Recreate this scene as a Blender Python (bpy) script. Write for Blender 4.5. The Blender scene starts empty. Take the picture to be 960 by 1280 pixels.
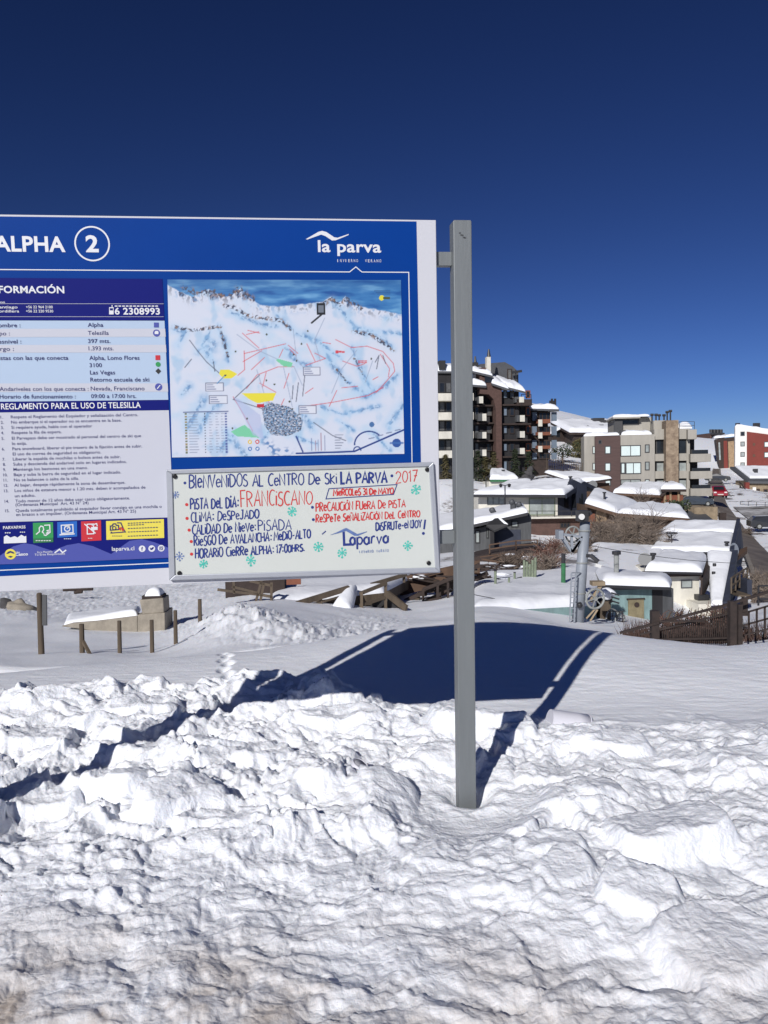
import bpy, bmesh, math, random
import numpy as np
from mathutils import Vector, Matrix
R = math.radians
scene = bpy.context.scene
col = scene.collection
# ------------------------------------------------------------------ camera, sky, sun, exposure
EYE = 1.6
FPX = 1000.0            # focal length in pixels of the 960 px wide photograph
PITCH = math.atan((640 - 592) / FPX)
ROLL = R(1.0)
cp, sp, cr, sr = math.cos(PITCH), math.sin(PITCH), math.cos(ROLL), math.sin(ROLL)
_r0, _u0, CF = Vector((1, 0, 0)), Vector((0, sp, cp)), Vector((0, cp, -sp))
CR = _r0 * cr - _u0 * sr
CU = _r0 * sr + _u0 * cr
CAM = Vector((0, 0, EYE))
camd = bpy.data.cameras.new('camera'); cam = bpy.data.objects.new('camera', camd); col.objects.link(cam)
camd.sensor_fit = 'HORIZONTAL'; camd.sensor_width = 36; camd.lens = 36 * FPX / 960
camd.clip_start = 0.05; camd.clip_end = 20000
cam.matrix_world = Matrix(((CR.x, CU.x, -CF.x, 0), (CR.y, CU.y, -CF.y, 0), (CR.z, CU.z, -CF.z, EYE), (0, 0, 0, 1)))
scene.camera = cam
SUN_AZ, SUN_EL = R(24), R(29)          # shadows run 24 degrees right of straight ahead
world = bpy.data.worlds.new('World'); scene.world = world; world.use_nodes = True
wn = world.node_tree.nodes; wl = world.node_tree.links
sky = wn.new('ShaderNodeTexSky'); sky.sky_type = 'NISHITA'; sky.sun_disc = False
sky.sun_elevation = SUN_EL; sky.sun_rotation = math.pi + SUN_AZ
sky.altitude = 2700; sky.air_density = 1.0; sky.dust_density = 0.1; sky.ozone_density = 4.0
bg = wn['Background']; bg.inputs['Strength'].default_value = 0.06
tint = wn.new('ShaderNodeMix'); tint.data_type = 'RGBA'; tint.blend_type = 'MULTIPLY'; tint.inputs[0].default_value = 1.0; tint.inputs[7].default_value = (0.225, 0.225, 0.30, 1)
gam = wn.new('ShaderNodeGamma'); gam.inputs['Gamma'].default_value = 1.5; wl.new(sky.outputs['Color'], gam.inputs['Color']); wl.new(gam.outputs['Color'], tint.inputs[6]); wl.new(tint.outputs[2], bg.inputs['Color'])
sd = bpy.data.lights.new('sun', 'SUN'); so = bpy.data.objects.new('sun', sd); col.objects.link(so)
sd.energy = 4.25; sd.angle = R(0.5); sd.color = (1.0, 0.97, 0.94)
shadow_dir = Vector((math.sin(SUN_AZ) * math.cos(SUN_EL), math.cos(SUN_AZ) * math.cos(SUN_EL), -math.sin(SUN_EL)))
so.rotation_euler = shadow_dir.to_track_quat('-Z', 'Y').to_euler()
scene.view_settings.view_transform = 'Standard'; scene.view_settings.look = 'None'
scene.view_settings.exposure = 0.0; scene.view_settings.gamma = 1.0
scene.view_settings.use_curve_mapping = False
scene.cycles.max_bounces = 7; scene.cycles.diffuse_bounces = 5
rng = random.Random(7)

# ------------------------------------------------------------------ helpers
def ray(px, py):
    return CF + CR * ((px - 480) / FPX) + CU * ((640 - py) / FPX)
def at(px, py, Y):
    d = ray(px, py); return CAM + d * (Y / d.y)
def lin(r, g, b):
    f = lambda c: (c / 255) / 12.92 if c / 255 <= 0.04045 else (((c / 255) + 0.055) / 1.055) ** 2.4
    return (f(r), f(g), f(b))
def mat(name, color, rough=0.7, vary=0.0, scale=3.0, metal=0.0, bump=0.0, bscale=20.0, second=None, stretch=(1, 1, 1), spec=0.5, coat=0.0):
    m = bpy.data.materials.new(name); m.use_nodes = True
    n, l = m.node_tree.nodes, m.node_tree.links; b = n['Principled BSDF']
    c = tuple(color) + (1,)
    b.inputs['Base Color'].default_value = c; b.inputs['Roughness'].default_value = rough
    b.inputs['Metallic'].default_value = metal; b.inputs['Specular IOR Level'].default_value = spec
    b.inputs['Coat Weight'].default_value = coat
    if vary or second or bump:
        tc = n.new('ShaderNodeTexCoord'); mp = n.new('ShaderNodeMapping'); mp.inputs['Scale'].default_value = stretch
        l.new(tc.outputs['Object'], mp.inputs['Vector'])
    if vary or second:
        t = n.new('ShaderNodeTexNoise'); t.inputs['Scale'].default_value = scale; t.inputs['Detail'].default_value = 6; t.inputs['Roughness'].default_value = 0.65
        l.new(mp.outputs[0], t.inputs['Vector'])
        r = n.new('ShaderNodeValToRGB'); r.color_ramp.elements[0].position = 0.32; r.color_ramp.elements[1].position = 0.68
        r.color_ramp.elements[0].color = tuple(x * (1 - vary) for x in color) + (1,)
        r.color_ramp.elements[1].color = (tuple(second) if second else tuple(min(1, x * (1 + vary)) for x in color)) + (1,)
        l.new(t.outputs['Fac'], r.inputs['Fac']); l.new(r.outputs['Color'], b.inputs['Base Color'])
    if bump:
        t2 = n.new('ShaderNodeTexNoise'); t2.inputs['Scale'].default_value = bscale; t2.inputs['Detail'].default_value = 5
        l.new(mp.outputs[0], t2.inputs['Vector'])
        bp = n.new('ShaderNodeBump'); bp.inputs['Strength'].default_value = bump; bp.inputs['Distance'].default_value = 0.05
        l.new(t2.outputs['Fac'], bp.inputs['Height']); l.new(bp.outputs['Normal'], b.inputs['Normal'])
    return m

class MB:
    def __init__(s): s.v, s.f = [], []
    def poly(s, pts):
        i = len(s.v); s.v += [tuple(p) for p in pts]; s.f.append(tuple(range(i, i + len(pts)))); return s
    def box(s, x0, x1, y0, y1, z0, z1):
        i = len(s.v)
        s.v += [(x0, y0, z0), (x1, y0, z0), (x1, y1, z0), (x0, y1, z0), (x0, y0, z1), (x1, y0, z1), (x1, y1, z1), (x0, y1, z1)]
        for q in ((0, 3, 2, 1), (4, 5, 6, 7), (0, 1, 5, 4), (1, 2, 6, 5), (2, 3, 7, 6), (3, 0, 4, 7)): s.f.append(tuple(i + k for k in q))
        return s
    def hexa(s, P):
        i = len(s.v); s.v += [tuple(p) for p in P]
        for q in ((0, 3, 2, 1), (4, 5, 6, 7), (0, 1, 5, 4), (1, 2, 6, 5), (2, 3, 7, 6), (3, 0, 4, 7)): s.f.append(tuple(i + k for k in q))
        return s
    def beam(s, p0, p1, w, h=None, up=(0, 0, 1)):
        h = h or w; p0, p1 = Vector(p0), Vector(p1); d = (p1 - p0).normalized(); u = Vector(up)
        if abs(d.dot(u)) > 0.98: u = Vector((0, 1, 0))
        a = d.cross(u).normalized() * w / 2; b = a.cross(d).normalized() * h / 2
        return s.hexa([p0 - a - b, p0 + a - b, p1 + a - b, p1 - a - b, p0 - a + b, p0 + a + b, p1 + a + b, p1 - a + b])
    def prism(s, pts, off):
        """pts: planar polygon (3D), extruded by vector off"""
        off = Vector(off); n = len(pts); i = len(s.v)
        s.v += [tuple(p) for p in pts] + [tuple(Vector(p) + off) for p in pts]
        s.f.append(tuple(i + k for k in range(n))[::-1]); s.f.append(tuple(i + n + k for k in range(n)))
        for k in range(n):
            k2 = (k + 1) % n; s.f.append((i + k, i + k2, i + n + k2, i + n + k))
        return s
    def tube(s, pts, r, n=8, cap=True):
        pts = [Vector(p) for p in pts]; m = len(pts); rr = r if isinstance(r, (list, tuple)) else [r] * m
        base = len(s.v); ref = None
        for k, p in enumerate(pts):
            d = (pts[min(k + 1, m - 1)] - pts[max(k - 1, 0)]).normalized()
            if ref is None:
                ref = Vector((0, 0, 1)) if abs(d.z) < 0.9 else Vector((1, 0, 0))
            a = (ref - d * ref.dot(d)).normalized(); ref = a; b = d.cross(a)
            for j in range(n):
                t = 2 * math.pi * j / n; s.v.append(tuple(p + (a * math.cos(t) + b * math.sin(t)) * rr[k]))
        for k in range(m - 1):
            for j in range(n):
                j2 = (j + 1) % n
                s.f.append((base + k * n + j, base + k * n + j2, base + (k + 1) * n + j2, base + (k + 1) * n + j))
        if cap:
            s.f.append(tuple(base + j for j in range(n))[::-1]); s.f.append(tuple(base + (m - 1) * n + j for j in range(n)))
        return s
    def ring(s, c, ax, R_, r, n=28, k=6):
        c, ax = Vector(c), Vector(ax).normalized(); a = ax.orthogonal().normalized(); b = ax.cross(a); base = len(s.v)
        for i in range(n):
            t = 2 * math.pi * i / n; d = a * math.cos(t) + b * math.sin(t)
            for j in range(k):
                q = 2 * math.pi * j / k; s.v.append(tuple(c + d * (R_ + r * math.cos(q)) + ax * r * math.sin(q)))
        for i in range(n):
            i2 = (i + 1) % n
            for j in range(k):
                j2 = (j + 1) % k; s.f.append((base + i * k + j, base + i2 * k + j, base + i2 * k + j2, base + i * k + j2))
        return s
    def disc(s, c, ax, r, th=0.01, n=24):
        c, ax = Vector(c), Vector(ax).normalized(); return s.tube([c - ax * th / 2, c + ax * th / 2], r, n)
    def blob(s, c, rx, ry, rz, seed=0, amp=0.15, n=8, m=12):
        rg = random.Random(seed); ph = [(rg.uniform(0, 6.28), rg.uniform(1.5, 4), rg.uniform(1.5, 4)) for _ in range(4)]; base = len(s.v)
        for i in range(n + 1):
            t = math.pi * i / n
            for j in range(m):
                p = 2 * math.pi * j / m
                d = 1 + amp * sum(math.sin(a + b * math.cos(t) * 2 + c2 * math.sin(t) * math.cos(p - a)) for a, b, c2 in ph) / 2
                s.v.append((c[0] + rx * d * math.sin(t) * math.cos(p), c[1] + ry * d * math.sin(t) * math.sin(p), c[2] + rz * d * math.cos(t)))
        for i in range(n):
            for j in range(m):
                j2 = (j + 1) % m; s.f.append((base + i * m + j, base + (i + 1) * m + j, base + (i + 1) * m + j2, base + i * m + j2))
        return s
    def build(s, name, material, parent=None, smooth=False, bevel=0.0):
        me = bpy.data.meshes.new(name); me.from_pydata(s.v, [], s.f); me.validate(); me.update()
        if smooth: me.polygons.foreach_set('use_smooth', [True] * len(me.polygons))
        o = bpy.data.objects.new(name, me); col.objects.link(o); me.materials.append(material)
        if parent is not None: o.parent = parent
        if bevel:
            b = o.modifiers.new('bevel', 'BEVEL'); b.width = bevel; b.segments = 2; b.limit_method = 'ANGLE'
        return o
def tag(o, label=None, cat=None, group=None, kind=None):
    if label: o['label'] = label
    if cat: o['category'] = cat
    if group: o['group'] = group
    if kind: o['kind'] = kind
    return o
def thing(name, label, cat, loc=(0, 0, 0), yaw=0.0, group=None):
    o = bpy.data.objects.new(name, None); col.objects.link(o); o.location = loc; o.rotation_euler = (0, 0, yaw)
    return tag(o, label, cat, group)
class Frame:
    """local frame of a thing: x along its front, y away from the camera, z up"""
    def __init__(s, px, py, Y, yaw=0.0, base=None):
        s.o = at(px, py, Y)
        if base is not None: s.o.z = base
        s.yaw = yaw; s.X = Vector((math.cos(yaw), math.sin(yaw), 0)); s.Y = Vector((-math.sin(yaw), math.cos(yaw), 0))
    def hit(s, px, py, y=0.0):
        d = ray(px, py); t = ((s.o + s.Y * y) - CAM).dot(s.Y) / d.dot(s.Y); p = CAM + d * t - s.o
        return Vector((p.dot(s.X), y, p.z))
    def side(s, px, py, x):
        d = ray(px, py); t = ((s.o + s.X * x) - CAM).dot(s.X) / d.dot(s.X); p = CAM + d * t - s.o
        return Vector((x, p.dot(s.Y), p.z))
    def rect(s, x0, y0, x1, y1, y=0.0):
        a, b = s.hit(x0, y1, y), s.hit(x1, y0, y); c, d = s.hit(x0, y0, y), s.hit(x1, y1, y)
        return (a.x + c.x) / 2, (b.x + d.x) / 2, (a.z + d.z) / 2, (b.z + c.z) / 2
    def loc(s, p):
        q = Vector(p) - s.o; return Vector((q.dot(s.X), q.dot(s.Y), q.z))
    def thing(s, name, label, cat, group=None): return thing(name, label, cat, s.o, s.yaw, group)

# ------------------------------------------------------------------ noise on numpy arrays
def _h(ix, iy, s):
    with np.errstate(over='ignore'):
        n = (ix.astype(np.int64) * 374761393 + iy.astype(np.int64) * 668265263 + s * 1442695041) & 0xffffffff
        n = ((n ^ (n >> 13)) * 1274126177) & 0xffffffff
        n = n ^ (n >> 16)
    return (n & 0xffffff) / float(0x1000000)
def perlin(x, y, s=0):
    ix, iy = np.floor(x), np.floor(y); fx, fy = x - ix, y - iy
    u = fx * fx * fx * (fx * (fx * 6 - 15) + 10); v = fy * fy * fy * (fy * (fy * 6 - 15) + 10)
    def g(a, b, dx, dy):
        t = _h(a, b, s) * 2 * np.pi; return np.cos(t) * dx + np.sin(t) * dy
    n00 = g(ix, iy, fx, fy); n10 = g(ix + 1, iy, fx - 1, fy); n01 = g(ix, iy + 1, fx, fy - 1); n11 = g(ix + 1, iy + 1, fx - 1, fy - 1)
    return (n00 * (1 - u) + n10 * u) * (1 - v) + (n01 * (1 - u) + n11 * u) * v
def fbm(x, y, o=4, s=0, gain=0.5):
    t = 0; a = 1
    for k in range(o): t = t + a * perlin(x * 2 ** k, y * 2 ** k, s + k * 17); a *= gain
    return t
def worley(x, y, s=0):
    ix, iy = np.floor(x), np.floor(y)
    f1 = np.full(x.shape, 9.0); f2 = np.full(x.shape, 9.0); cx = np.zeros(x.shape); cy = np.zeros(x.shape); hid = np.zeros(x.shape); hid2 = np.zeros(x.shape); hid3 = np.zeros(x.shape)
    for a in (-1, 0, 1):
        for b in (-1, 0, 1):
            jx, jy = ix + a, iy + b
            qx, qy = jx + _h(jx, jy, s), jy + _h(jx, jy, s + 5)
            d = np.hypot(x - qx, y - qy); m = d < f1
            f2 = np.where(m, f1, np.minimum(f2, d)); f1 = np.where(m, d, f1)
            cx = np.where(m, qx, cx); cy = np.where(m, qy, cy)
            hid = np.where(m, _h(jx, jy, s + 9), hid); hid2 = np.where(m, _h(jx, jy, s + 11), hid2); hid3 = np.where(m, _h(jx, jy, s + 13), hid3)
    return f1, f2, x - cx, y - cy, hid, hid2, hid3
def sstep(a, b, x):
    t = np.clip((x - a) / (b - a), 0, 1); return t * t * (3 - 2 * t)

# ------------------------------------------------------------------ terrain: snow field, slope beyond its crest, village bowl and ridges
CTRL = [  # photograph x, y and distance ahead of what the ground shows there
 (-250,822,14),(0,820,14),(100,819,14.5),(200,817,14.5),(250,803,15),(280,815,12),(340,808,12.5),(420,806,12.5),
 (-250,790,20),(0,792,19),(100,795,19),(190,792,20),(0,762,27),(140,755,31),(-250,745,42),(0,738,42),(150,735,44),(270,733,36),(240,786,20),
 (300,764,18.5),(360,772,18),(430,778,19),(480,764,25),(540,752,29),(330,742,27),(450,726,36),(560,735,34),
 (600,744,28),(650,772,21),(700,782,22),(760,792,21),(840,800,20),(920,806,18),(975,800,18),(1150,805,18),
 (600,700,46),(640,706,44),(600,688,55),(660,692,60),(705,690,62),(750,694,48),(800,690,50),(870,772,40),(925,752,45),(965,752,45),(925,700,60),(965,765,32),(1150,760,40),
 (560,602,96),(600,606,98),(600,665,76),(690,668,78),(625,604,106),(690,594,106),(570,640,85),
 (560,600,114),(660,601,114),(500,602,114),(350,604,114),(200,606,114),(0,608,114),(-300,610,114),
 (780,662,74),(770,642,106),(860,643,110),(820,647,92),
 (897,618,118),(926,652,95),(958,690,72),(985,720,60),(915,636,106),(893,602,150),(886,590,205),(940,614,140),(1000,616,140),(1150,640,110),(1000,650,95),(1150,690,70),
 (700,577,142),(735,596,124),(720,549,180),(790,562,200),(880,562,240),(940,566,240),
 (690,521,900),(720,529,900),(745,536,900),(775,546,900),(830,563,900),(885,572,900),(960,576,900),(1150,570,900),(620,497,900),(540,490,900),(300,480,900),(0,485,900),(-300,490,900),
 (-300,560,3000),(300,560,3000),(690,560,3000),(1150,570,3000),
 (0,690,60),(300,690,62),(450,690,64),(-250,690,60)]
_A, _W = [], []
for (px, py, Y) in CTRL:
    p = at(px, py, Y); _A.append((p.x / Y * 3.2, math.log(Y) * 1.25)); _W.append((EYE - p.z) / Y)
_A = np.array(_A); _W = np.array(_W)
def _phi(r2): return 0.5 * r2 * np.log(r2 + 1e-9)
def _solve():
    n = len(_A); d = ((_A[:, None] - _A[None]) ** 2).sum(-1); K = _phi(d) + np.eye(n) * 0.004
    P = np.c_[np.ones(n), _A]; M = np.zeros((n + 3, n + 3)); M[:n, :n] = K; M[:n, n:] = P; M[n:, :n] = P.T
    return np.linalg.solve(M, np.r_[_W, 0, 0, 0])
_S = _solve()
def far_z(X, Y):
    Yc = np.maximum(Y, 8.0); a = X / Yc * 3.2; b = np.log(Yc) * 1.25
    a = np.clip(a, -2.6, 2.6)
    w = _S[-3] + _S[-2] * a + _S[-1] * b
    for k in range(len(_A)):
        w = w + _S[k] * _phi((a - _A[k, 0]) ** 2 + (b - _A[k, 1]) ** 2)
    return EYE - w * Yc
_cu = np.array([-0.9, -0.5, -0.42, -0.27, -0.15, -0.03, 0.08, 0.12, 0.17, 0.235, 0.295, 0.36, 0.43, 0.5, 0.9])
_cY = np.array([7.2, 7.3, 7.5, 7.9, 8.1, 8.5, 8.9, 9.1, 8.8, 8.5, 8.3, 8.1, 7.9, 8.2, 8.5])
_eu = np.array([-0.9, -0.48, -0.38, -0.2, -0.1, 0.04, 0.1, 0.13, 0.2, 0.32, 0.4, 0.48, 0.9])
_eY = np.array([6.1, 6.1, 6.15, 6.3, 6.15, 5.6, 5.4, 5.2, 5.1, 5.2, 5.2, 5.15, 5.2])
def rough_mask(X, Y):
    u = X / np.maximum(Y, 0.5)
    e = np.interp(u, _eu, _eY) + 0.22 * fbm(X * 1.1, Y * 1.1, 3, 71) 
    return 1 - sstep(-0.45, 0.40, Y - e + 0.25 * fbm(X * 3.2, Y * 3.2, 3, 73))
CLODS = []   # big broken slabs pushed up by the plough: photo x, y of the middle, size, height, tilt
for (px, py, L, W_, H_, ang, tx, ty) in [
    (835, 1040, .62, .40, .085, .25, .25, -.30), (795, 1120, .36, .30, .08, -.5, -.3, .3), (900, 1180, .55, .40, .06, .4, .1, .2), (700, 1090, .26, .2, .05, .7, .2, .1),
    (600, 905, .75, .45, .14, .1, .0, -.1), (640, 920, .3, .3, .08, .3, .2, .1), (560, 950, .45, .3, .08, -.3, .1, .1), (430, 905, .6, .3, .10, .1, 0, 0),
    (140, 985, .5, .3, .10, -.35, .2, -.3), (60, 1000, .4, .3, .06, .2, .1, .1), (225, 1010, .45, .28, .10, .5, -.3, .1), (180, 890, .6, .3, .08, 0, .1, 0),
    (640, 1030, .3, .16, .07, -.9, .1, .2), (690, 1060, .3, .2, .05, .2, .1, .0), (330, 950, .4, .3, .07, .4, .1, -.2), (250, 930, .3, .2, .07, -.6, .3, 0),
    (925, 950, .5, .3, .06, .1, .0, .1), (760, 930, .5, .3, .06, -.1, .1, .0), (480, 990, .4, .3, .06, .3, .1, .2), (50, 920, .5, .3, .07, 0, .1, .1)]:
    d = ray(px, py); t = -EYE / d.z; CLODS.append((d.x * t, d.y * t, L, W_, H_, ang, tx, ty))
_pr = random.Random(12)
PRINTS = [(_pr.uniform(-1.6, 1.9), _pr.uniform(3.5, 5.0), _pr.uniform(.3, 2.6), _pr.uniform(.010, .018)) for _ in range(22)]
def near_detail(X, Y):
    m = rough_mask(X, Y)
    wx = X + 0.16 * fbm(X * 2.1, Y * 2.1, 3, 3); wy = Y + 0.16 * fbm(X * 2.1, Y * 2.1, 3, 23)
    smear = sstep(4.0, 2.7, Y) * (1 - .45 * sstep(-.1, 1.2, X))     # towards the road the snow is trodden and smeared
    rgt = sstep(.2, 1.6, X)                                           # on the right it broke into bigger, smoother slabs
    def clods(fx, s, th, H, T, edge, ax=1.0):
        f1, f2, dx, dy, h1, h2, h3 = worley(wx * fx * ax, wy * fx, s)
        p = np.clip((f2 - f1) / edge, 0, 1); p = np.sqrt(p * (2 - p))
        return sstep(th, th + .06, h1) * p * (H * (.35 + .65 * h3) + T * ((h2 - .5) * dx + (h3 - .5) * dy) * 2)
    big = 0.058 * fbm(wx * 0.95, wy * 0.95, 3, 31)
    mid = 0.044 * fbm(wx * 2.6, wy * 3.0, 5, 41, 0.6) + 0.045 * (0.28 - np.abs(fbm(wx * 1.9, wy * 2.3, 3, 43, .5)))
    pm = sstep(-.2, .25, fbm(X * 0.8, Y * 0.8, 2, 81))
    cA = clods(2.9, 51, .55, .046, .06, .2); cB = clods(6.6, 61, .42, .027, .036, .24); cC = clods(13, 65, .30, .015, .018, .55, .8) + .8 * clods(21, 67, .45, .009, .010, .6, .9)
    fine = 0.010 * fbm(wx * 12, wy * 12, 4, 91, 0.6)
    fine = fine + 0.0065 * fbm(wx * 24, wy * 27, 2, 93, .6) * sstep(-.25, .2, fbm(X * 1.5, Y * 1.7, 2, 94))
    rid = 0.024 * (0.3 - np.abs(fbm(wx * 4.5, wy * 6.0, 4, 95, .6)))
    st = 0.026 * fbm(wx * 1.7 + wy * .9, wy * 5.5, 5, 101, 0.58)
    z = big + mid * (1 - .45 * smear) + cA * (1 - .75 * smear) * (.4 + .6 * pm) + cB * (1 - .6 * smear) * (.45 + .55 * (1 - pm)) * (1 - .35 * rgt) + cC * (.75 - .2 * smear) * (1 - .5 * rgt) + fine + rid * (1 - .3 * rgt) + st * (.12 + .88 * smear)
    z = z * (1 - .30 * smear) * (1 + .22 * sstep(0, -.7, X) * (1 - smear)) + .12 * sstep(.4, -.3, X) * (1 - smear) * (fbm(wx * 1.6, wy * 1.9, 3, 207, .55) + .1)
    for (cx, cy, L, W_, H_, ang, tx, ty) in CLODS:
        c, s_ = math.cos(ang), math.sin(ang)
        a = ((wx * .35 + X * .65 - cx) * c + (wy * .35 + Y * .65 - cy) * s_) / (L / 2); b = (-(wx * .35 + X * .65 - cx) * s_ + (wy * .35 + Y * .65 - cy) * c) / (W_ / 2)
        r = (np.abs(a) ** 3 + np.abs(b) ** 3) ** (1 / 3.0)
        k = 1 - sstep(.78, 1.02, r)
        z = z * (1 - .55 * k) + k * H_ * (1 + tx * a + ty * b)
    for (cx, cy, ang, dp) in PRINTS:
        c, s_ = math.cos(ang), math.sin(ang); a = ((X - cx) * c + (Y - cy) * s_) / .145; b = (-(X - cx) * s_ + (Y - cy) * c) / .052; b = b / (1 - .22 * np.abs(a - .3)) + .0
        r = (np.abs(a) ** 4 + np.abs(b) ** 4) ** .25
        z = z - dp * (1 - sstep(.8, 1.05, r)) * (1 + .12 * np.sign(np.sin(a * 18))) + .4 * dp * np.exp(-((r - 1.2) / .16) ** 2)
    berm = (0.07 + 0.10 * sstep(.35, -.5, X)) * np.exp(-((Y - np.interp(X / np.maximum(Y, .5), _eu, _eY) + 0.35) / 0.38) ** 2) * (0.6 + .8 * fbm(X * .9 + 7, Y * .2, 2, 131))
    z = z * m + np.maximum(berm, 0) * m
    # where the post stands the snow is pressed down round its foot
    pd = np.hypot(X - 0.40, (Y - 3.86) * .8); z = z - (z + 0.06) * np.exp(-(pd / 0.34) ** 4) * .9 + .03 * np.exp(-((np.hypot(X - .41, Y - 4.02) - .17) / .05) ** 2) * (.4 + perlin(X * 11, Y * 11, 3)) - .06 * np.exp(-(np.hypot(X - .41, Y - 4.03) / .1) ** 4)
    # smooth wind crust and a line of footprints
    z = z + (1 - m) * (0.012 * fbm(X * 1.3, Y * 1.0, 2, 141) + 0.0035 * fbm(X * 5, Y * 12, 2, 151))
    for k in range(9):
        fy = 5.95 + k * 0.225; fx = -0.203 * fy + (0.02 if k % 2 else -0.02)
        q = ((X - fx) / 0.045) ** 2 + ((Y - fy) / 0.095) ** 2
        z = z - 0.05 * np.exp(-q ** 2) + 0.012 * np.exp(-((X - fx) / .05) ** 2 - ((Y - fy - .14) / .05) ** 2)
    return z
def terrain(X, Y, detail=True):
    X = np.asarray(X, float); Y = np.asarray(Y, float)
    u = X / np.maximum(Y, 0.5); Dc = np.interp(u, _cu, _cY)
    s = 0.35; t = (Y - Dc) / s
    near = -0.02 - 0.02 * np.maximum(Y - 4, 0) + 0.17 * np.exp(-((X - 0.95) / 1.7) ** 2 - ((Y - 8.4) / 1.7) ** 2) - 0.05 * np.exp(-((Y - 5.6) / .7) ** 2) * sstep(-.5, .5, X) - 0.42 * s * np.where(t > 30, t, np.log1p(np.exp(np.minimum(t, 30))))
    fz = far_z(X, Y)
    fz = fz - 3.0 * (1 - sstep(9.5, 12.0, Y))
    if detail:
        # ploughed bank left of the walkway, trodden track, and general drift
        m1 = np.exp(-(((X + 1.55 + (Y - 13.5) * .44) / 1.05) ** 2) - ((Y - 17.0) / 4.5) ** 2)
        m2 = np.exp(-(((X + 0.55 + (Y - 15) * -.05) / .9) ** 2) - ((Y - 17.5) / 5.0) ** 2)
        m3 = sstep(22, 27, Y) * (1 - sstep(46, 60, Y)) * sstep(-.1, -.3, u)
        mm = np.clip(m1 + .7 * m2 + .4 * m3, 0, 1)
        k = (Y > 10) & (Y < 130)
        Xk, Yk = X[k], Y[k]; wx = Xk + .5 * fbm(Xk * .8, Yk * .8, 2, 5); wy = Yk + .5 * fbm(Xk * .8, Yk * .8, 2, 6)
        f1, f2, dx, dy, h1, h2, h3 = worley(wx * 4.2, wy * 2.6, 151)
        nz = 0.20 * (0.3 - np.abs(fbm(wx * 1.6, wy * 1.2, 5, 161, .62))) + 0.10 * h1 * sstep(0, .2, f2 - f1) 
        add = np.zeros_like(X); add[k] = mm[k] * nz + 0.10 * fbm(Xk * .35, Yk * .25, 3, 171)
        fz = fz + add + 0.18 * m1
    h = 0.12; d = near - fz
    z = 0.5 * (near + fz + np.sqrt(d * d + h * h))
    z = np.where(Y > 14, fz, z)
    if detail:
        k = Y < 11.5
        zz = np.zeros_like(X); zz[k] = near_detail(X[k], Y[k]) * (1 - sstep(9.5, 11.5, Y[k])); z = z + zz
    z = road_bed(X, Y, z)
    # far ridges: skyline and relief
    cap = EYE - np.interp(X / np.maximum(Y, 1), CAPU, CAPW) * Y; k = sstep(255, 300, Y); dd = cap - z
    z = z * (1 - k) + k * np.where(Y > 250, np.minimum(z, cap), z)
    z = z + sstep(250, 500, Y) * Y * .0028 * fbm(X * .008, Y * .008, 4, 181)
    return z
RL_ = [(893, 586, 215), (888, 600, 165), (886, 612, 132), (893, 630, 112), (909, 655, 94), (922, 675, 80), (935, 693, 70), (946, 722, 58), (952, 760, 46)]
RR_ = [(899, 586, 215), (900, 600, 165), (905, 612, 132), (922, 636, 112), (948, 665, 94), (970, 685, 80), (990, 703, 70), (1020, 734, 58), (1048, 770, 46)]
ROAD = [(at(*a), at(*c)) for a, c in zip(RL_, RR_)]
_cp = [(at(px, py, 100.0)) for px, py in ((0, 470), (545, 497), (640, 504), (690, 513), (720, 520), (745, 526), (770, 534), (830, 544), (885, 549), (960, 551), (1200, 548))]
CAPU = np.array([p.x / 100 for p in _cp]); CAPW = np.array([(EYE - p.z) / 100 for p in _cp])
def road_bed(X, Y, z):
    Yk = np.array([(a.y + c.y) / 2 for a, c in ROAD])[::-1]; l = np.array([a.x for a, c in ROAD])[::-1]; r = np.array([c.x for a, c in ROAD])[::-1]; zz = np.array([(a.z + c.z) / 2 for a, c in ROAD])[::-1]
    xl, xr, zr = np.interp(Y, Yk, l), np.interp(Y, Yk, r), np.interp(Y, Yk, zz)
    d = np.maximum(np.maximum(xl - .5 - X, X - xr - .5), 0)
    k = (1 - sstep(0.0, 7.0, d)) * sstep(44, 50, Y) * (1 - sstep(215, 235, Y))
    return z * (1 - k) + (zr - .06) * k
def gz(X, Y): return float(terrain(np.array([X]), np.array([Y]), False)[0])
def ground(px, Y):
    """point on the ground straight below the view ray at photo column px"""
    p = at(px, 640, Y); return Vector((p.x, Y, gz(p.x, Y)))
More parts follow.
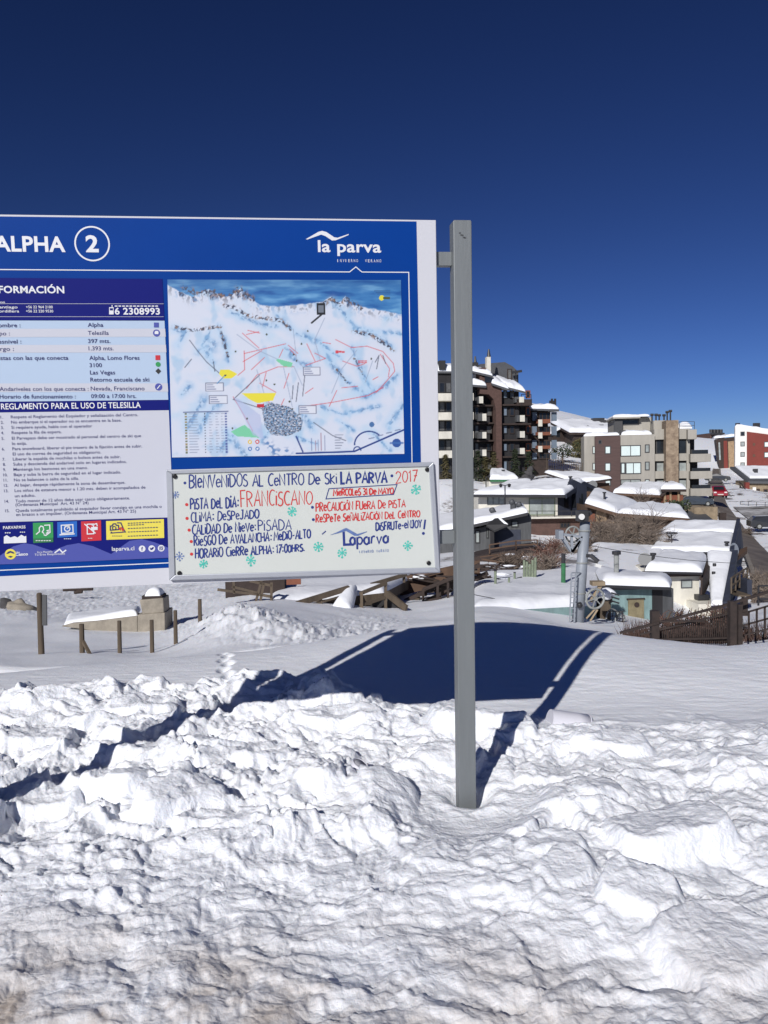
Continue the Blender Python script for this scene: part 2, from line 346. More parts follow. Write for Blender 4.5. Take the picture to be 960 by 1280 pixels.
def build_ground():
    rows = [-60, -25, -10, -4, -1.5, -.3, .4, .8]
    y = 1.05
    while y < 6.9: rows.append(y); y += 0.0125
    while y < 11: rows.append(y); y += 0.03
    while y < 42: rows.append(y); y *= 1.011
    while y < 4200: rows.append(y); y *= 1.035
    Yr = np.array(rows)
    cu = np.r_[np.linspace(-2.2, -1.24, 12), np.linspace(-1.2, -.607, 85), np.linspace(-.6, .6, 660), np.linspace(.607, 1.2, 85), np.linspace(1.24, 2.2, 12)]
    wd = np.where(Yr > 1, Yr + .5, 1.5 + (1 - Yr) * 1.0)
    X = wd[:, None] * cu[None]; Y = np.repeat(Yr[:, None], len(cu), 1)
    Z = terrain(X.ravel(), Y.ravel())
    nr, nc = X.shape
    co = np.c_[X.ravel(), Y.ravel(), Z].astype(np.float32)
    i = np.arange(nr * nc).reshape(nr, nc)
    q = np.stack([i[:-1, :-1], i[:-1, 1:], i[1:, 1:], i[1:, :-1]], -1).reshape(-1, 4)
    me = bpy.data.meshes.new('ground_snow'); me.vertices.add(len(co)); me.vertices.foreach_set('co', co.ravel())
    me.loops.add(q.size); me.loops.foreach_set('vertex_index', q.ravel().astype(np.int32))
    me.polygons.add(len(q)); me.polygons.foreach_set('loop_start', np.arange(0, q.size, 4, dtype=np.int32)); me.polygons.foreach_set('loop_total', np.full(len(q), 4, np.int32))
    me.polygons.foreach_set('use_smooth', np.ones(len(q), bool)); me.update(); me.validate()
    at_ = me.attributes.new('ploughed', 'FLOAT', 'POINT'); at_.data.foreach_set('value', (rough_mask(X.ravel(), Y.ravel()) * (Y.ravel() < 9)).astype(np.float32))
    o = bpy.data.objects.new('ground_snow', me); col.objects.link(o); o['kind'] = 'structure'
    return o
def snow_material(name, near=False):
    m = bpy.data.materials.new(name); m.use_nodes = True; n, l = m.node_tree.nodes, m.node_tree.links; b = n['Principled BSDF']
    b.inputs['Roughness'].default_value = 0.55; b.inputs['Specular IOR Level'].default_value = 0.25
    base = (0.84, 0.86, 0.90, 1); b.inputs['Base Color'].default_value = base
    if near:
        b.inputs['Subsurface Weight'].default_value = 0.35; b.inputs['Subsurface Radius'].default_value = (.7, .85, 1.0); b.inputs['Subsurface Scale'].default_value = 0.009
    tc = n.new('ShaderNodeTexCoord')
    if near:
        t = n.new('ShaderNodeTexNoise'); t.inputs['Scale'].default_value = 38; t.inputs['Detail'].default_value = 5; t.inputs['Roughness'].default_value = .72
        mp = n.new('ShaderNodeMapping'); mp.inputs['Scale'].default_value = (6, 13, 6); l.new(tc.outputs['Object'], mp.inputs['Vector'])
        t2 = n.new('ShaderNodeTexNoise'); t2.inputs['Scale'].default_value = 1.0; t2.inputs['Detail'].default_value = 3
        l.new(tc.outputs['Object'], t.inputs['Vector']); l.new(mp.outputs[0], t2.inputs['Vector'])
        ad = n.new('ShaderNodeMath'); ad.operation = 'MULTIPLY_ADD'; ad.inputs[1].default_value = 0.55
        l.new(t.outputs['Fac'], ad.inputs[0]); l.new(t2.outputs['Fac'], ad.inputs[2])
        bp = n.new('ShaderNodeBump'); bp.inputs['Strength'].default_value = 0.42; bp.inputs['Distance'].default_value = 0.024
        at2 = n.new('ShaderNodeAttribute'); at2.attribute_name = 'ploughed'
        wn_ = n.new('ShaderNodeTexNoise'); wn_.inputs['Scale'].default_value = 14; wn_.inputs['Detail'].default_value = 2; l.new(tc.outputs['Object'], wn_.inputs['Vector'])
        wm = n.new('ShaderNodeVectorMath'); wm.operation = 'MULTIPLY_ADD'; wm.inputs[1].default_value = (.07, .07, .07); l.new(wn_.outputs['Color'], wm.inputs[0]); l.new(tc.outputs['Object'], wm.inputs[2])
        prev = ad.outputs[0]
        for sc_v, wt in ((18, .62), (44, .36)):
            vo = n.new('ShaderNodeTexVoronoi'); vo.inputs['Scale'].default_value = sc_v; l.new(wm.outputs[0], vo.inputs['Vector'])
            vm = n.new('ShaderNodeMath'); vm.operation = 'MULTIPLY'; l.new(vo.outputs['Distance'], vm.inputs[0]); l.new(at2.outputs['Fac'], vm.inputs[1])
            va = n.new('ShaderNodeMath'); va.operation = 'MULTIPLY_ADD'; va.inputs[1].default_value = -wt; l.new(vm.outputs[0], va.inputs[0]); l.new(prev, va.inputs[2]); prev = va.outputs[0]
        l.new(prev, bp.inputs['Height']); l.new(bp.outputs['Normal'], b.inputs['Normal'])
        # grit thrown up from the road edge, fading out a few metres into the snow
        sx = n.new('ShaderNodeSeparateXYZ'); l.new(tc.outputs['Object'], sx.inputs[0])
        mr = n.new('ShaderNodeMapRange'); mr.inputs['From Min'].default_value = 3.0; mr.inputs['From Max'].default_value = 2.3; l.new(sx.outputs['Y'], mr.inputs['Value'])
        mx = n.new('ShaderNodeMapRange'); mx.inputs['From Min'].default_value = 0.9; mx.inputs['From Max'].default_value = -1.2; mx.inputs['To Min'].default_value = .35; l.new(sx.outputs['X'], mx.inputs['Value'])
        d = n.new('ShaderNodeTexNoise'); d.inputs['Scale'].default_value = 2.2; d.inputs['Detail'].default_value = 5; d.inputs['Roughness'].default_value = .68; l.new(tc.outputs['Object'], d.inputs['Vector'])
        dr = n.new('ShaderNodeMapRange'); dr.inputs['From Min'].default_value = .38; dr.inputs['From Max'].default_value = .60; l.new(d.outputs['Fac'], dr.inputs['Value'])
        m1 = n.new('ShaderNodeMath'); m1.operation = 'MULTIPLY'; l.new(mr.outputs[0], m1.inputs[0]); l.new(dr.outputs[0], m1.inputs[1])
        m2 = n.new('ShaderNodeMath'); m2.operation = 'MULTIPLY'; l.new(m1.outputs[0], m2.inputs[0]); l.new(mx.outputs[0], m2.inputs[1])
        mixc = n.new('ShaderNodeMix'); mixc.data_type = 'RGBA'; mixc.inputs[6].default_value = base; mixc.inputs[7].default_value = (.43, .355, .285, 1)
        l.new(m2.outputs[0], mixc.inputs[0])
        # specks of grit
        sc = n.new('ShaderNodeTexVoronoi'); sc.inputs['Scale'].default_value = 26; l.new(tc.outputs['Object'], sc.inputs['Vector'])
        s1 = n.new('ShaderNodeMath'); s1.operation = 'LESS_THAN'; s1.inputs[1].default_value = .10; l.new(sc.outputs['Distance'], s1.inputs[0])
        s2 = n.new('ShaderNodeTexNoise'); s2.inputs['Scale'].default_value = 3.5; s2.inputs['Detail'].default_value = 5; l.new(tc.outputs['Object'], s2.inputs['Vector'])
        s3 = n.new('ShaderNodeMapRange'); s3.inputs['From Min'].default_value = .55; s3.inputs['From Max'].default_value = .7; l.new(s2.outputs['Fac'], s3.inputs['Value'])
        mr2 = n.new('ShaderNodeMapRange'); mr2.inputs['From Min'].default_value = 5.0; mr2.inputs['From Max'].default_value = 3.0; l.new(sx.outputs['Y'], mr2.inputs['Value'])
        s4 = n.new('ShaderNodeMath'); s4.operation = 'MULTIPLY'; l.new(s1.outputs[0], s4.inputs[0]); l.new(s3.outputs[0], s4.inputs[1])
        s5 = n.new('ShaderNodeMath'); s5.operation = 'MULTIPLY'; l.new(s4.outputs[0], s5.inputs[0]); l.new(mr2.outputs[0], s5.inputs[1])
        mix2 = n.new('ShaderNodeMix'); mix2.data_type = 'RGBA'; mix2.inputs[7].default_value = (.30, .27, .24, 1)
        l.new(s5.outputs[0], mix2.inputs[0]); l.new(mixc.outputs[2], mix2.inputs[6]); e1 = n.new('ShaderNodeTexNoise'); e1.inputs['Scale'].default_value = .22; e1.inputs['Detail'].default_value = 9; e1.inputs['Roughness'].default_value = .7; l.new(tc.outputs['Object'], e1.inputs['Vector'])
        e2 = n.new('ShaderNodeMapRange'); e2.inputs['From Min'].default_value = .53; e2.inputs['From Max'].default_value = .60; l.new(e1.outputs['Fac'], e2.inputs['Value'])
        e3 = n.new('ShaderNodeMapRange'); e3.inputs['From Min'].default_value = 36; e3.inputs['From Max'].default_value = 48; l.new(sx.outputs['Y'], e3.inputs['Value'])
        e4 = n.new('ShaderNodeMapRange'); e4.inputs['From Min'].default_value = 180; e4.inputs['From Max'].default_value = 130; l.new(sx.outputs['Y'], e4.inputs['Value'])
        e5 = n.new('ShaderNodeMath'); e5.operation = 'MULTIPLY'; l.new(e2.outputs[0], e5.inputs[0]); l.new(e3.outputs[0], e5.inputs[1])
        e6 = n.new('ShaderNodeMath'); e6.operation = 'MULTIPLY'; l.new(e5.outputs[0], e6.inputs[0]); l.new(e4.outputs[0], e6.inputs[1])
        mix3 = n.new('ShaderNodeMix'); mix3.data_type = 'RGBA'; mix3.inputs[7].default_value = (.085, .062, .048, 1); l.new(e6.outputs[0], mix3.inputs[0]); l.new(mix2.outputs[2], mix3.inputs[6]); l.new(mix3.outputs[2], b.inputs['Base Color'])
    else:
        t = n.new('ShaderNodeTexNoise'); t.inputs['Scale'].default_value = 3; t.inputs['Detail'].default_value = 4; l.new(tc.outputs['Object'], t.inputs['Vector'])
        bp = n.new('ShaderNodeBump'); bp.inputs['Strength'].default_value = 0.4; bp.inputs['Distance'].default_value = 0.08
        l.new(t.outputs['Fac'], bp.inputs['Height']); l.new(bp.outputs['Normal'], b.inputs['Normal'])
    return m
M_SNOWG = snow_material('snow_ground', True); M_SNOW = snow_material('snow_roof')
g = build_ground(); g.data.materials.append(M_SNOWG)
# ------------------------------------------------------------------ the information sign
M_GALV = mat('galvanised_steel', (.185, .20, .205), .5, .07, 10, metal=.25, bump=.04, bscale=60, stretch=(1, 1, .12))
M_DARKGALV = mat('scuffed_steel', (.06, .065, .07), .7)
M_VINYL = mat('white_vinyl', (.545, .55, .59), .4, spec=.2); M_BLUE = mat('blue_print', (.0015, .040, .235), .5, .04, 2, spec=.07)
M_NAVY = mat('navy_print', (.008, .012, .15), .5, spec=.07); M_PALE = mat('pale_print', (.50, .515, .58), .4, spec=.2); M_LBLUE = mat('light_blue_print', (.40, .50, .64), .4, spec=.2)
M_WHITE = mat('white_print', (.66, .67, .70), .4); M_INK = mat('navy_ink', (.018, .022, .12), .4); M_BLACK = mat('black_print', (.012, .012, .014), .5)
M_RED = mat('red_print', (.50, .018, .03), .4); M_GREEN = mat('green_print', (.02, .26, .07), .4); M_YELL = mat('yellow_print', (.70, .60, .08), .4)
M_DGREEN = mat('dark_green_print', (.015, .15, .05), .4); M_MIDB = mat('bright_blue_print', (.006, .11, .45), .4); M_VIOLET = mat('violet_print', (.055, .07, .32), .4)
M_BOARD = mat('enamel_board', (.55, .575, .545), .25, .02, 3, spec=.3); M_ALU = mat('aluminium', (.42, .44, .48), .4, .05, 10, metal=.4)
M_MARK = mat('navy_marker', (.012, .03, .19), .5); M_MARKR = mat('red_marker', (.52, .03, .03), .5); M_MARKT = mat('teal_marker', (.06, .46, .38), .5, .25, 90)
M_SCREW = mat('screw', (.02, .02, .022), .4, metal=.5); M_MARKG = mat('faded_blue_marker', (.10, .16, .36), .5, .2, 90)

# plane of the sign: its level lines vanish at photo (8600, 378); its right edge runs (545,275)-(550.5,716)
def camdir(px, py): return ray(px, py)
SU = camdir(8600, 378).normalized()
_m = camdir(545, 275).cross(camdir(550.5, 716)).normalized()
SV = SU.cross(_m).normalized()
if SV.z < 0: SV = -SV
SN = SU.cross(SV).normalized()                # towards the viewer
if SN.dot(CF) > 0: SN = -SN
SO = at(548, 500, 3.86)
sign = thing('information_sign', 'blue and white ski lift information board with piste map on square steel posts', 'sign')
_z0 = 0.0
SP0 = SO + SU * (-1.0); SP0 = Vector((SP0.x, SP0.y, _z0))
_ym = SN * -1
sign.matrix_world = Matrix(((SU.x, _ym.x, SV.x, SP0.x), (SU.y, _ym.y, SV.y, SP0.y), (SU.z, _ym.z, SV.z, SP0.z), (0, 0, 0, 1)))
S_INV = sign.matrix_world.inverted()
def suv(px, py, n=0.0):
    """sign-local point (x along the board, y = -n in front, z up) under a photo pixel"""
    o = SO + SN * n; d = ray(px, py); t = (o - CAM).dot(SN) / d.dot(SN); p = S_INV @ (CAM + d * t)
    return Vector((p.x, -n, p.z)) if False else p
_y_off = suv(548, 500).y
def flat(pts, n): return [suv(x, y, n) for x, y in pts]
def plate(name, pts, n, m, parent, th=0.0):
    b = MB(); P = [Vector(p) for p in flat(pts, n)]
    b.poly(P[::-1] if False else P)
    return b.build(name, m, parent)
def pline(b, pts, w, n, closed=False):
    """mitred ribbon along photo-pixel points (or local x,z points when they are Vectors), width w metres"""
    P = [p if isinstance(p, Vector) else suv(p[0], p[1], n) for p in pts]
    y = P[0].y; Q = [(p.x, p.z) for p in P]
    m = len(Q)
    if m < 2: return
    L, Rr = [], []
    for i in range(m):
        if closed: a, c = Q[i - 1], Q[(i + 1) % m]
        else: a, c = Q[max(i - 1, 0)], Q[min(i + 1, m - 1)]
        q = Q[i]
        d1 = Vector((q[0] - a[0], q[1] - a[1])); d2 = Vector((c[0] - q[0], c[1] - q[1]))
        if d1.length < 1e-7: d1 = d2
        if d2.length < 1e-7: d2 = d1
        if d1.length < 1e-7: d1 = d2 = Vector((1, 0))
        d1.normalize(); d2.normalize(); t = d1 + d2
        if t.length < .3: t = d1.copy()
        t.normalize(); nn = Vector((-t.y, t.x)); k = 1 / max(.6, abs(nn.dot(Vector((-d1.y, d1.x)))))
        L.append((q[0] + nn.x * w / 2 * k, y, q[1] + nn.y * w / 2 * k)); Rr.append((q[0] - nn.x * w / 2 * k, y, q[1] - nn.y * w / 2 * k))
    i0 = len(b.v); b.v += L + Rr
    for i in range(m if closed else m - 1):
        j = (i + 1) % m; b.f.append((i0 + i, i0 + m + i, i0 + m + j, i0 + j))
def disc2(b, px, py, rpx, n, k=20, hole=0.0, rz=None):
    c = suv(px, py, n); e = suv(px + rpx, py, n); r = (e - c).length
    if hole:
        pline(b, [Vector((c.x + r * math.cos(6.2832 * i / k), c.y, c.z + r * math.sin(6.2832 * i / k))) for i in range(k)], hole, n, True)
    else:
        b.poly([(c.x + r * math.cos(6.2832 * i / k), c.y, c.z + r * (rz or 1) * math.sin(6.2832 * i / k)) for i in range(k)])
_tc = {}
def glyph_mesh(s, bold):
    key = (s, bold)
    if key in _tc: return _tc[key]
    c = bpy.data.curves.new('text', 'FONT'); c.body = s; c.size = 1; c.resolution_u = 3; c.offset = bold; c.fill_mode = 'FRONT'
    c.space_character = 1.0 + bold * 1.6
    o = bpy.data.objects.new('text', c); col.objects.link(o); bpy.context.view_layer.update()
    me = bpy.data.meshes.new_from_object(o.evaluated_get(bpy.context.evaluated_depsgraph_get()))
    v = [(p.co.x, p.co.y) for p in me.vertices]; f = [tuple(p.vertices) for p in me.polygons]
    bpy.data.objects.remove(o); bpy.data.meshes.remove(me); bpy.data.curves.remove(c)
    _tc[key] = (v, f); return v, f
def text(b, s, x0, y0, x1, y1, cap, n, bold=0.0):
    """lettering from baseline start (x0,y0) to baseline end (x1,y1) in photo pixels, capital height cap pixels"""
    v, f = glyph_mesh(s, bold)
    if not v: return
    mx0 = min(p[0] for p in v); mx1 = max(p[0] for p in v)
    A = suv(x0, y0, n); B = suv(x1, y1, n); T = suv(x0, y0 - cap, n)
    ux, uz = (B.x - A.x) / (mx1 - mx0), (B.z - A.z) / (mx1 - mx0); h = (T - A).length / 0.70
    i = len(b.v)
    b.v += [(A.x + (p[0] - mx0) * ux, A.y, A.z + (p[0] - mx0) * uz + p[1] * h) for p in v]
    b.f += [tuple(i + k for k in q) for q in f]

# boards and structure
TL, TRc, BRc, BL = (-36, 267.5), (545, 275), (550.5, 716), (-38, 741.5)
Pq = flat([TL, TRc, BRc, BL], 0)
b = MB(); b.prism([Pq[3], Pq[2], Pq[1], Pq[0]], (0, .028, 0)); b.build('backing_panel', M_VINYL, sign, bevel=.003)
f1 = plate('printed_face', [(-24, 270.2), (520.6, 276.8), (528.3, 693.5), (-24, 721.5)], .0012, M_BLUE, sign)
# thin white frame line with its little peak
fl = MB(); pline(fl, [(-14, 336.8), (437, 339.9), (444.8, 333.6), (452.5, 340.0), (510.9, 340.4), (517, 690), (-14, 713.5)], .0042, .0022, True); fl.build('frame_line', M_WHITE, f1)
hd = MB(); text(hd, 'ALPHA', -7, 313.6, 82, 314.4, 18.6, .0022, .028); text(hd, '2', 107.6, 314.4, 123.6, 314.6, 20, .0022, .03)
disc2(hd, 115.2, 304.6, 21.2, .0022, 40, .0068); hd.build('title_lettering', M_WHITE, f1)
lg = MB(); text(lg, 'la parva', 397.5, 314.6, 476.5, 315.4, 14.4, .0022, .022)
for ch, a in zip('INVIERNO', range(8)): text(lg, ch, 421.8 + a * 3.4, 327.6, 421.8 + a * 3.4 + (1.9 if ch != 'I' else .7), 327.6, 3.7, .0022, .0)
for ch, a in zip('VERANO', range(6)): text(lg, ch, 456.4 + a * 3.6, 327.8, 456.4 + a * 3.6 + 2.1, 327.8, 3.7, .0022, .0)
lg.build('logo_lettering', M_WHITE, f1); lg = MB(); lg.poly(flat([(382.3, 298.9), (384, 299.4), (401.5, 293.2), (407, 295.2), (415, 300.6), (419.5, 300.4), (424, 298.6), (435.6, 293.8), (436, 292.4), (422, 297.2), (417.8, 296.6), (408, 290), (402.6, 288.6), (398, 289.8)], .0022)); lg.build('logo_mountain_mark', M_WHITE, f1)

# information table
inf = plate('information_table', [(-24, 400.6), (205.6, 400.9), (210.3, 499.7), (-24, 502.4)], .0026, M_LBLUE, sign)
rows = MB()
for (a, c) in ((411, 421.3), (431.2, 440.8), (479.3, 490)):
    rows.poly(flat([(-24, a), (206 + (a - 400) * .045, a - .2), (206.2 + (c - 400) * .045, c - .4), (-24, c + .2)], .0034))
rows.build('row_band', M_PALE, inf)
nv = plate('information_header', [(-24, 347.2), (203, 348.6), (205.6, 400.6), (-24, 400.4)], .0030, M_NAVY, sign)
t = MB(); N = .0040
text(t, 'INFORMACIÓN', -16.5, 366, 80.5, 366.4, 8.7, N, .025)
text(t, 'Teléfonos', -22, 378.6, 6.2, 378.8, 2.6, N, .01)
for y in (379.6, 395.8): pline(t, [(-20, y), (204.5, y + .1)], .0012, N)
text(t, 'Oficina Santiago', -30, 385.3, 22, 385.4, 3.3, N, .01); text(t, '+56 22 964 2100', 32.6, 385.3, 66, 385.4, 3.3, N, .01)
text(t, 'Oficina Cordillera', -30, 390.4, 24, 390.5, 3.3, N, .01); text(t, '+56 22 220 9530', 32.6, 390.4, 66.6, 390.5, 3.3, N, .01)
text(t, '6 2308993', 143.6, 392.9, 200, 393.1, 8.2, N, .024)
for k in range(12): pline(t, [(143.5 + k * 4.6, 382.6), (146.8 + k * 4.6, 382.6)], .005, N)
t.poly(flat([(136.4, 384), (139.6, 384), (139.6, 381.2), (140.6, 381.2), (140.6, 384), (142, 384), (142, 393), (136.4, 393)], N))
t.build('lettering', M_WHITE, nv)
t = MB(); t.poly(flat([(137.3, 385.2), (141.1, 385.2), (141.1, 388), (137.3, 388)], N + .0008)); t.build('telephone_screen', M_NAVY, nv)
t = MB(); N = .0042
for s, x0, x1, y in (('Nombre :', -8.5, 25.7, 409), ('Tipo :', -8.5, 12.5, 419.2), ('Desnivel :', -8.5, 26.8, 429.4), ('Largo :', -8.5, 17.5, 438.6), ('Pistas con las que conecta', -5.5, 85.5, 449.9),
                     ('Andariveles con los que conecta :', -.5, 110.8, 488.7), ('Horario de funcionamiento :', -.5, 94.8, 498.2),
                     ('Alpha', 109.7, 129.2, 408.5), ('Telesilla', 110, 136, 418.6), ('397 mts.', 110.2, 138, 428.7), ('1.393 mts.', 110.8, 142, 437.9), ('Alpha, Lomo Flores', 111.7, 174.4, 449.8),
                     ('3100', 112, 127.5, 458.9), ('Las Vegas', 112.6, 144, 468), ('Retorno escuela de ski', 113, 186.7, 477), ('Nevada, Franciscano', 113.5, 180.8, 488.1), ('09:00 a 17:00 hrs.', 114, 170.3, 497.6)):
    text(t, s, x0, y, x1, y - (x1 - x0) * .003, 5.0, N, .012)
t.build('lettering', M_INK, inf)
t = MB(); t.poly(flat([(192.3, 403.2), (198.4, 403.2), (198.5, 409.2), (192.4, 409.2)], N)); disc2(t, 195.7, 416.3, 4.5, N); disc2(t, 198.3, 483.7, 4.6, N); t.build('symbol', M_VIOLET, inf)
t = MB(); t.poly(flat([(193.2, 415), (194.4, 413.6), (197.2, 413.6), (198.2, 415), (198, 417.6), (193.4, 417.6)], N + .0008)); pline(t, [(196.4, 486), (200.2, 481.4)], .004, N + .0008); t.build('symbol', M_WHITE, inf)
t = MB(); t.poly(flat([(194.2, 444.1), (200.2, 444), (200.3, 450), (194.3, 450.1)], N)); t.build('red_square', M_RED, inf)
t = MB(); disc2(t, 197.6, 455.4, 3.1, N); t.build('green_dot', M_GREEN, inf)
t = MB(); t.poly(flat([(197.8, 460.2), (201.4, 463.9), (197.8, 467.6), (194.2, 463.9)], N)); t.build('black_diamond', M_BLACK, inf)
# rules
bar = plate('rules_title_bar', [(-24, 502.6), (210.4, 499.8), (211, 512.6), (-24, 515.9)], .0032, M_NAVY, sign)
t = MB(); text(t, 'REGLAMENTO PARA EL USO DE TELESILLA', 1.4, 511.7, 176, 509.6, 7.3, .0042, .014); t.build('lettering', M_WHITE, bar)
rul = plate('rules_panel', [(-24, 516), (211, 512.8), (216.5, 646.6), (-24, 653.4)], .0028, M_PALE, sign)
t = MB(); N = .0038
RL = ['Respete el Reglamento del Esquiador y señalización del Centro.', 'No embarque si el operador no se encuentra en la base.', 'Si requiere ayuda, hable con el operador', 'Respete la fila de espera.', 'El Parvapass debe ser mostrado al personal del centro de ski que', 'lo exija.',
      'Para snowboard, liberar el pie trasero de la fijación antes de subir.', 'El uso de correa de seguridad es obligatorio.', 'Liberar la espalda de mochilas o bolsos antes de subir.', 'Suba y descienda del andarivel solo en lugares indicados.', 'Mantenga los bastones en una mano.',
      'Baje y suba la barra de seguridad en el lugar indicado.', 'No se balancee o salte de la silla.', 'Al bajar, despeje rápidamente la zona de desembarque.', 'Los niños de estatura menor a 1.20 mts. deben ir acompañados de', 'un adulto.', 'Todo menor de 12 años debe usar casco obligatoriamente.', '(Ordenanza Municipal  Art. 43 N° 24)',
      'Queda totalmente prohibido al esquiador llevar consigo en una mochila o', 'en brazos a un impúber. (Ordenanza Municipal Art. 43 N° 25)']
RX0 = [62, 64, 65, 67, 68, 69, 71, 73, 74, 76, 77, 79, 80, 82, 84, 85, 88, 89, 90, 92]
RX1 = [788, 694, 527, 352, 806, 153, 812, 578, 690, 724, 503, 692, 451, 716, 831, 203, 742, 506, 924, 777]
RY = [105, 135, 165, 195, 227, 257, 287, 317, 346, 375, 405, 435, 465, 495, 526, 556, 586, 607, 640, 663]
NUM = {0: (1, 3), 1: (2, 5), 2: (3, 6), 3: (4, 7), 4: (5, 9), 6: (6, 11), 8: (7, 14), 9: (8, 17), 10: (9, 18), 11: (10, 19), 12: (11, 21), 13: (12, 23), 14: (13, 24), 16: (14, 27), 18: (15, 30)}
for i, s in enumerate(RL):
    x0, x1, y = RX0[i] / 4.571, RX1[i] / 4.571, 500 + RY[i] / 4.571
    sl = .018 + .012 * i / 19
    text(t, s, x0, y, x1, y - (x1 - x0) * sl, 3.7, N, .006)
    if i in NUM:
        nn, nx = NUM[i]; xx = nx / 4.571; text(t, '%d.' % nn, xx, y + .25, xx + (3.4 if nn < 10 else 5.2), y + .2, 3.6, N, .006)
t.build('lettering', M_INK, rul)
# footer with pictograms
ft = plate('footer_strip', [(-24, 653.6), (216.6, 646.8), (218, 697.6), (-24, 706)], .0032, M_NAVY, sign)
def F(x, y): return (x / 4.571, 640 + y / 4.571)
def fp(b, pts, n): b.poly(flat([F(*p) for p in pts], n))
N = .0040
t = MB()
fp(t, [(-110, 303), (-110, 262), (0, 250), (75, 197), (140, 178), (190, 186), (255, 208), (300, 222), (300, 290)], N); fp(t, [(300, 289.8), (300, 222), (380, 190), (450, 178), (530, 195), (635, 240), (640, 275)], N); fp(t, [(640, 274.8), (635, 240), (740, 165), (810, 155), (880, 172), (990, 215), (990, 260)], N)
t.build('mountain_print', M_VIOLET, ft)
t = MB(); N2 = .0050
text(t, 'PARVAPASS', *F(18, 98), *F(146, 93), 3.6, N2, .02); fp(t, [(22, 180), (22, 142), (38, 132), (60, 146), (84, 138), (100, 146), (122, 130), (140, 140), (150, 136), (151, 175)], N2)
for k in range(3): fp(t, [(28 + k * 12, 122), (36 + k * 12, 121), (36 + k * 12, 116), (28 + k * 12, 117)], N2); fp(t, [(114 + k * 11, 118), (121 + k * 11, 117), (121 + k * 11, 112), (114 + k * 11, 113)], N2)
text(t, 'Usa', *F(92, 234), *F(114, 233), 2.0, N2, .01); text(t, 'Casco', *F(88, 250), *F(160, 247), 3.6, N2, .03)
text(t, 'En la Montaña', *F(214, 236), *F(300, 231), 2.5, N2, 0); text(t, 'Tu Eres Responsable', *F(198, 250), *F(372, 243), 2.6, N2, 0)
pline(t, [F(312, 234), F(340, 213), F(358, 232), F(378, 217)], .006, N2)
text(t, 'laparva.cl', *F(640, 222), *F(768, 218), 5.0, N2, .012)
for cx, cy in ((812, 210), (867, 209), (921, 207)): disc2(t, *F(cx, cy), 4.2, N2, 24)
for k in range(4): fp(t, [(365 + k * 11, 155), (373 + k * 11, 154.6), (373 + k * 11, 151), (365 + k * 11, 151.4)], N2)
t.build('lettering', M_WHITE, ft)
t = MB(); N3 = .0058
text(t, 'f', *F(807.5, 220), *F(817, 220), 4.4, N3, .03)
fp(t, [(855, 203), (866, 207), (871, 200), (877, 201), (880, 204), (876, 210), (868, 217), (856, 216), (861, 212), (856, 208)], N3)
pline(t, [F(912, 199), F(930, 198), F(930, 216), F(912, 217)], .0022, N3, True); disc2(t, *F(921, 207.5), 1.1, N3, 14, .002)
t.build('symbol', M_NAVY, ft)
g1 = MB(); fp(g1, [(188, 62), (303, 58), (305, 172), (190, 178)], N2); g1 = g1.build('green_pictogram', M_GREEN, ft)
t = MB(); fp(t, [(189, 152), (304, 147), (305, 172), (190, 178)], N3); t.build('caption_band', M_DGREEN, ft)
t = MB(); N4 = .0068; W1 = .0048
pline(t, [F(206, 128), F(226, 112), F(224, 92), F(234, 80), F(246, 84), F(250, 100), F(242, 114), F(252, 124)], W1, N4); pline(t, [F(252, 76), F(284, 74), F(286, 116), F(262, 134), F(250, 130)], W1, N4); pline(t, [F(266, 108), F(276, 104), F(274, 118), F(262, 122)], W1, N4)
for k in range(6): fp(t, [(204 + k * 15, 166), (215 + k * 15, 165.4), (215 + k * 15, 161), (204 + k * 15, 161.6)], N4)
t.build('pictogram_lines', M_WHITE, ft)
t = MB(); fp(t, [(327, 58), (440, 52), (441, 140), (328, 147)], N2); t.build('blue_pictogram', M_MIDB, ft)
t = MB(); pline(t, [F(352, 122), F(350, 76), F(416, 72), F(418, 118)], W1, N4, True); fp(t, [(340, 134), (426, 128), (428, 122), (340, 127)], N4); disc2(t, *F(384, 96), 3.4, N4, 18, W1); pline(t, [F(384, 96), F(396, 80), F(366, 78)], W1, N4)
fp(t, [(500, 58), (530, 56.5), (530, 62), (500, 63)], N4) if False else None
pline(t, [F(498, 70), F(534, 69), F(536, 124), F(499, 126)], W1, N4, True); pline(t, [F(482, 68), F(546, 122)], W1, N4 + .0004); fp(t, [(520, 86), (558, 84), (558, 102), (521, 104)], N4 + .0002); pline(t, [F(524, 76), F(552, 66), F(556, 80)], W1, N4)
for k in range(3): fp(t, [(503 + k * 9, 152), (509 + k * 9, 151.7), (509 + k * 9, 148), (503 + k * 9, 148.3)], N4)
t.build('pictogram_lines', M_WHITE, ft)
t = MB(); fp(t, [(463, 54), (577, 48), (579, 162), (465, 168)], N2); t.build('red_pictogram', M_RED, ft)
t = MB(); fp(t, [(606, 52), (936, 40), (938, 148), (608, 159)], N2); t.build('yellow_pictogram', M_YELL, ft); t = MB(); disc2(t, *F(60, 241), 7, N2, 26); t.build('helmet_badge', M_YELL, ft)
t = MB(); pline(t, [F(630, 104), F(630, 80), F(640, 79), F(646, 68), F(660, 67), F(664, 76), F(676, 76), F(678, 100)], W1, N4, True); disc2(t, *F(652, 92), 2.2, N4, 16, .004)
pline(t, [F(636, 112), F(634, 120), F(716, 114), F(706, 100), F(690, 62), F(668, 62)], W1, N4)
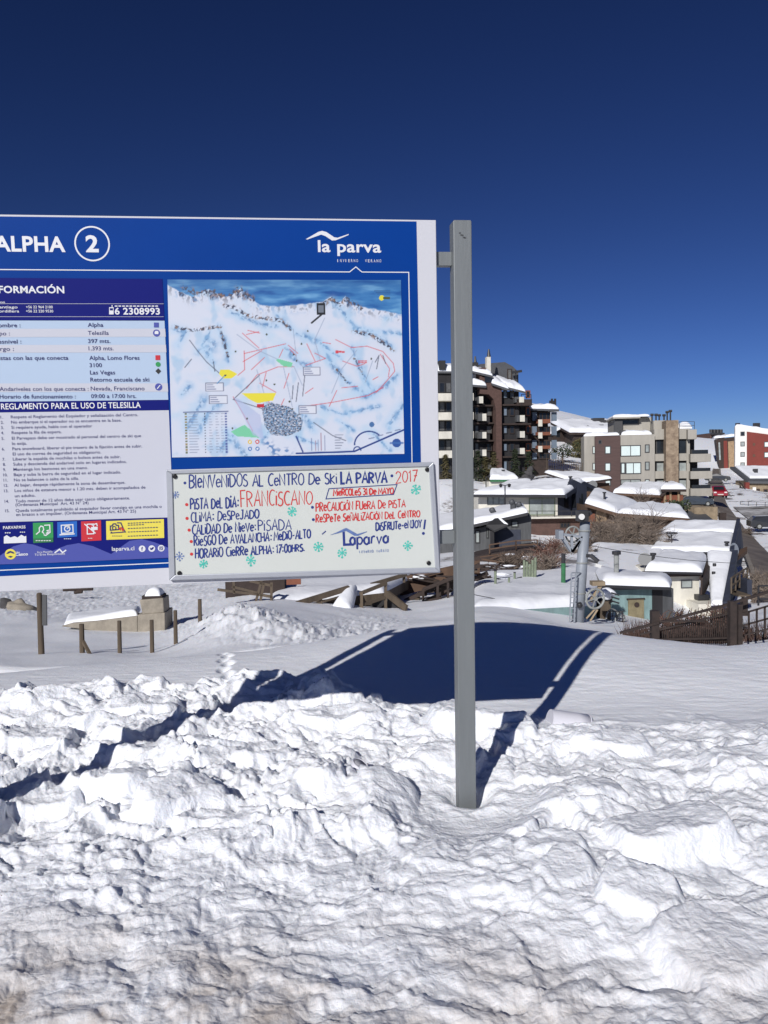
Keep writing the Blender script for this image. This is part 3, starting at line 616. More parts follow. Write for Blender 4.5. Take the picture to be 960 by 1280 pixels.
for r in range(5):
    y0, w = ((62, 24), (73, 12), (92, 22), (112, 22), (136, 22))[r]
    for k in range(w // 2): x = 730 + k * 16; fp(t, [(x, y0 - (x - 730) * .04), (x + 11, y0 - .4 - (x - 730) * .04), (x + 11, y0 + 4 - (x - 730) * .04), (x, y0 + 4.4 - (x - 730) * .04)], N4)
for k in range(5): fp(t, [(640 + k * 12, 139), (648 + k * 12, 138.6), (648 + k * 12, 135), (640 + k * 12, 135.4)], N4)
fp(t, [(34, 240), (46, 226), (60, 222), (76, 228), (84, 236), (74, 238), (60, 232), (48, 238)], N3); fp(t, [(44, 256), (58, 250), (74, 254), (62, 262)], N3)
t.build('pictogram_lines', M_INK, ft)
t = MB(); fp(t, [(676, 94), (690, 86), (690, 108)], N4 + .0004); fp(t, [(692, 84), (712, 100), (700, 112), (694, 98)], N4 + .0004); t.build('red_mark', M_RED, ft)

# piste map, painted as printed colour on a fine sheet
def make_map():
    W, H = 430, 320
    xs, ys = np.meshgrid(np.linspace(0, 876, W), np.linspace(0, 654, H))     # units of the enlarged photo crop
    x, y = xs, ys
    def seg(pts):
        d = np.full(x.shape, 1e9)
        for (ax, ay), (bx, by) in zip(pts[:-1], pts[1:]):
            vx, vy = bx - ax, by - ay; t = np.clip(((x - ax) * vx + (y - ay) * vy) / max(1e-6, vx * vx + vy * vy), 0, 1)
            d = np.minimum(d, np.hypot(x - ax - t * vx, y - ay - t * vy))
        return d
    def inside(pts):
        r = np.zeros(x.shape, bool); n = len(pts)
        for i in range(n):
            (ax, ay), (bx, by) = pts[i], pts[(i + 1) % n]
            c = ((ay > y) != (by > y)) & (x < (bx - ax) * (y - ay) / ((by - ay) or 1e-6) + ax); r ^= c
        return r
    C = np.zeros(x.shape + (3,))
    def put(mask, colr):
        m = np.clip(mask, 0, 1)[..., None]; C[:] = C * (1 - m) + np.array(lin(*colr)) * m
    put(np.ones_like(x), (58, 120, 178)); 
    cl = fbm(x * .006, y * .03, 4, 7); put(sstep(-.1, .5, cl) * .75, (120, 175, 215)); put(sstep(.05, .6, -cl), (20, 80, 150)); put(sstep(60, 0, y) * .35, (25, 70, 130))
    PK = [(0, 18), (40, 42), (88, 62), (125, 48), (150, 33), (162, 40), (195, 60), (230, 60), (252, 42), (268, 30), (284, 48), (308, 70), (340, 92), (400, 98), (470, 92), (540, 84), (575, 80), (606, 60), (630, 86), (646, 76), (661, 58), (684, 90), (740, 102), (800, 112), (876, 128)]
    ridge = np.interp(x, [p[0] for p in PK], [p[1] for p in PK])
    rz = ridge + 4 * fbm(x * .05, y * .0 + 3, 3, 17)
    snow = sstep(-2, 3, y - rz); put(snow, (206, 212, 226))
    put(snow * sstep(.05, .6, fbm(x * .009, y * .013, 3, 27)) * .5, (170, 203, 226)); put(snow * sstep(.2, .6, fbm(x * .016 + 9, y * .012, 3, 37)) * .45, (128, 180, 215))
    near = np.exp(-((y - rz - 8) / 20) ** 2) * snow
    rk = fbm(x * .05, y * .035, 4, 47)
    put(near * sstep(.16, .3, rk) * .6, (84, 90, 108)); put(near * sstep(.1, .25, -rk) * .6, (112, 160, 204))
    for (qx, qy, ww, hh) in ((150, 33, 42, 48), (268, 30, 46, 52), (606, 60, 34, 52), (661, 58, 40, 50), (88, 62, 24, 22), (40, 42, 30, 24), (252, 42, 20, 30)):
        jag = 5 * fbm(x * .09, y * .09, 2, int(qx)); side = (x - qx) - (y - qy) * .12 + jag
        m = (y > rz) * (side > 0) * (1 - sstep(.75, 1.05, (y - qy) / hh + np.abs(x - qx) / ww * .3)) * (np.abs(x - qx) < ww * ((y - qy) / hh + .25))
        put(m * .8, (96, 130, 172)); put(m * sstep(.02, .14, fbm(x * .10 + .5 * y * .1, y * .05, 3, 149)) * .85, (58, 66, 90)); put(m * sstep(.1, .3, fbm(x * .08 + 4, y * .06, 3, 159)) * .6, (150, 122, 104))
    def blue(pts, w, colr=(98, 148, 194), a=1.0):
        d = seg(pts) + 5 * fbm(x * .05, y * .05, 3, 58); put(np.exp(-(d / (w * 1.7)) ** 2) * .7 * a, (172, 202, 228)); wv = w * np.clip(.75 + 1.1 * fbm(x * .02, y * .02, 2, 56), .1, 1.6); put(np.exp(-(d / wv) ** 2) * a * .75 * sstep(-.3, .25, fbm(x * .05, y * .04, 4, 57)), colr); put(np.exp(-((d - wv * .3) / (wv * .35)) ** 2) * .6 * a * sstep(.0, .3, fbm(x * .08, y * .07, 3, 59)), (62, 104, 156))
    for pts, w in (([(610, 80), (660, 130), (700, 180), (780, 205), (840, 250)], 10), ([(180, 170), (205, 230), (215, 300)], 12), ([(400, 130), (470, 195), (560, 230), (600, 300), (640, 360), (690, 400), (760, 430)], 13), ([(680, 250), (710, 330), (750, 400)], 11),
                   ([(20, 180), (60, 190), (30, 240)], 12), ([(110, 260), (160, 230), (140, 280)], 14), ([(40, 420), (70, 390)], 12), ([(100, 560), (130, 500), (180, 450)], 13), ([(430, 250), (470, 300), (520, 320)], 13), ([(480, 480), (530, 560)], 12),
                   ([(730, 430), (800, 400), (850, 360)], 14), ([(820, 540), (876, 470)], 16), ([(200, 560), (270, 650)], 13), ([(330, 600), (360, 560)], 8), ([(620, 520), (680, 560)], 7), ([(560, 230), (640, 290)], 8), ([(150, 190), (120, 240), (160, 300)], 8), ([(230, 120), (330, 160), (400, 170)], 9), ([(60, 540), (120, 440)], 16), ([(180, 620), (240, 560)], 12), ([(690, 180), (780, 190), (876, 200)], 8), ([(560, 470), (640, 500), (780, 470)], 8), ([(470, 590), (540, 610)], 7), ([(760, 580), (820, 640)], 9)): blue(pts, w)
    for pts, w in (([(60, 30), (110, 50), (160, 40), (200, 60)], 12), ([(230, 60), (260, 35), (310, 70)], 13), ([(205, 95), (240, 100), (290, 130), (420, 150), (450, 180)], 8), ([(20, 170), (80, 185), (190, 170)], 7), ([(575, 90), (610, 70), (640, 90), (665, 70), (720, 105)], 9), ([(690, 190), (760, 205), (840, 260)], 8), ([(190, 190), (215, 280)], 6), ([(690, 290), (720, 350)], 5), ([(620, 330), (660, 380)], 5)):
        put((1 - sstep(w * .7, w, seg(pts))) * sstep(.02, .12, fbm(x * .09, y * .08, 4, 67)), (70, 76, 96)); put(np.exp(-(seg(pts) / w) ** 2) * sstep(.1, .35, fbm(x * .07 + 4, y * .06, 3, 77)) * .8, (140, 110, 90))
    def line(pts, w, colr, a=1.0): put((1 - sstep(w * .5, w * .5 + 1.6, seg(pts))) * a, colr)
    red = (205, 60, 70)
    for pts in ([(285, 200), (330, 190)], [(290, 185), (335, 195)], [(270, 195), (330, 250)], [(300, 330), (350, 285)], [(270, 300), (340, 260)], [(275, 260), (275, 330), (250, 350)], [(405, 285), (420, 255)], [(440, 240), (475, 270)], [(510, 235), (540, 300)], [(445, 255), (470, 280)],
                [(570, 230), (600, 235)], [(620, 220), (680, 250), (740, 245), (800, 265), (840, 310), (845, 340), (800, 390), (770, 420)], [(790, 275), (825, 330), (820, 360)], [(340, 395), (355, 340)], [(330, 380), (390, 415)], [(420, 400), (440, 345)], [(500, 420), (530, 400)], [(590, 470), (620, 410)],
                [(275, 270), (340, 255), (430, 235)], [(480, 470), (600, 455), (740, 430), (800, 400)], [(640, 400), (700, 395)], [(760, 370), (780, 360)], [(230, 430), (280, 520), (300, 560)], [(505, 315), (580, 290), (540, 270)], [(280, 400), (320, 350), (400, 320), (460, 320)], [(645, 300), (700, 320), (730, 310)], [(360, 450), (400, 480), (420, 440)]): line(pts, 1.5, red, .8)
    for k in range(7): line([(620 + (k % 3) * 12, 262 + k * 1.2), (628 + (k % 3) * 12, 262 + k * 1.2)], 2, red); line([(705 + (k % 3) * 12, 300 + (k % 2) * 6), (713 + (k % 3) * 12, 300 + (k % 2) * 6)], 2, red)
    for pts in ([(75, 220), (100, 255), (135, 300), (190, 350)], [(455, 390), (450, 440)], [(475, 380), (465, 450)], [(500, 350), (490, 430)], [(160, 300), (165, 335)], [(770, 305), (785, 280), (775, 330)], [(800, 280), (810, 310)], [(55, 320), (80, 290)], [(330, 350), (230, 440), (350, 480), (480, 500)], [(530, 530), (600, 580), (650, 600)]): line(pts, 2, (55, 62, 85), .8)
    gry = (150, 165, 190)
    for pts in ([(250, 200), (330, 260), (460, 320), (490, 390)], [(460, 180), (470, 290), (500, 330)], [(580, 140), (540, 220), (560, 300)], [(320, 330), (360, 470)], [(420, 320), (450, 470)], [(700, 260), (640, 330), (600, 420)], [(760, 300), (730, 380)]): line(pts, 1.6, gry, .8)
    yel = (226, 214, 60); put(inside([(180, 345), (185, 330), (215, 328), (248, 345), (225, 362), (195, 362)]) * 1.0, yel); put(inside([(262, 418), (390, 418), (378, 445), (320, 455), (290, 440)]) * 1., yel)
    grn = (120, 200, 160); put(inside([(392, 295), (400, 290), (455, 305), (450, 322), (420, 318)]) * 1., grn); put(inside([(218, 560), (270, 535), (325, 585), (240, 578)]) * 1., grn)
    put(inside([(232, 432), (250, 438), (330, 500), (340, 590), (300, 575)]) * .6, (170, 180, 215))
    town = inside([(335, 470), (370, 452), (440, 470), (470, 500), (490, 520), (480, 560), (430, 580), (370, 575), (345, 540)])
    put(town * .85, (120, 138, 165)); put(town * sstep(.05, .2, perlin(x * .10, y * .26, 87)), (206, 210, 220)); put(town * sstep(.0, .15, perlin(x * .12 + 5, y * .24, 97)) * .9, (38, 46, 72)); put(town * sstep(.15, .3, perlin(x * .16 + 3, y * .2, 98)) * .8, (90, 150, 195))
    put(np.exp(-(seg([(350, 600), (380, 640), (430, 640)]) / 16) ** 2) * sstep(.0, .2, perlin(x * .06, y * .08, 107)), (90, 130, 180))
    # boxes with labels, legend, lower right emblem
    for (x0, y0, x1, y1) in ((130, 378, 195, 408), (142, 425, 208, 455), (495, 322, 558, 352), (475, 466, 540, 496)):
        put(inside([(x0, y0), (x1, y0), (x1, y1), (x0, y1)]) * .9, (214, 218, 228)); line([(x0, y0), (x1, y0), (x1, y1), (x0, y1), (x0, y0)], 1.4, (100, 105, 130), .9)
        for r in range(3): line([(x0 + 5, y0 + 7 + r * 8), (x0 + 26 + 5 * r, y0 + 7 + r * 8)], 2, (100, 110, 150), .8)
    line([(172, 380), (200, 352)], 2, (70, 140, 190)); put(inside([(318, 458), (345, 457), (345, 470), (318, 471)]) * 1., (190, 40, 55))
    for r in range(15):
        yy = 492 + r * 10.3
        put(((np.abs(x - 54) < 4) & (np.abs(y - yy) < 3.6)) * .9, (150, 130, 70) if r % 2 else (95, 105, 60)); put(((np.abs(x - 201) < 4) & (np.abs(y - yy) < 3.6)) * .9, (70, 85, 150)); put(((np.abs(x - 124) < 2.5) & (np.abs(y - yy) < 2.2)) * .9, (50, 55, 75))
        for (a, c) in ((66, 100), (140, 152), (164, 176), (184, 194)): line([(a, yy), (c - (r * 7 % 9), yy)], 1.8, (130, 138, 165), .75)
    line([(46, 486), (210, 484)], 2.5, (90, 100, 140)); 
    nav = (30, 60, 130)
    line([(462, 646), (682, 642), (876, 562)], 5, nav); line([(462, 582), (486, 640)], 4, nav); th = np.linspace(np.pi, 2 * np.pi * .87, 14); line([(740 + 56 * math.cos(a), 616 + 50 * math.sin(a)) for a in th], 4, nav)
    th = np.linspace(np.pi, 2 * np.pi, 10); line([(694 + 14 * math.cos(a), 638 + 14 * math.sin(a)) for a in th], 3, nav)
    put((np.hypot(x - 847, y - 612) < 17) * 1., (40, 80, 150)); put((np.hypot(x - 752, y - 540) < 10) * 1., (70, 110, 160)); put(((np.hypot((x - 847) / 1.6, y - 612) < 17) & (np.abs(y - 612) < 5)) * .8, (60, 105, 170))
    for i, (a, c) in enumerate([(520, 590), (535, 600), (545, 596), (556, 570), (570, 580)]): line([(a, c), (a, 636)], 1.8, (150, 90, 110) if i % 2 else (110, 120, 160), .8)
    for r in range(6): line([(610, 578 + r * 10), (640 - r % 3 * 6, 578 + r * 10)], 2, (120, 128, 150), .8)
    for r in range(4): line([(740 + r * 34, 594 - r * 10), (760 + r * 34, 590 - r * 10)], 2.4, (90, 100, 140), .8)
    for (cx, cy, cc) in ((288, 600, (222, 190, 60)), (316, 600, (200, 70, 70)), (288, 626, (70, 120, 180)), (316, 626, (70, 120, 180))): put((np.hypot(x - cx, y - cy) < 8) * 1., cc); put((np.hypot(x - cx, y - cy) < 4) * 1., (215, 220, 228))
    for (cx, cy) in ((203, 350), (243, 262), (360, 200), (490, 235), (515, 188), (460, 275), (385, 385), (355, 370), (470, 298), (440, 450), (755, 292), (450, 478), (225, 548), (280, 512)): put((np.hypot(x - cx, y - cy) < 3.6) * 1., (70, 75, 60))
    put(inside([(550, 86), (584, 86), (584, 128), (550, 128)]) * 1., (22, 24, 30)); put(inside([(557, 93), (577, 93), (577, 119), (557, 119)]) * 1., (110, 118, 130)); line([(570, 126), (530, 158)], 5, (30, 30, 36))
    put((np.hypot(x - 800, y - 66) < 10) * 1., (225, 214, 60)); put(inside([(806, 62), (832, 62), (832, 70), (806, 70)]) * 1., (70, 80, 50))
    for r in range(3): line([(772 + r * 6, 40 + r * 6), (832, 40 + r * 6)], 1.6, (40, 80, 130), .7)
    # placed on the sign: bilinear over its four corners
    cs = flat([(209.2, 349.4), (501.2, 350), (505.4, 567.3), (215, 571.8)], .0034)
    P = [np.array(c) for c in cs]; sx = (x / 876)[..., None]; sy = (y / 654)[..., None]
    co = (P[0] * (1 - sx) + P[1] * sx) * (1 - sy) + (P[3] * (1 - sx) + P[2] * sx) * sy
    i = np.arange(W * H).reshape(H, W); q = np.stack([i[1:, :-1], i[1:, 1:], i[:-1, 1:], i[:-1, :-1]], -1).reshape(-1, 4)
    me = bpy.data.meshes.new('piste_map'); me.from_pydata(co.reshape(-1, 3).tolist(), [], q.tolist())
    ca = me.color_attributes.new('print', 'FLOAT_COLOR', 'POINT'); ca.data.foreach_set('color', np.c_[C.reshape(-1, 3) * .87, np.ones(W * H)].ravel().astype(np.float32))
    m = bpy.data.materials.new('map_print'); m.use_nodes = True; n, l = m.node_tree.nodes, m.node_tree.links
    a = n.new('ShaderNodeVertexColor'); a.layer_name = 'print'; l.new(a.outputs['Color'], n['Principled BSDF'].inputs['Base Color']); n['Principled BSDF'].inputs['Roughness'].default_value = .4
    me.materials.append(m); o = bpy.data.objects.new('piste_map', me); col.objects.link(o); o.parent = sign
make_map()
# posts: square galvanised tube, one each side; the left one stands outside the frame but throws its shadow in
_yb = _y_off
XR = suv(577.6, 300).x; XL = suv(-36, 500).x - (XR - suv(545.5, 300).x)
def sign_post2(xc):
    w = .088; y0 = _yb - .012; zt = suv(576, 276.5).z
    b = MB().box(xc - w / 2, xc + w / 2, y0, y0 + w, -.55, zt); o = b.build('post', M_GALV, sign, bevel=.004)
    MB().box(xc - w / 2 + .004, xc + w / 2 - .004, y0 + .004, y0 + w - .004, zt, zt + .003).build('post_cap', M_GALV, o); return o
for xc in (XR, XL): sign_post2(xc)
sc_ = MB()
for k in range(5):
    a = suv(574 + k * 1.6, 292 + k * 1.5 + (k % 2), .0); sc_.box(a.x - .004, a.x + .006, _yb - .0128, _yb - .0121, a.z - .0035, a.z + .003)
sc_.build('scuff', M_DARKGALV, sign)
for (pa, pb) in ((313, 330.5), (664.5, 681)):
    z0, z1 = suv(556, pb).z, suv(556, pa).z
    for s in (0, 1):
        xa, xb = (suv(540, 320).x, XR - .044) if s == 0 else (XL + .044, suv(-30, 320).x)
        MB().box(xa, xb, _yb + .0285, _yb + .075, z0, z1).build('bracket', M_GALV, sign, bevel=.002)


# ------------------------------------------------------------------ whiteboard with marker lettering, screwed over the sign's foot
wb = thing('whiteboard', 'whiteboard with grey frame and handwritten marker notes, fixed low on the blue sign', 'whiteboard')
wb.matrix_world = sign.matrix_world
NB = .016
oc = [(207.6, 587.4), (542, 577.6), (550.2, 715.2), (211.3, 725.6)]; ic = [(215.2, 592.4), (536.2, 583), (544.2, 709.4), (218.6, 719)]
P = flat(ic, NB); b = MB(); b.prism([P[3], P[2], P[1], P[0]], (0, .010, 0)); b.build('enamel_panel', M_BOARD, wb)
O = flat(oc, NB + .008); I = flat(ic, NB + .008); b = MB()
for k in range(4):
    j = (k + 1) % 4; back = Vector((0, .0215, 0))
    q = [O[k], O[j], I[j], I[k]]; b.hexa([q[0] + back, q[1] + back, q[2] + back, q[3] + back, q[0], q[1], q[2], q[3]])
b.build('frame', M_ALU, wb, bevel=.003)
def B(x, y): return (200 + x / 2.6667, 570 + y / 2.6667)
for (x, y) in ((50, 68), (890, 45), (65, 390), (895, 356)):
    p = suv(*B(x, y), NB); s = MB().tube([(p.x, p.y + .002, p.z), (p.x, p.y - .006, p.z), (p.x, p.y - .008, p.z)], [.0105, .0105, .007], 14); s.build('screw', M_SCREW, wb, smooth=False)
def arc(cx, cy, rx, ry, a0, a1, n=9): return [(cx + rx * math.cos(R(a0 + (a1 - a0) * i / (n - 1))), cy + ry * math.sin(R(a0 + (a1 - a0) * i / (n - 1)))) for i in range(n)]
G = {  # marker strokes on a cell w wide and 1 high
 'A': (.58, [[(0, 0), (.28, 1), (.56, 0)], [(.1, .36), (.47, .36)]]), 'B': (.5, [[(0, 0), (0, 1)], [(0, 1)] + arc(.12, .77, .34, .23, 90, -90) + [(0, .54)], [(0, .54)] + arc(.14, .27, .36, .27, 90, -90) + [(0, 0)]]),
 'C': (.48, [arc(.3, .5, .3, .5, 55, 305, 13)]), 'D': (.55, [[(0, 0), (0, 1)], [(0, 1)] + arc(.1, .5, .45, .5, 90, -90, 11) + [(0, 0)]]), 'E': (.42, [[(.4, 1), (0, 1), (0, 0), (.42, 0)], [(0, .52), (.33, .52)]]),
 'F': (.42, [[(.42, 1), (0, 1), (0, 0)], [(0, .52), (.32, .52)]]), 'G': (.55, [arc(.3, .5, .3, .5, 55, 300, 12) + [(.52, .42), (.3, .42)]]), 'H': (.5, [[(0, 0), (0, 1)], [(.48, 0), (.48, 1)], [(0, .5), (.48, .5)]]),
 'I': (.08, [[(.03, 0), (.03, 1)]]), 'J': (.42, [[(.1, 1), (.4, 1)], [(.3, 1), (.3, .25)] + arc(.13, .22, .17, .22, 0, -160, 7)]), 'L': (.38, [[(0, 1), (0, 0), (.38, 0)]]), 'M': (.66, [[(0, 0), (.06, 1), (.32, .35), (.58, 1), (.64, 0)]]),
 'N': (.52, [[(0, 0), (0, 1), (.5, 0), (.5, 1)]]), 'O': (.56, [arc(.28, .5, .28, .5, 95, 455, 16)]), 'P': (.46, [[(0, 0), (0, 1)], [(0, 1)] + arc(.1, .74, .36, .26, 90, -90) + [(0, .48)]]), 'R': (.5, [[(0, 0), (0, 1)], [(0, 1)] + arc(.1, .75, .36, .25, 90, -90) + [(0, .5)], [(.14, .5), (.48, 0)]]),
 'S': (.44, [arc(.24, .76, .2, .24, 40, 260, 9) + arc(.2, .25, .23, .26, 80, -150, 9)]), 'T': (.5, [[(0, 1), (.5, 1)], [(.25, 1), (.25, 0)]]), 'U': (.5, [[(0, 1), (0, .3)] + arc(.25, .28, .25, .28, 180, 360, 9) + [(.5, 1)]]), 'V': (.54, [[(0, 1), (.27, 0), (.54, 1)]]),
 'Y': (.5, [[(0, 1), (.25, .5), (.5, 1)], [(.25, .5), (.22, 0)]]), 'Z': (.48, [[(0, 1), (.46, 1), (0, 0), (.48, 0)]]), 'e': (.46, [[(.03, .36), (.44, .42)] + arc(.23, .36, .21, .33, 15, 320, 12)]), 'i': (.08, [[(.03, 0), (.03, .7)], [(.03, .92), (.035, .99)]]), 'k': (.46, [[(0, 0), (0, 1)], [(.42, .8), (.02, .4), (.44, 0)]]),
 'Í': (.12, [[(.03, 0), (.03, .85)], [(.0, 1.02), (.12, 1.2)]]), 'Ó': (.56, [arc(.28, .45, .28, .45, 95, 455, 16), [(.24, 1.02), (.38, 1.2)]]), 'Ñ': (.52, [[(0, 0), (0, .9), (.5, 0), (.5, .9)], [(.08, 1.06), (.2, 1.13), (.32, 1.05), (.42, 1.12)]]),
 '0': (.46, [arc(.23, .5, .23, .5, 95, 455, 14)]), '1': (.2, [[(0, .8), (.14, 1), (.14, 0)]]), '2': (.46, [arc(.22, .74, .21, .26, 165, -30, 9) + [(0, 0), (.46, .03)]]), '3': (.42, [arc(.18, .75, .2, .25, 140, -80, 8) + arc(.18, .27, .24, .26, 80, -140, 9)]), '7': (.44, [[(0, 1), (.44, 1), (.12, 0)], [(.12, .5), (.4, .52)]]),
 ':': (.22, [[(.11, .14), (.13, .3)], [(.11, .6), (.13, .76)]]), '-': (.36, [[(.03, .42), (.34, .46)]]), '.': (.16, [[(.05, 0), (.09, .14)]]), ' ': (.26, []), 'l': (.1, [[(.03, 0), (.03, 1)]]),
 'a': (.44, [arc(.2, .3, .2, .3, 60, 400, 13), [(.4, .6), (.4, .0)]]), 'p': (.46, [[(.02, .62), (.02, -.42)], arc(.22, .3, .21, .3, 130, -150, 12)]), 'r': (.32, [[(.02, .6), (.02, 0)], [(.02, .36)] + arc(.18, .4, .16, .2, 160, 50, 5)]), 'v': (.42, [[(0, .6), (.2, 0), (.4, .6)]]), 'j': (.2, [[(.14, .7), (.14, -.1), (0, -.2)], [(.14, .9), (.15, .96)]])}
hseed = random.Random(3); _stk = [0]
def hand(b, s, x0, y0, x1, y1, h0, h1=None, w=.0042, gap=.13, jit=.03):
    """marker writing between two baseline points (crop units), letter height h0..h1 crop units"""
    h1 = h1 or h0; tot = sum(G[c][0] + gap for c in s) - gap; cur = 0
    A = Vector((x0, y0)); Bv = Vector((x1, y1)); k = (Bv - A) / tot
    for c in s:
        gw, st = G[c]; f = cur / tot; h = 1.0 * (h0 + (h1 - h0) * f) * (1 + hseed.uniform(-.05, .05)); tilt = hseed.uniform(-.05, .05); dy = hseed.uniform(-.03, .03) * h
        for line in st:
            _stk[0] += 1; n = NB + .0006 + (_stk[0] % 40) * .00002
            pts = []
            for (gx, gy) in line:
                p = A + k * (cur + gx + gy * tilt); pts.append(B(p.x + hseed.uniform(-jit, jit) * h * .3, p.y - gy * h + dy + hseed.uniform(-jit, jit) * h * .3))
            pline(b, pts, w * 1.2 * hseed.uniform(.85, 1.15), n)
        cur += gw + gap
def dot(b, x, y, r=5): _stk[0] += 1; disc2(b, *B(x, y), r / 2.6667, NB + .0006 + (_stk[0] % 40) * .00002, 12)
def note(m, *jobs):
    b = MB()
    for j in jobs: (dot if len(j) < 4 else hand)(b, *j)
    return b.build('handwritten_line', m, wb)
note(M_MARK, (83, 90), ('BIeNVeNiDOS AL CeNTRO De Ski', 98, 107, 590, 92, 44, 34, .0050)); note(M_MARK, ('LA PARVA', 604, 93, 757, 89, 38, 36, .0078), (773, 66))
note(M_MARK, ('PiSTA DeL DÍA:', 102, 178, 262, 171, 35, 33, .0056)); note(M_MARK, ('CLiMA: DeSPeJADO', 104, 221, 330, 207, 33, 28, .0050)); note(M_MARK, ('CALiDAD De NieVe:', 108, 262, 320, 250, 33, 29, .0050)); note(M_MARK, ('PiSADA', 328, 249, 438, 246, 36, 34, .0044))
note(M_MARK, ('RieSGO De AVALANCHA:', 114, 300, 372, 284, 33, 29, .0052)); note(M_MARK, ('MeDiO-ALTO', 380, 282, 502, 273, 29, 27, .0052)); note(M_MARK, ('HORARiO CieRRe ALPHA:', 118, 341, 380, 325, 32, 27, .0054)); note(M_MARK, ('17:00HRS.', 388, 325, 482, 316, 28, 22, .0056))
note(M_MARK, (508, 171), (511, 212)); note(M_MARK, ('DiSFRUTe-eNJOY', 720, 249, 872, 238, 26, 25, .0056))
t = MB(); pline(t, [B(884, 212), B(880, 244)], .0085, NB + .0018); dot(t, 878, 258, 5); t.build('exclamation_mark', M_MARK, wb)
t = MB(); pline(t, [B(563, 109), B(790, 95), B(778, 128), B(553, 143)], .0040, NB + .0017, True); t.build('drawn_box', M_MARK, wb)
note(M_MARK, ('L', 614, 297, 640, 296, 42, 42, .011), ('aparva', 634, 297, 762, 288, 40, 36, .0075)); t = MB(); pline(t, [B(540, 261), B(553, 250)], .005, NB + .0017); t.build('pen_dash', M_MARK, wb)
note(M_MARKR, ('2017', 787, 90, 858, 84, 40, 36, .0042)); note(M_MARKR, ('FRANCiSCANO', 270, 169, 508, 161, 54, 42, .0046)); note(M_MARKR, ('MieRCOLeS 31 De MAYO', 578, 133, 778, 126, 22, 20, .0052, .08)); note(M_MARKR, ('PReCAUCiÓN FUeRA De PiSTA', 520, 185, 818, 171, 29, 25, .0048)); note(M_MARKR, ('ReSPeTe SeÑALiZACiÓN DeL CeNTRO', 520, 222, 866, 203, 26, 22, .0048))
for x, y in ((89, 162), (90, 208), (97, 247), (104, 285), (105, 327)):
    t = MB(); dot(t, x, y, 5.5); t.build('bullet_mark', M_MARKR, wb)
t = MB(); NBm = NB + .0017
t.poly(flat([B(565, 264), B(590, 254), B(616, 241), B(622, 240), B(640, 250), B(658, 260), B(690, 251), B(690, 253), B(660, 266), B(648, 266), B(620, 250), B(592, 258)], NBm))
for i, c in enumerate('INVeRNO VeRANO'): hand(t, c, 664 + i * 7.2, 324 - i * .35, 668 + i * 7.2, 324 - i * .35, 9, 9, .0018) if c != ' ' else None
t.build('mountain_drawing', M_MARKG, wb)
def flake(b, x, y, r, w=.0046):
    for k in range(4):
        a = R(k * 45 + hseed.uniform(-8, 8)); L = r * hseed.uniform(.8, 1.1); _stk[0] += 1
        pline(b, [B(x - math.cos(a) * L, y - math.sin(a) * L), B(x, y), B(x + math.cos(a) * L, y + math.sin(a) * L)], w, NB + .0006 + (_stk[0] % 40) * .00002)
        for s in (-1, 1):
            for q in (-.5, .5):
                a2 = a + q; c = (x + s * math.cos(a) * L * .6, y + s * math.sin(a) * L * .6); _stk[0] += 1
                pline(b, [B(*c), B(c[0] + s * math.cos(a2) * L * .38, c[1] + s * math.sin(a2) * L * .38)], w * .9, NB + .0006 + (_stk[0] % 40) * .00002)
for (x, y, r) in ((440, 185, 17), (145, 360, 17), (303, 348, 19), (528, 303, 16), (607, 323, 17), (826, 299, 17), (853, 112, 18)):
    t = MB(); flake(t, x, y, r); t.build('snowflake_drawing', M_MARKT, wb)
for (x, y, r) in ((51, 130, 14), (65, 335, 16)):
    t = MB(); flake(t, x, y, r, .0028); t.build('snowflake_drawing', M_MARKG, wb)['label'] = 'thin navy snowflake drawing'
# ------------------------------------------------------------------ materials of the village
M_DARKWALL = mat('dark_timber_wall', (.016, .015, .017), .8, .3, 1.5, stretch=(1, 1, .3)); M_BRICK = mat('brown_brick', (.085, .047, .038), .85, .22, 2.2)
M_BLACKWALL = mat('dark_wall_recess_shade', (.016, .016, .018), .7, .3, .6); M_GREYROOF = mat('grey_metal_roof', (.075, .078, .085), .55, .12, 1.0)  # near-black for dark walls and for shade painted into recesses
M_CREAMP = mat('cream_paint', (.62, .595, .52), .8, .16, 1.2, stretch=(1, 1, .4)); M_GLASS = mat('window_glass', (.018, .021, .026), .1, .3, .8, spec=.4); M_CURTAIN = mat('curtained_glass', (.30, .33, .32), .25, .25, 1.2)
M_CURTD = mat('dim_curtained_glass', (.11, .11, .105), .2, .4, 1.5)
M_BRIGHT = mat('white_blind_reflection', (.66, .76, .74), .3, .06, .8, coat=.4); M_BEIGE = mat('beige_render', (.345, .325, .285), .85, .12, .6, stretch=(1.5, 1, .35)); M_BROWNCLAD = mat('brown_cladding', (.085, .05, .045), .75, .15, 1.5, stretch=(.3, .3, 3))  # bright panes: reflected snow and blinds painted as one pale colour
M_STONE = mat('stone_facing', (.25, .18, .125), .9, .35, 1.6, bump=.5, bscale=3, second=(.36, .28, .20)); M_FRAMEW = mat('dark_window_frame', (.04, .04, .042), .5)
M_ORANGE = mat('orange_timber', (.19, .065, .035), .8, .2, 2); M_BLUEPAN = mat('blue_grey_panel', (.14, .18, .23), .6, .15, 1.2); M_WOOD = mat('weathered_timber', (.095, .072, .05), .85, .3, 3, stretch=(1, 1, .2))
M_WOODL = mat('pale_timber', (.32, .22, .13), .8, .3, 2.5); M_CHALET = mat('brown_timber', (.095, .055, .034), .8, .25, 2.5); M_REDWALL = mat('red_render', (.17, .030, .021), .8, .08, .8)
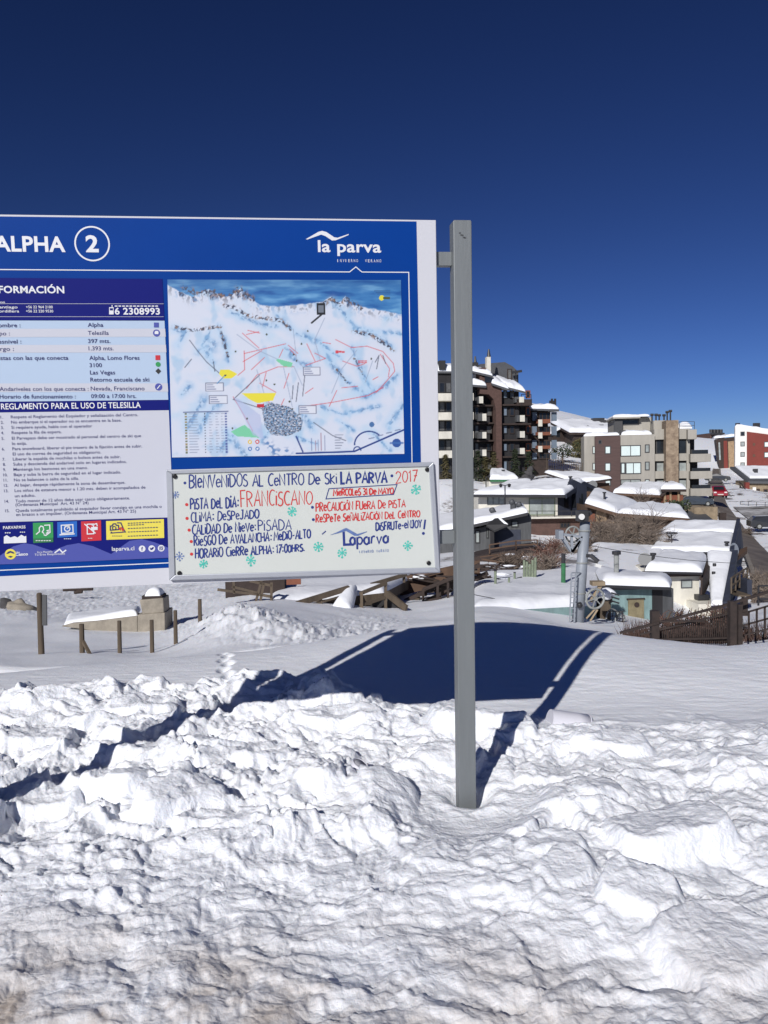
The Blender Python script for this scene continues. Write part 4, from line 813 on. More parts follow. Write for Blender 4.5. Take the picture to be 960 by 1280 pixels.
M_WHITEW = mat('white_render', (.72, .70, .66), .8, .06, .8); M_ASPH = mat('wet_asphalt', (.13, .108, .09), .65, .3, .5, second=(.20, .17, .14)); M_KERB = mat('kerb_stone', (.20, .18, .16), .85, .2, 2)
M_TURQ = mat('turquoise_boards', (.19, .285, .285), .8, .3, 2.5, stretch=(1, 1, .3)); M_STEELB = mat('rusty_brown_steel', (.030, .020, .017), .75, .35, 6); M_GREENP = mat('green_paint', (.03, .15, .06), .6, .2, 4)
M_GREYP = mat('grey_painted_steel', (.25, .275, .31), .5, .1, 3); M_CAST = mat('cast_grey_metal', (.26, .27, .26), .55, .2, 8); M_DARKMET = mat('dark_metal', (.025, .025, .028), .5); M_CONC = mat('old_concrete', (.27, .24, .195), .9, .22, 3.5, bump=.25, bscale=12)
M_BARK = mat('grey_bark', (.13, .10, .08), .9, .2, 5); M_TWIG = mat('bare_twig', (.20, .16, .13), .9, .2, 4); M_NEEDLE = mat('dark_needles', (.035, .05, .022), .85, .4, 3); M_DRYLEAF = mat('dry_olive_leaves', (.11, .095, .04), .9, .35, 2)
M_ROCK = mat('grey_rock', (.06, .058, .06), .9, .3, 3, bump=.4, bscale=8); M_CARRED = mat('red_car_paint', (.28, .012, .022), .3, coat=.6); M_CARDARK = mat('dark_car_paint', (.02, .022, .027), .3, coat=.6); M_TYRE = mat('rubber', (.02, .02, .02), .8); M_LAMPG = mat('lamp_glass', (.7, .7, .68), .15)
M_DARKBROWN = mat('dark_brown_timber', (.036, .024, .02), .85, .3, 2); M_GREYWALL = mat('grey_cladding', (.075, .078, .082), .8, .3, 2, stretch=(2, 1, .3)); M_NIGHTBLUE = mat('blue_black_cladding_and_shade', (.028, .034, .055), .7, .2, 2); M_YGREEN = mat('pale_green_paint', (.18, .215, .15), .7, .25, 4)
M_HILLB = mat('bare_earth', (.16, .12, .085), .95, .3, .8); M_DISH = mat('dish_grey', (.12, .125, .13), .5); M_CUP = mat('frosted_plastic', (.62, .62, .68), .35, .05, 4); M_TANW = mat('tan_stone_wall', (.27, .21, .14), .9, .3, 1.8, bump=.3, bscale=4)

def lerp(a, b, t): return Vector(a) * (1 - t) + Vector(b) * t
def snow_cap(parent, q, th=.35, name='snow_cover', seed=0, edge=None, wav=.5, nx=26, ny=14, skirt=.02):
    """pillow of snow over the quad q = front-left, front-right, back-right, back-left (local)"""
    q = [Vector(p) for p in q]; rg = random.Random(seed); edge = edge or th * 1.3
    L = max((q[1] - q[0]).length, .1); D = max((q[3] - q[0]).length, .1); s0 = rg.uniform(0, 50)
    b = MB(); top = []
    aL = np.array([[i / nx for i in range(nx + 1)]] * (ny + 1)); aD = np.array([[j / ny] * (nx + 1) for j in range(ny + 1)])
    aL = .5 - .5 * np.cos(np.pi * aL) * (1 - .35 * np.sin(np.pi * aL)); aD = .5 - .5 * np.cos(np.pi * aD)
    w1 = fbm(aL * L * .55 + s0, aD * D * .55 + s0, 3, seed); w2 = perlin(aL * L * .9 + s0, np.full_like(aL, s0), seed + 5)
    for j in range(ny + 1):
        for i in range(nx + 1):
            u, v = aL[j, i], aD[j, i]
            d = min(u * L, (1 - u) * L, v * D, (1 - v) * D); k = min(1, d / edge)
            t = th * (1 - (1 - k) ** 2.4) ** .6 * (1 + wav * w1[j, i])
            ov = -wav * .35 * th * w2[j, i] * (1 - v)       # wavy front lip
            p = lerp(lerp(q[0], q[1], u), lerp(q[3], q[2], u), v) + (q[3] - q[0]).normalized() * ov
            b.v.append((p.x, p.y, p.z + t + skirt))
    n1 = nx + 1
    for j in range(ny):
        for i in range(nx): b.f.append((j * n1 + i, j * n1 + i + 1, (j + 1) * n1 + i + 1, (j + 1) * n1 + i))
    i0 = len(b.v)
    per = [i for i in range(n1)] + [j * n1 + nx for j in range(1, ny + 1)] + [ny * n1 + i for i in range(nx - 1, -1, -1)] + [j * n1 for j in range(ny - 1, 0, -1)]
    for k in per: x, y, z = b.v[k]; b.v.append((x, y, z - skirt))
    m = len(per)
    for k in range(m): b.f.append((per[k], i0 + k, i0 + (k + 1) % m, per[(k + 1) % m]))
    b.f.append(tuple(i0 + k for k in range(m)))
    return b.build(name, M_SNOW, parent, smooth=True)
def window(fr, parent, x0, y0, x1, y1, glass=None, frame=None, y=0.0, w=.09, bars=0, name='window', depth=.16):
    """window seen at photo rectangle on facade plane y: frame standing proud, pane set back inside it"""
    glass = glass or M_GLASS
    if glass is M_GLASS and rng.random() < .25: glass = M_CURTD
    frame = frame or M_FRAMEW
    X0, X1, Z0, Z1 = fr.rect(x0, y0, x1, y1, y); b = MB()
    b.box(X0, X1, y - .05, y + .04, Z0, Z0 + w).box(X0, X1, y - .05, y + .04, Z1 - w, Z1).box(X0, X0 + w, y - .05, y + .04, Z0 + w, Z1 - w).box(X1 - w, X1, y - .05, y + .04, Z0 + w, Z1 - w)
    for k in range(bars): xx = X0 + (X1 - X0) * (k + 1) / (bars + 1); b.box(xx - w * .4, xx + w * .4, y - .045, y + .03, Z0 + w, Z1 - w)
    o = b.build(name, frame, parent); MB().box(X0 + w, X1 - w, y - .03, y - .012, Z0 + w, Z1 - w).build('pane', glass, o); return o
def solid(fr, parent, name, m, x0, y0, x1, y1, ya, yb, bevel=0.0, smooth=False):
    """box whose front face fills the photo rectangle on plane y = ya and which runs back to yb"""
    X0, X1, Z0, Z1 = fr.rect(x0, y0, x1, y1, ya); return MB().box(X0, X1, ya, yb, Z0, Z1).build(name, m, parent, bevel=bevel)
def pipe_chimney(fr, parent, px, y0, y1, y, r=.12, cap=True, m=None, name='flue'):
    a, c = fr.hit(px, y1, y), fr.hit(px, y0, y); b = MB().tube([a, c], r, 10); o = b.build(name, m or M_DARKMET, parent)
    if cap: MB().tube([c, c + Vector((0, 0, r * 1.2))], r * 1.7, 10).build('cap', M_DARKMET, o)
    return o
def rail(b, pts, h, w=.05, post=2.0, bars=2):
    pts = [Vector(p) for p in pts]
    for a, c in zip(pts[:-1], pts[1:]):
        L = (c - a).length; n = max(1, int(L / post))
        for k in range(n + 1): p = lerp(a, c, k / n); b.beam(p, p + Vector((0, 0, h)), w)
        for k in range(bars): dz = Vector((0, 0, h * (k + 1) / bars)); b.beam(a + dz, c + dz, w)

# ------------------------------------------------------------------ road
def road():
    L, Rr = RL_, RR_
    def strip(off, name, m, e0, e1):
        b = MB(); P = []
        for (a, c) in zip(L, Rr):
            l = at(*a); r = at(*c); 
            P.append((lerp(l, r, e0), lerp(l, r, e1)))
        Q = []
        for (p, q), (p2, q2) in zip(P[:-1], P[1:]):
            for k in range(6): Q.append((lerp(p, p2, k / 6), lerp(q, q2, k / 6)))
        Q.append(P[-1])
        for (p, q) in Q:
            for t in (0, .25, .5, .75, 1): v = lerp(p, q, t); b.v.append((v.x, v.y, v.z + off))
        for i in range(len(Q) - 1):
            for j in range(4): b.f.append((i * 5 + j, i * 5 + j + 1, (i + 1) * 5 + j + 1, (i + 1) * 5 + j))
        o = b.build(name, m, None, smooth=True); o['kind'] = 'structure'; return Q
    Q = strip(.02, 'road', M_ASPH, 0, 1)
    b = MB()
    for side in (0, 1):
        for (a, c) in zip(Q[:-1], Q[1:]):
            p, q = Vector(a[side]), Vector(c[side]); o = (Vector(a[1]) - Vector(a[0])).normalized() * (-.18 if side == 0 else .18)
            b.beam(p + o + Vector((0, 0, -.02)), q + o + Vector((0, 0, -.02)), .3, .3)
    k = b.build('kerb', M_KERB, None); k['kind'] = 'structure'
road()

def lane():
    b = MB(); n = 14; m = 8
    tl, tr, bl, br = at(916, 634, 111), at(1020, 640, 108), at(946, 662, 95), at(1040, 676, 92)
    for j in range(m + 1):
        for i in range(n + 1):
            p = lerp(lerp(tl, tr, i / n), lerp(bl, br, i / n), j / m); b.v.append((p.x, p.y, gz(p.x, p.y) + .16))
    for j in range(m):
        for i in range(n): b.f.append((j * (n + 1) + i, (j + 1) * (n + 1) + i, (j + 1) * (n + 1) + i + 1, j * (n + 1) + i + 1))
    o = b.build('side_lane', mat('slushy_asphalt', (.10, .09, .08), .8, .3, .35, second=(.62, .62, .64)), None, smooth=True); o['kind'] = 'structure'
lane()

# ------------------------------------------------------------------ dark apartment block on the rise (left of the steel post and beyond)
def apartment_block():
    fr = Frame(600, 600, 114, R(6)); fr.o.z -= 2.0
    t = fr.thing('apartment_building', 'tall dark apartment block with brown brick gable and stacked white balconies behind the steel post', 'building')
    H = fr.hit
    # main body in three bays, stepping down to the right
    zt = lambda px, py, y=0: H(px, py, y).z
    X = lambda px, y=0: H(px, 550, y).x
    wall = MB()
    wall.box(X(480), X(592), 1.6, 16, -3, zt(560, 462)); wall.box(X(592) + .001, X(617), 2.2, 16, -3, zt(600, 470)); wall.box(X(628), X(652), 1.2, 15, -3, zt(640, 488)); wall.box(X(652) + .001, X(666), 2.6, 14, -3, zt(655, 505))
    wall.build('wall', M_DARKWALL, t)
    bp = MB(); bx = [(600, 470), (621, 478), (627, 481), (627.5, 602), (620.5, 602), (620, 512), (617, 499), (611, 493), (600, 492)]
    P = [H(a, c, 0) for a, c in bx]; bp.prism(P[::-1], (0, 2.0, 0)); bp.build('brick_gable', M_BRICK, t)
    MB().box(X(600), X(609), .3, 2.1, zt(605, 470), zt(605, 452) - .8).build('brick_dormer', M_BRICK, t)
    solid(fr, t, 'dormer_window', M_GLASS, 606, 466, 615, 478, -.1, .3)
    # white balcony bands of the left bay
    for (a, c) in ((491.7, 501), (515.6, 525), (539.5, 548.6), (563.5, 572.7)):
        solid(fr, t, 'balcony', M_CREAMP, 482, a, 592, c, -.3, 1.7)
    for (a, c) in ((478, 491), (502, 515), (526, 539), (550, 563), (574, 590)):
        for (x0, x1) in ((549, 556), (557, 564), (567, 580)):
            window(fr, t, x0, a, x1, c, M_GLASS, M_DARKMET, y=1.5, w=.12)
    # loggia boxes of the recessed bays, each with its lit end face painted cream
    for (px0, px1, a, c) in ((598, 604, 495.5, 504), (598, 608, 517, 526), (598, 608, 540, 548), (600, 608, 562, 570)):
        o = solid(fr, t, 'balcony_box', M_GREYWALL, px0, a, px1 - 4, c, .2, 2.4); solid(fr, o, 'end_panel', M_CREAMP, px1 - 5, a, px1, c, .15, .35)
    for (a, c) in ((506, 508), (528, 530), (550, 552), (572, 574)): solid(fr, t, 'balcony_slab', M_DARKBROWN, 592, a, 618, c, 1.0, 2.4)
    for (px0, px1, a, c) in ((646, 655, 496, 503), (648, 656, 519, 527), (650, 656, 539, 547), (650, 656, 560, 567.5)):
        o = solid(fr, t, 'balcony_box', M_GREYWALL, px0 - 2, a, px1 - 4, c, .2, 2.4); solid(fr, o, 'end_panel', M_CREAMP, px1 - 6, a, px1, c, .15, .35)
    for (a, c) in ((505, 507), (529, 531), (549, 551), (570, 572)): solid(fr, t, 'balcony_slab', M_DARKBROWN, 628, a, 664, c, .4, 2.6)
    for (a, c) in ((488, 498), (509, 520), (532, 542), (554, 564), (576, 588)):
        window(fr, t, 629, a, 634, c, M_BLUEPAN, M_DARKMET, y=1.1, w=.1); window(fr, t, 637, a, 643, c, M_GLASS, M_DARKBROWN, y=1.1, w=.1); window(fr, t, 594, a, 598, c, M_GLASS, M_GREYWALL, y=2.1, w=.08); window(fr, t, 608, a, 615, c, M_GLASS, M_DARKBROWN, y=2.1, w=.1); window(fr, t, 657, a, 663, c, M_GLASS, M_ORANGE, y=2.5, w=.15)
    # roofs with snow
    def roof(p0, p1, ya, yb, rise, th, seed):
        a, c = H(*p0, ya), H(*p1, ya); q = [a, c, c + Vector((0, yb - ya, rise)), a + Vector((0, yb - ya, rise))]
        b = MB(); dz = Vector((0, 0, .3)); b.hexa([q[0] - dz, q[1] - dz, q[2] - dz, q[3] - dz, q[0], q[1], q[2], q[3]]); o = b.build('roof', M_GREYROOF, t); snow_cap(o, q, th, seed=seed)
    roof((484, 463), (596, 464.5), 1.2, 9, .6, 1.0, 1); roof((590, 463.5), (616, 469.5), -.2, 6, 1.0, .75, 2); roof((588, 480.5), (608, 482), -.4, 2.2, .4, .75, 3); roof((615, 479), (636, 486), -.5, 6, 1.4, .8, 4); roof((628, 482), (657, 489.5), -.3, 7, 1.8, .8, 5)
    # penthouse, chimneys, roof terrace
    b = MB(); P = [H(a, c, 7) for a, c in ((600, 474), (600, 455), (631, 452.5), (641, 458), (648, 465), (648, 484), (600, 484))]; b.prism(P[::-1], (0, 5, 0)); b.build('penthouse', M_GREYROOF, t)
    window(fr, t, 634, 461, 640, 474, M_GLASS, M_DARKBROWN, y=6.95, w=.15)
    o = solid(fr, t, 'chimney', M_CREAMP, 608.5, 446, 613.5, 466, 3, 4); p = H(611, 446, 3.5); MB().tube([p, p + Vector((0, 0, 1.1))], [.3, .12], 8).build('flue', M_DARKMET, o)
    o = solid(fr, t, 'chimney', M_BLACKWALL, 590, 453, 598, 464, 3, 4.4); p = H(594, 453, 3.7); MB().tube([p, p + Vector((0, 0, .9))], [.25, .1], 8).build('flue', M_DARKMET, o)
    solid(fr, t, 'chimney', M_BLACKWALL, 549, 450.5, 557, 462, 1, 2.6)
    ra = MB(); rail(ra, [H(652, 507, .2), H(664, 507, .2)], 1.6, .08, 1.1, 1); ra.build('terrace_rail', M_DARKMET, t); solid(fr, t, 'terrace', M_DARKBROWN, 646, 499, 665, 507, .2, 3)
    a = H(645, 484, 6); m = MB(); m.beam(a, a + Vector((0, 0, 2.6)), .12); m.beam(a + Vector((-.6, 0, 2.2)), a + Vector((.9, 0, 2.4)), .35); m.build('aerial', M_DARKMET, t)
    # lower wing on the right
    w = MB(); w.box(X(664), X(697), 4.4, 15, -3, zt(680, 512, 4)); w.build('wing_wall', M_DARKBROWN, t)
    for (a, c) in ((515, 526), (533, 544), (550, 560), (566, 574)):
        for (x0, x1) in ((665.5, 671), (690, 696)): solid(fr, t, 'wing_panel', M_BLUEPAN, x0, a, x1, c, 4.1, 4.45)
        window(fr, t, 673, a, 688, c, M_GLASS, M_DARKBROWN, y=4.3, w=.18, bars=2)
    for (a, c) in ((524, 529), (540, 544), (557, 561)):
        o = solid(fr, t, 'wing_balcony', M_ORANGE, 671, a, 688, c, 3.4, 4.4); solid(fr, o, 'end_panel', M_CREAMP, 673, a + .5, 678, c + 4, 3.3, 3.5)
    roof((661, 510.5), (699, 511.5), 3.4, 13, .5, .75, 6)
    m = MB(); 
    for k in range(4): a = H(688 + k * 2, 509, 8); m.tube([a, a + Vector((0, 0, 1.0 + .3 * (k % 2)))], .18, 6)
    m.build('vent', M_DARKMET, t)
apartment_block()

# ------------------------------------------------------------------ beige apartment house with stone pier
def beige_house():
    fr = Frame(770, 640, 112, R(-9)); fr.o.z -= 2.5
    t = fr.thing('apartment_building', 'beige flat-roofed apartment house with stone-faced pier, brown corner and big bright windows', 'building')
    H = fr.hit; X = lambda px, y=0: H(px, 590, y).x; Z = lambda py, px=790, y=0: H(px, py, y).z
    b = MB(); b.box(X(731), X(745), .8, 6, -3, Z(543.5)); b.box(X(775), X(818.5), 0, 13, -3, Z(543.5)); b.build('wall', M_BEIGE, t)
    MB().box(X(744), X(775.2), -.25, 7, -3, Z(544.4)).build('brown_corner', M_BROWNCLAD, t)
    # right half: beige frame with openings, floors behind
    r = MB()
    for (a, c) in ((537, 550), (568, 577), (589.5, 599), (611, 620)): r.box(X(819), X(862.5), .6, 13, Z(c), Z(a))
    r.box(X(859.5), X(863.5), .58, 1.4, -3, Z(537)); r.build('bay_wall', M_BEIGE, t)
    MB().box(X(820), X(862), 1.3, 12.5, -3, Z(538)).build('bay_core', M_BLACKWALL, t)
    MB().box(X(817.5) + .4, X(831), -.4, .6, -1, Z(525.5)).build('bay_edge', M_BEIGE, t) if False else None
    MB().box(X(831), X(846.5), -.9, 2.2, -3, Z(527)).build('stone_pier', M_STONE, t)
    for (a, c) in ((550, 567.5), (577.5, 590), (599, 611)):
        g = M_GLASS if a < 560 else M_CURTAIN
        window(fr, t, 820, a, 831, c, g, M_FRAMEW, y=1.1, w=.14); window(fr, t, 847, a, 859, c, g, M_FRAMEW, y=1.1, w=.14)
    # balconies at the right end: deep beige slabs, near-black boxes as recess shade, glass rail
    for (xe, a, c) in ((887.5, 567.5, 577.5), (889, 589, 598.5), (889, 610.5, 620)):
        MB().box(X(862), X(xe), -.6, 9, Z(c, 870), Z(a, 870)).build('balcony', M_BEIGE, t)
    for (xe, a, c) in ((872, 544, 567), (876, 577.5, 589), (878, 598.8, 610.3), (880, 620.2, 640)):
        MB().box(X(863.5), X(xe), 2.0, 8, Z(c, 870), Z(a, 870)).build('balcony_recess_shade', M_BLACKWALL, t)
    MB().box(X(859), X(870), -.4, 8, Z(549, 865), Z(537, 865)).build('roof_frame', M_BEIGE, t)
    for (xe, a, c) in ((884, 562.5, 567.5), (887, 585, 589), (887, 606, 610.5)):
        MB().box(X(864), X(xe), -.5, -.42, Z(c, 870), Z(a, 870)).build('glass_rail', M_GLASS, t)
    b = MB(); b.box(X(862.5), X(890), -.2, 9, -3, Z(632, 870)); b.build('garden_wall', M_TANW, t)
    # windows of the left half
    for (x0, y0, x1, y1) in ((775.5, 556.5, 801, 570.5), (782, 578, 801.5, 592.5)): window(fr, t, x0, y0, x1, y1, M_BRIGHT, M_FRAMEW, w=.12, bars=1)
    window(fr, t, 775.5, 578, 782, 592.5, M_BRIGHT, M_FRAMEW, w=.18); window(fr, t, 775.5, 599, 801, 606, M_CURTAIN, M_FRAMEW, w=.12, bars=1)
    for (y0, y1, g) in ((555.5, 566, M_CURTAIN), (577, 588, M_CURTAIN), (599, 606, M_BRIGHT)): window(fr, t, 806, y0, 812, y1, g, M_FRAMEW, w=.13)
    for (y0, y1) in ((557.5, 567.5), (578.5, 589), (600, 607.5)): window(fr, t, 756, y0, 763.5, y1, M_BRIGHT, M_FRAMEW, y=-.25, w=.12)
    window(fr, t, 748, 550, 752, 555, M_GLASS, M_FRAMEW, y=-.25, w=.1)
    for (y0, y1) in ((557.5, 567.5), (578.5, 588)): window(fr, t, 740.5, y0, 744.5, y1, M_BRIGHT, M_FRAMEW, y=.8, w=.12)
    # roofs
    snow_cap(t, [(X(731), 1.2, Z(543.5)), (X(775), .3, Z(543.5)), (X(775), 6.5, Z(543.5)), (X(733), 5.8, Z(543.5))], .45, seed=11)
    snow_cap(t, [(X(778), 1.0, Z(543.5)), (X(817), 1.0, Z(543.5)), (X(817), 11, Z(543.5)), (X(778), 11, Z(543.5))], .7, seed=12)
    snow_cap(t, [(X(849), 1.2, Z(537)), (X(868), 1.2, Z(537)), (X(868), 9, Z(537)), (X(849), 9, Z(537))], .9, seed=13)
    MB().box(X(768, 6), X(816, 6), 6, 14, Z(545), Z(522, 790, 6)).build('roof_storey', M_BEIGE, t); window(fr, t, 776, 523.5, 799, 531.5, M_GLASS, M_FRAMEW, y=6, w=.2); MB().box(X(768, 5.5), X(778, 5.5), 5.2, 6.0, Z(545), Z(524, 790, 6)).build('stair_door', M_FRAMEW, t)
    MB().box(X(766, 5), X(800, 5), 4.6, 13, Z(523, 790, 5), Z(521, 790, 5)).build('roof_slab', M_BEIGE, t); snow_cap(t, [(X(766, 5), 4.7, Z(521, 790, 5)), (X(812, 5), 4.7, Z(521, 790, 5)), (X(812, 5), 13, Z(521, 790, 5)), (X(766, 5), 13, Z(521, 790, 5))], .35, seed=14)
    MB().box(X(817, 3), X(832, 3), 3, 10, Z(545), Z(525.5, 824, 3)).build('lift_housing', M_BEIGE, t); MB().box(X(776, 1.5), X(782, 1.5), 1.4, 3, Z(544), Z(537)).build('chimney', M_FRAMEW, t)
    for px, h in ((815, 1.0), (820, 1.0), (824, .9), (830, .9), (834, 1.5), (838, 1.7)):
        a = H(px, 525, 4); m = MB(); h *= .75; m.tube([a - Vector((0, 0, .5)), a + Vector((0, 0, h))], .11, 8); m.tube([a + Vector((-.22, 0, h)), a + Vector((.22, 0, h))], .17, 8); m.build('vent', M_DARKMET, t)
    ra = MB(); rail(ra, [H(849, 536.5, 1), H(868, 536.5, 1)], 1.05, .06, 1.4, 2); ra.build('roof_rail', M_DARKMET, t)
beige_house()

# ------------------------------------------------------------------ long snowy roof, small chalet and slope behind the beige house
def long_roof():
    fr = Frame(740, 575, 165, R(4)); fr.o.z -= 3
    t = fr.thing('mountain_lodge', 'long low lodge under a deep snow roof with four dark skylights', 'building')
    H = fr.hit; a, c = H(712, 540.5), H(778, 541.5)
    MB().box(a.x + 1, c.x + 4, .6, 12, -3, a.z).build('wall', M_DARKBROWN, t)
    q = [a, c + Vector((6, 0, 0)), c + Vector((6, 14, 3.0)), a + Vector((0, 14, 3.0))]; dz = Vector((0, 0, .5))
    b = MB().hexa([p - dz for p in q] + q); o = b.build('roof', M_DARKBROWN, t); snow_cap(o, q, .9, seed=21)
    for (px, py, y, w) in ((731, 536.5, 3, 1.6), (750, 535.5, 4, 1.6), (749, 527, 9.5, 2.4), (758.5, 529.5, 8, 2.6)):
        p = H(px, py, y); MB().box(p.x - w / 2, p.x + w / 2, y, y + 2, p.z - .9, p.z + .8).build('skylight', M_FRAMEW, t)
long_roof()
def small_chalet(px, py, Y, w, h, d, rise, yaw, label, wallm, seed, th=.5, name='chalet', cat='chalet', glass=M_GLASS):
    """gabled chalet whose ridge runs away from the viewer"""
    fr = Frame(px, py, Y, yaw); t = fr.thing(name, label, cat)
    P = [Vector((-w / 2, 0, -2)), Vector((w / 2, 0, -2)), Vector((w / 2, 0, h)), Vector((0, 0, h + rise)), Vector((-w / 2, 0, h))]
    MB().prism(P[::-1], (0, d, 0)).build('wall', wallm, t)
    k = 1.18
    for s in (-1, 1):
        e = Vector((s * w / 2 * k, -.6, h - rise * (k - 1) + .1)); r = Vector((0, -.6, h + rise + .1)); L = Vector((0, d + 1, 0)); dz = Vector((0, 0, .18))
        q = [e, r, r + L, e + L] if s < 0 else [r, e, e + L, r + L]
        o = MB().hexa([p - dz for p in q] + q).build('roof', M_DARKBROWN, t); snow_cap(o, q, th, seed=seed + s, nx=14, ny=14)
    for x in (-w * .2, w * .2): 
        f = MB().box(x - .5, x + .5, -.06, .05, h * .35, h * .35 + 1.1).build('window', M_FRAMEW, t); MB().box(x - .42, x + .42, -.08, -.06, h * .35 + .08, h * .35 + 1.02).build('pane', glass, f)
    return fr, t
small_chalet(703, 549, 172, 5.5, 1.2, 8, 1.2, R(20), 'tiny brown chalet with snowy gable beside the long lodge roof', M_DARKBROWN, 31)

def picket_fence():
    t = thing('slat_fence', 'tall sparse slat fence on the snow slope left of the beige house', 'fence', ground(690, 118)); b = MB(); o = t.location
    top = [(682, 573), (700, 574), (715, 577), (731, 579)]; bot = [(682, 590), (700, 592), (715, 593), (731, 594)]
    for k in range(22):
        f = k / 21; x = 683 + 47 * f; y0 = np.interp(x, [p[0] for p in bot], [p[1] for p in bot]); y1 = np.interp(x, [p[0] for p in top], [p[1] for p in top]) + rng.uniform(-1, 1)
        a, c = at(x, y0 + 1, 116) - o, at(x, y1, 116) - o; b.beam(a, c, .055, .05)
    b.build('slat', M_WOOD, t); b = MB()
    for dy in (4, 12): b.beam(at(682, 573 + dy, 116.1) - o, at(731, 579 + dy, 116.1) - o, .045)
    b.build('rail', M_WOOD, t)
picket_fence()

# ------------------------------------------------------------------ red and white block, tilted timber house, far hotel, stone cottage
def red_block():
    fr = Frame(930, 610, 195, R(-22)); fr.o.z -= 3
    t = fr.thing('apartment_building', 'red apartment block with white end wall and a column of small windows', 'building')
    H = fr.hit; X = lambda px, y=0: H(px, 580, y).x
    P = [H(919, 625), H(919, 532.5), H(1010, 545), H(1010, 625)]
    MB().prism([Vector((p.x, 0, p.z)) for p in P][::-1], (0, 7, 0)).build('white_wall', M_WHITEW, t)
    P = [H(933.5, 600, -.15), H(933.5, 539.5, -.15), H(1006, 549, -.15), H(1006, 600, -.15)]; MB().prism(P[::-1], (0, .3, 0)).build('red_facade', M_REDWALL, t)
    for (a, c, g) in ((539.5, 545, M_GLASS), (552, 558, M_CURTAIN), (565, 571, M_CURTAIN), (578, 584, M_CURTAIN), (591, 596, M_GLASS), (603, 609, M_CURTAIN)): window(fr, t, 925.5, a, 931, c, g, M_GREYWALL, y=0, w=.16)
    for a in (552, 565): window(fr, t, 955, a, 966, a + 7, M_BRIGHT, M_GREYWALL, y=-.15, w=.18); window(fr, t, 975, a + 1, 990, a + 8, M_BRIGHT, M_GREYWALL, y=-.15, w=.18)
    for a in (555, 569): window(fr, t, 941, a - 1, 944, a + 2, M_REDWALL, M_CHALET, y=-.15, w=.2)
    a, c = H(919, 532.5), H(1010, 545); snow_cap(t, [a, c, c + Vector((0, 7, 0)), a + Vector((0, 7, 0))], .5, seed=41)
    for px in (922, 944, 947): p = H(px, 536, 3); MB().tube([p, p + Vector((0, 0, 1.4))], .55, 8).build('vent', M_DARKMET, t)
red_block()
def tilted_house():
    fr = Frame(905, 590, 215, R(-20)); fr.o.z -= 2
    t = fr.thing('timber_house', 'dark red timber house leaning outward with snow on its sloping roof', 'house')
    H = fr.hit; P = [H(900, 592), H(894.5, 549), H(919, 546), H(920, 592)]; MB().prism([Vector((p.x, 0, p.z)) for p in P][::-1], (0, 10, 0)).build('wall', M_DARKBROWN, t)
    P = [H(905, 588, -.2), H(904.5, 551, -.2), H(909, 551, -.2), H(910, 588, -.2)]; MB().prism(P[::-1], (0, .2, 0)).build('red_panel', M_REDWALL, t)
    P = [H(911, 586, -.2), H(910, 552, -.2), H(917.5, 551, -.2), H(918, 586, -.2)]; MB().prism(P[::-1], (0, .2, 0)).build('timber_panel', M_WOODL, t)
    P = [H(899, 575, -.2), H(898, 553, -.2), H(900, 553, -.2), H(901, 575, -.2)]; MB().prism(P[::-1], (0, .2, 0)).build('window', M_CURTAIN, t)
    a, c = H(892.5, 548), H(921, 545); q = [a, c, c + Vector((0, 10, .3)), a + Vector((0, 10, .3))]; snow_cap(t, q, .6, seed=43)
tilted_house()
def far_hotel():
    fr = Frame(895, 560, 330, 0); fr.o.z -= 6
    t = fr.thing('hotel_building', 'far brown flat-roofed hotel on the horizon above the road', 'building'); H = fr.hit
    solid(fr, t, 'wall', M_BRICK, 887.5, 541.5, 906, 556, 0, 20); solid(fr, t, 'roof_edge', M_DARKMET, 889, 541, 905.5, 543.2, -1, 20); solid(fr, t, 'low_wing', M_WOODL, 875, 552.5, 896, 557, -6, 0)
    for k in range(4): solid(fr, t, 'window', M_GLASS, 890 + k * 4, 545, 892.4 + k * 4, 550, -.4, .2)
    for k in range(4): p = H(889 + k * 4, 541, 4); MB().tube([p, p + Vector((0, 0, 1.4))], .8, 8).build('vent', M_DARKMET, t)
far_hotel()
def stone_cottage():
    fr = Frame(945, 618, 140, R(-10)); fr.o.z -= 2
    t = fr.thing('stone_cottage', 'low stone cottage with patchy snow on a dark roof at the road bend', 'cottage'); H = fr.hit
    solid(fr, t, 'wall', M_TANW, 936, 601, 985, 625, 0, 9); solid(fr, t, 'wing_wall', M_WHITEW, 941, 609, 945, 624, -.4, 0); solid(fr, t, 'door', M_DARKBROWN, 946, 611, 950, 624, -.2, 0); window(fr, t, 954, 611, 960, 616, M_GLASS, M_CHALET, w=.15)
    a, c = H(935, 601.5, -.6), H(990, 602, -.6); q = [a, c, c + Vector((0, 10, 2.6)), a + Vector((-.6, 10, 2.6))]; dz = Vector((0, 0, .4)); o = MB().hexa([p - dz for p in q] + q).build('roof', M_GREYROOF, t)
    snow_cap(o, [lerp(q[0], q[3], .18) + Vector((.9, 0, 0)), lerp(q[1], q[2], .22), q[2], q[3] + Vector((.9, 0, 0))], .3, seed=45)
    o = solid(fr, t, 'chimney', M_DARKMET, 943, 586, 947.5, 592, 4, 5.2)
    P = MB(); rail(P, [H(925, 612, -3), H(932, 622, -5)], 1.3, .15, 1.2, 2); P.build('porch_rail', M_DARKBROWN, t); solid(fr, t, 'red_porch', M_REDWALL, 932, 603, 937, 613, -1.2, 0)
stone_cottage()

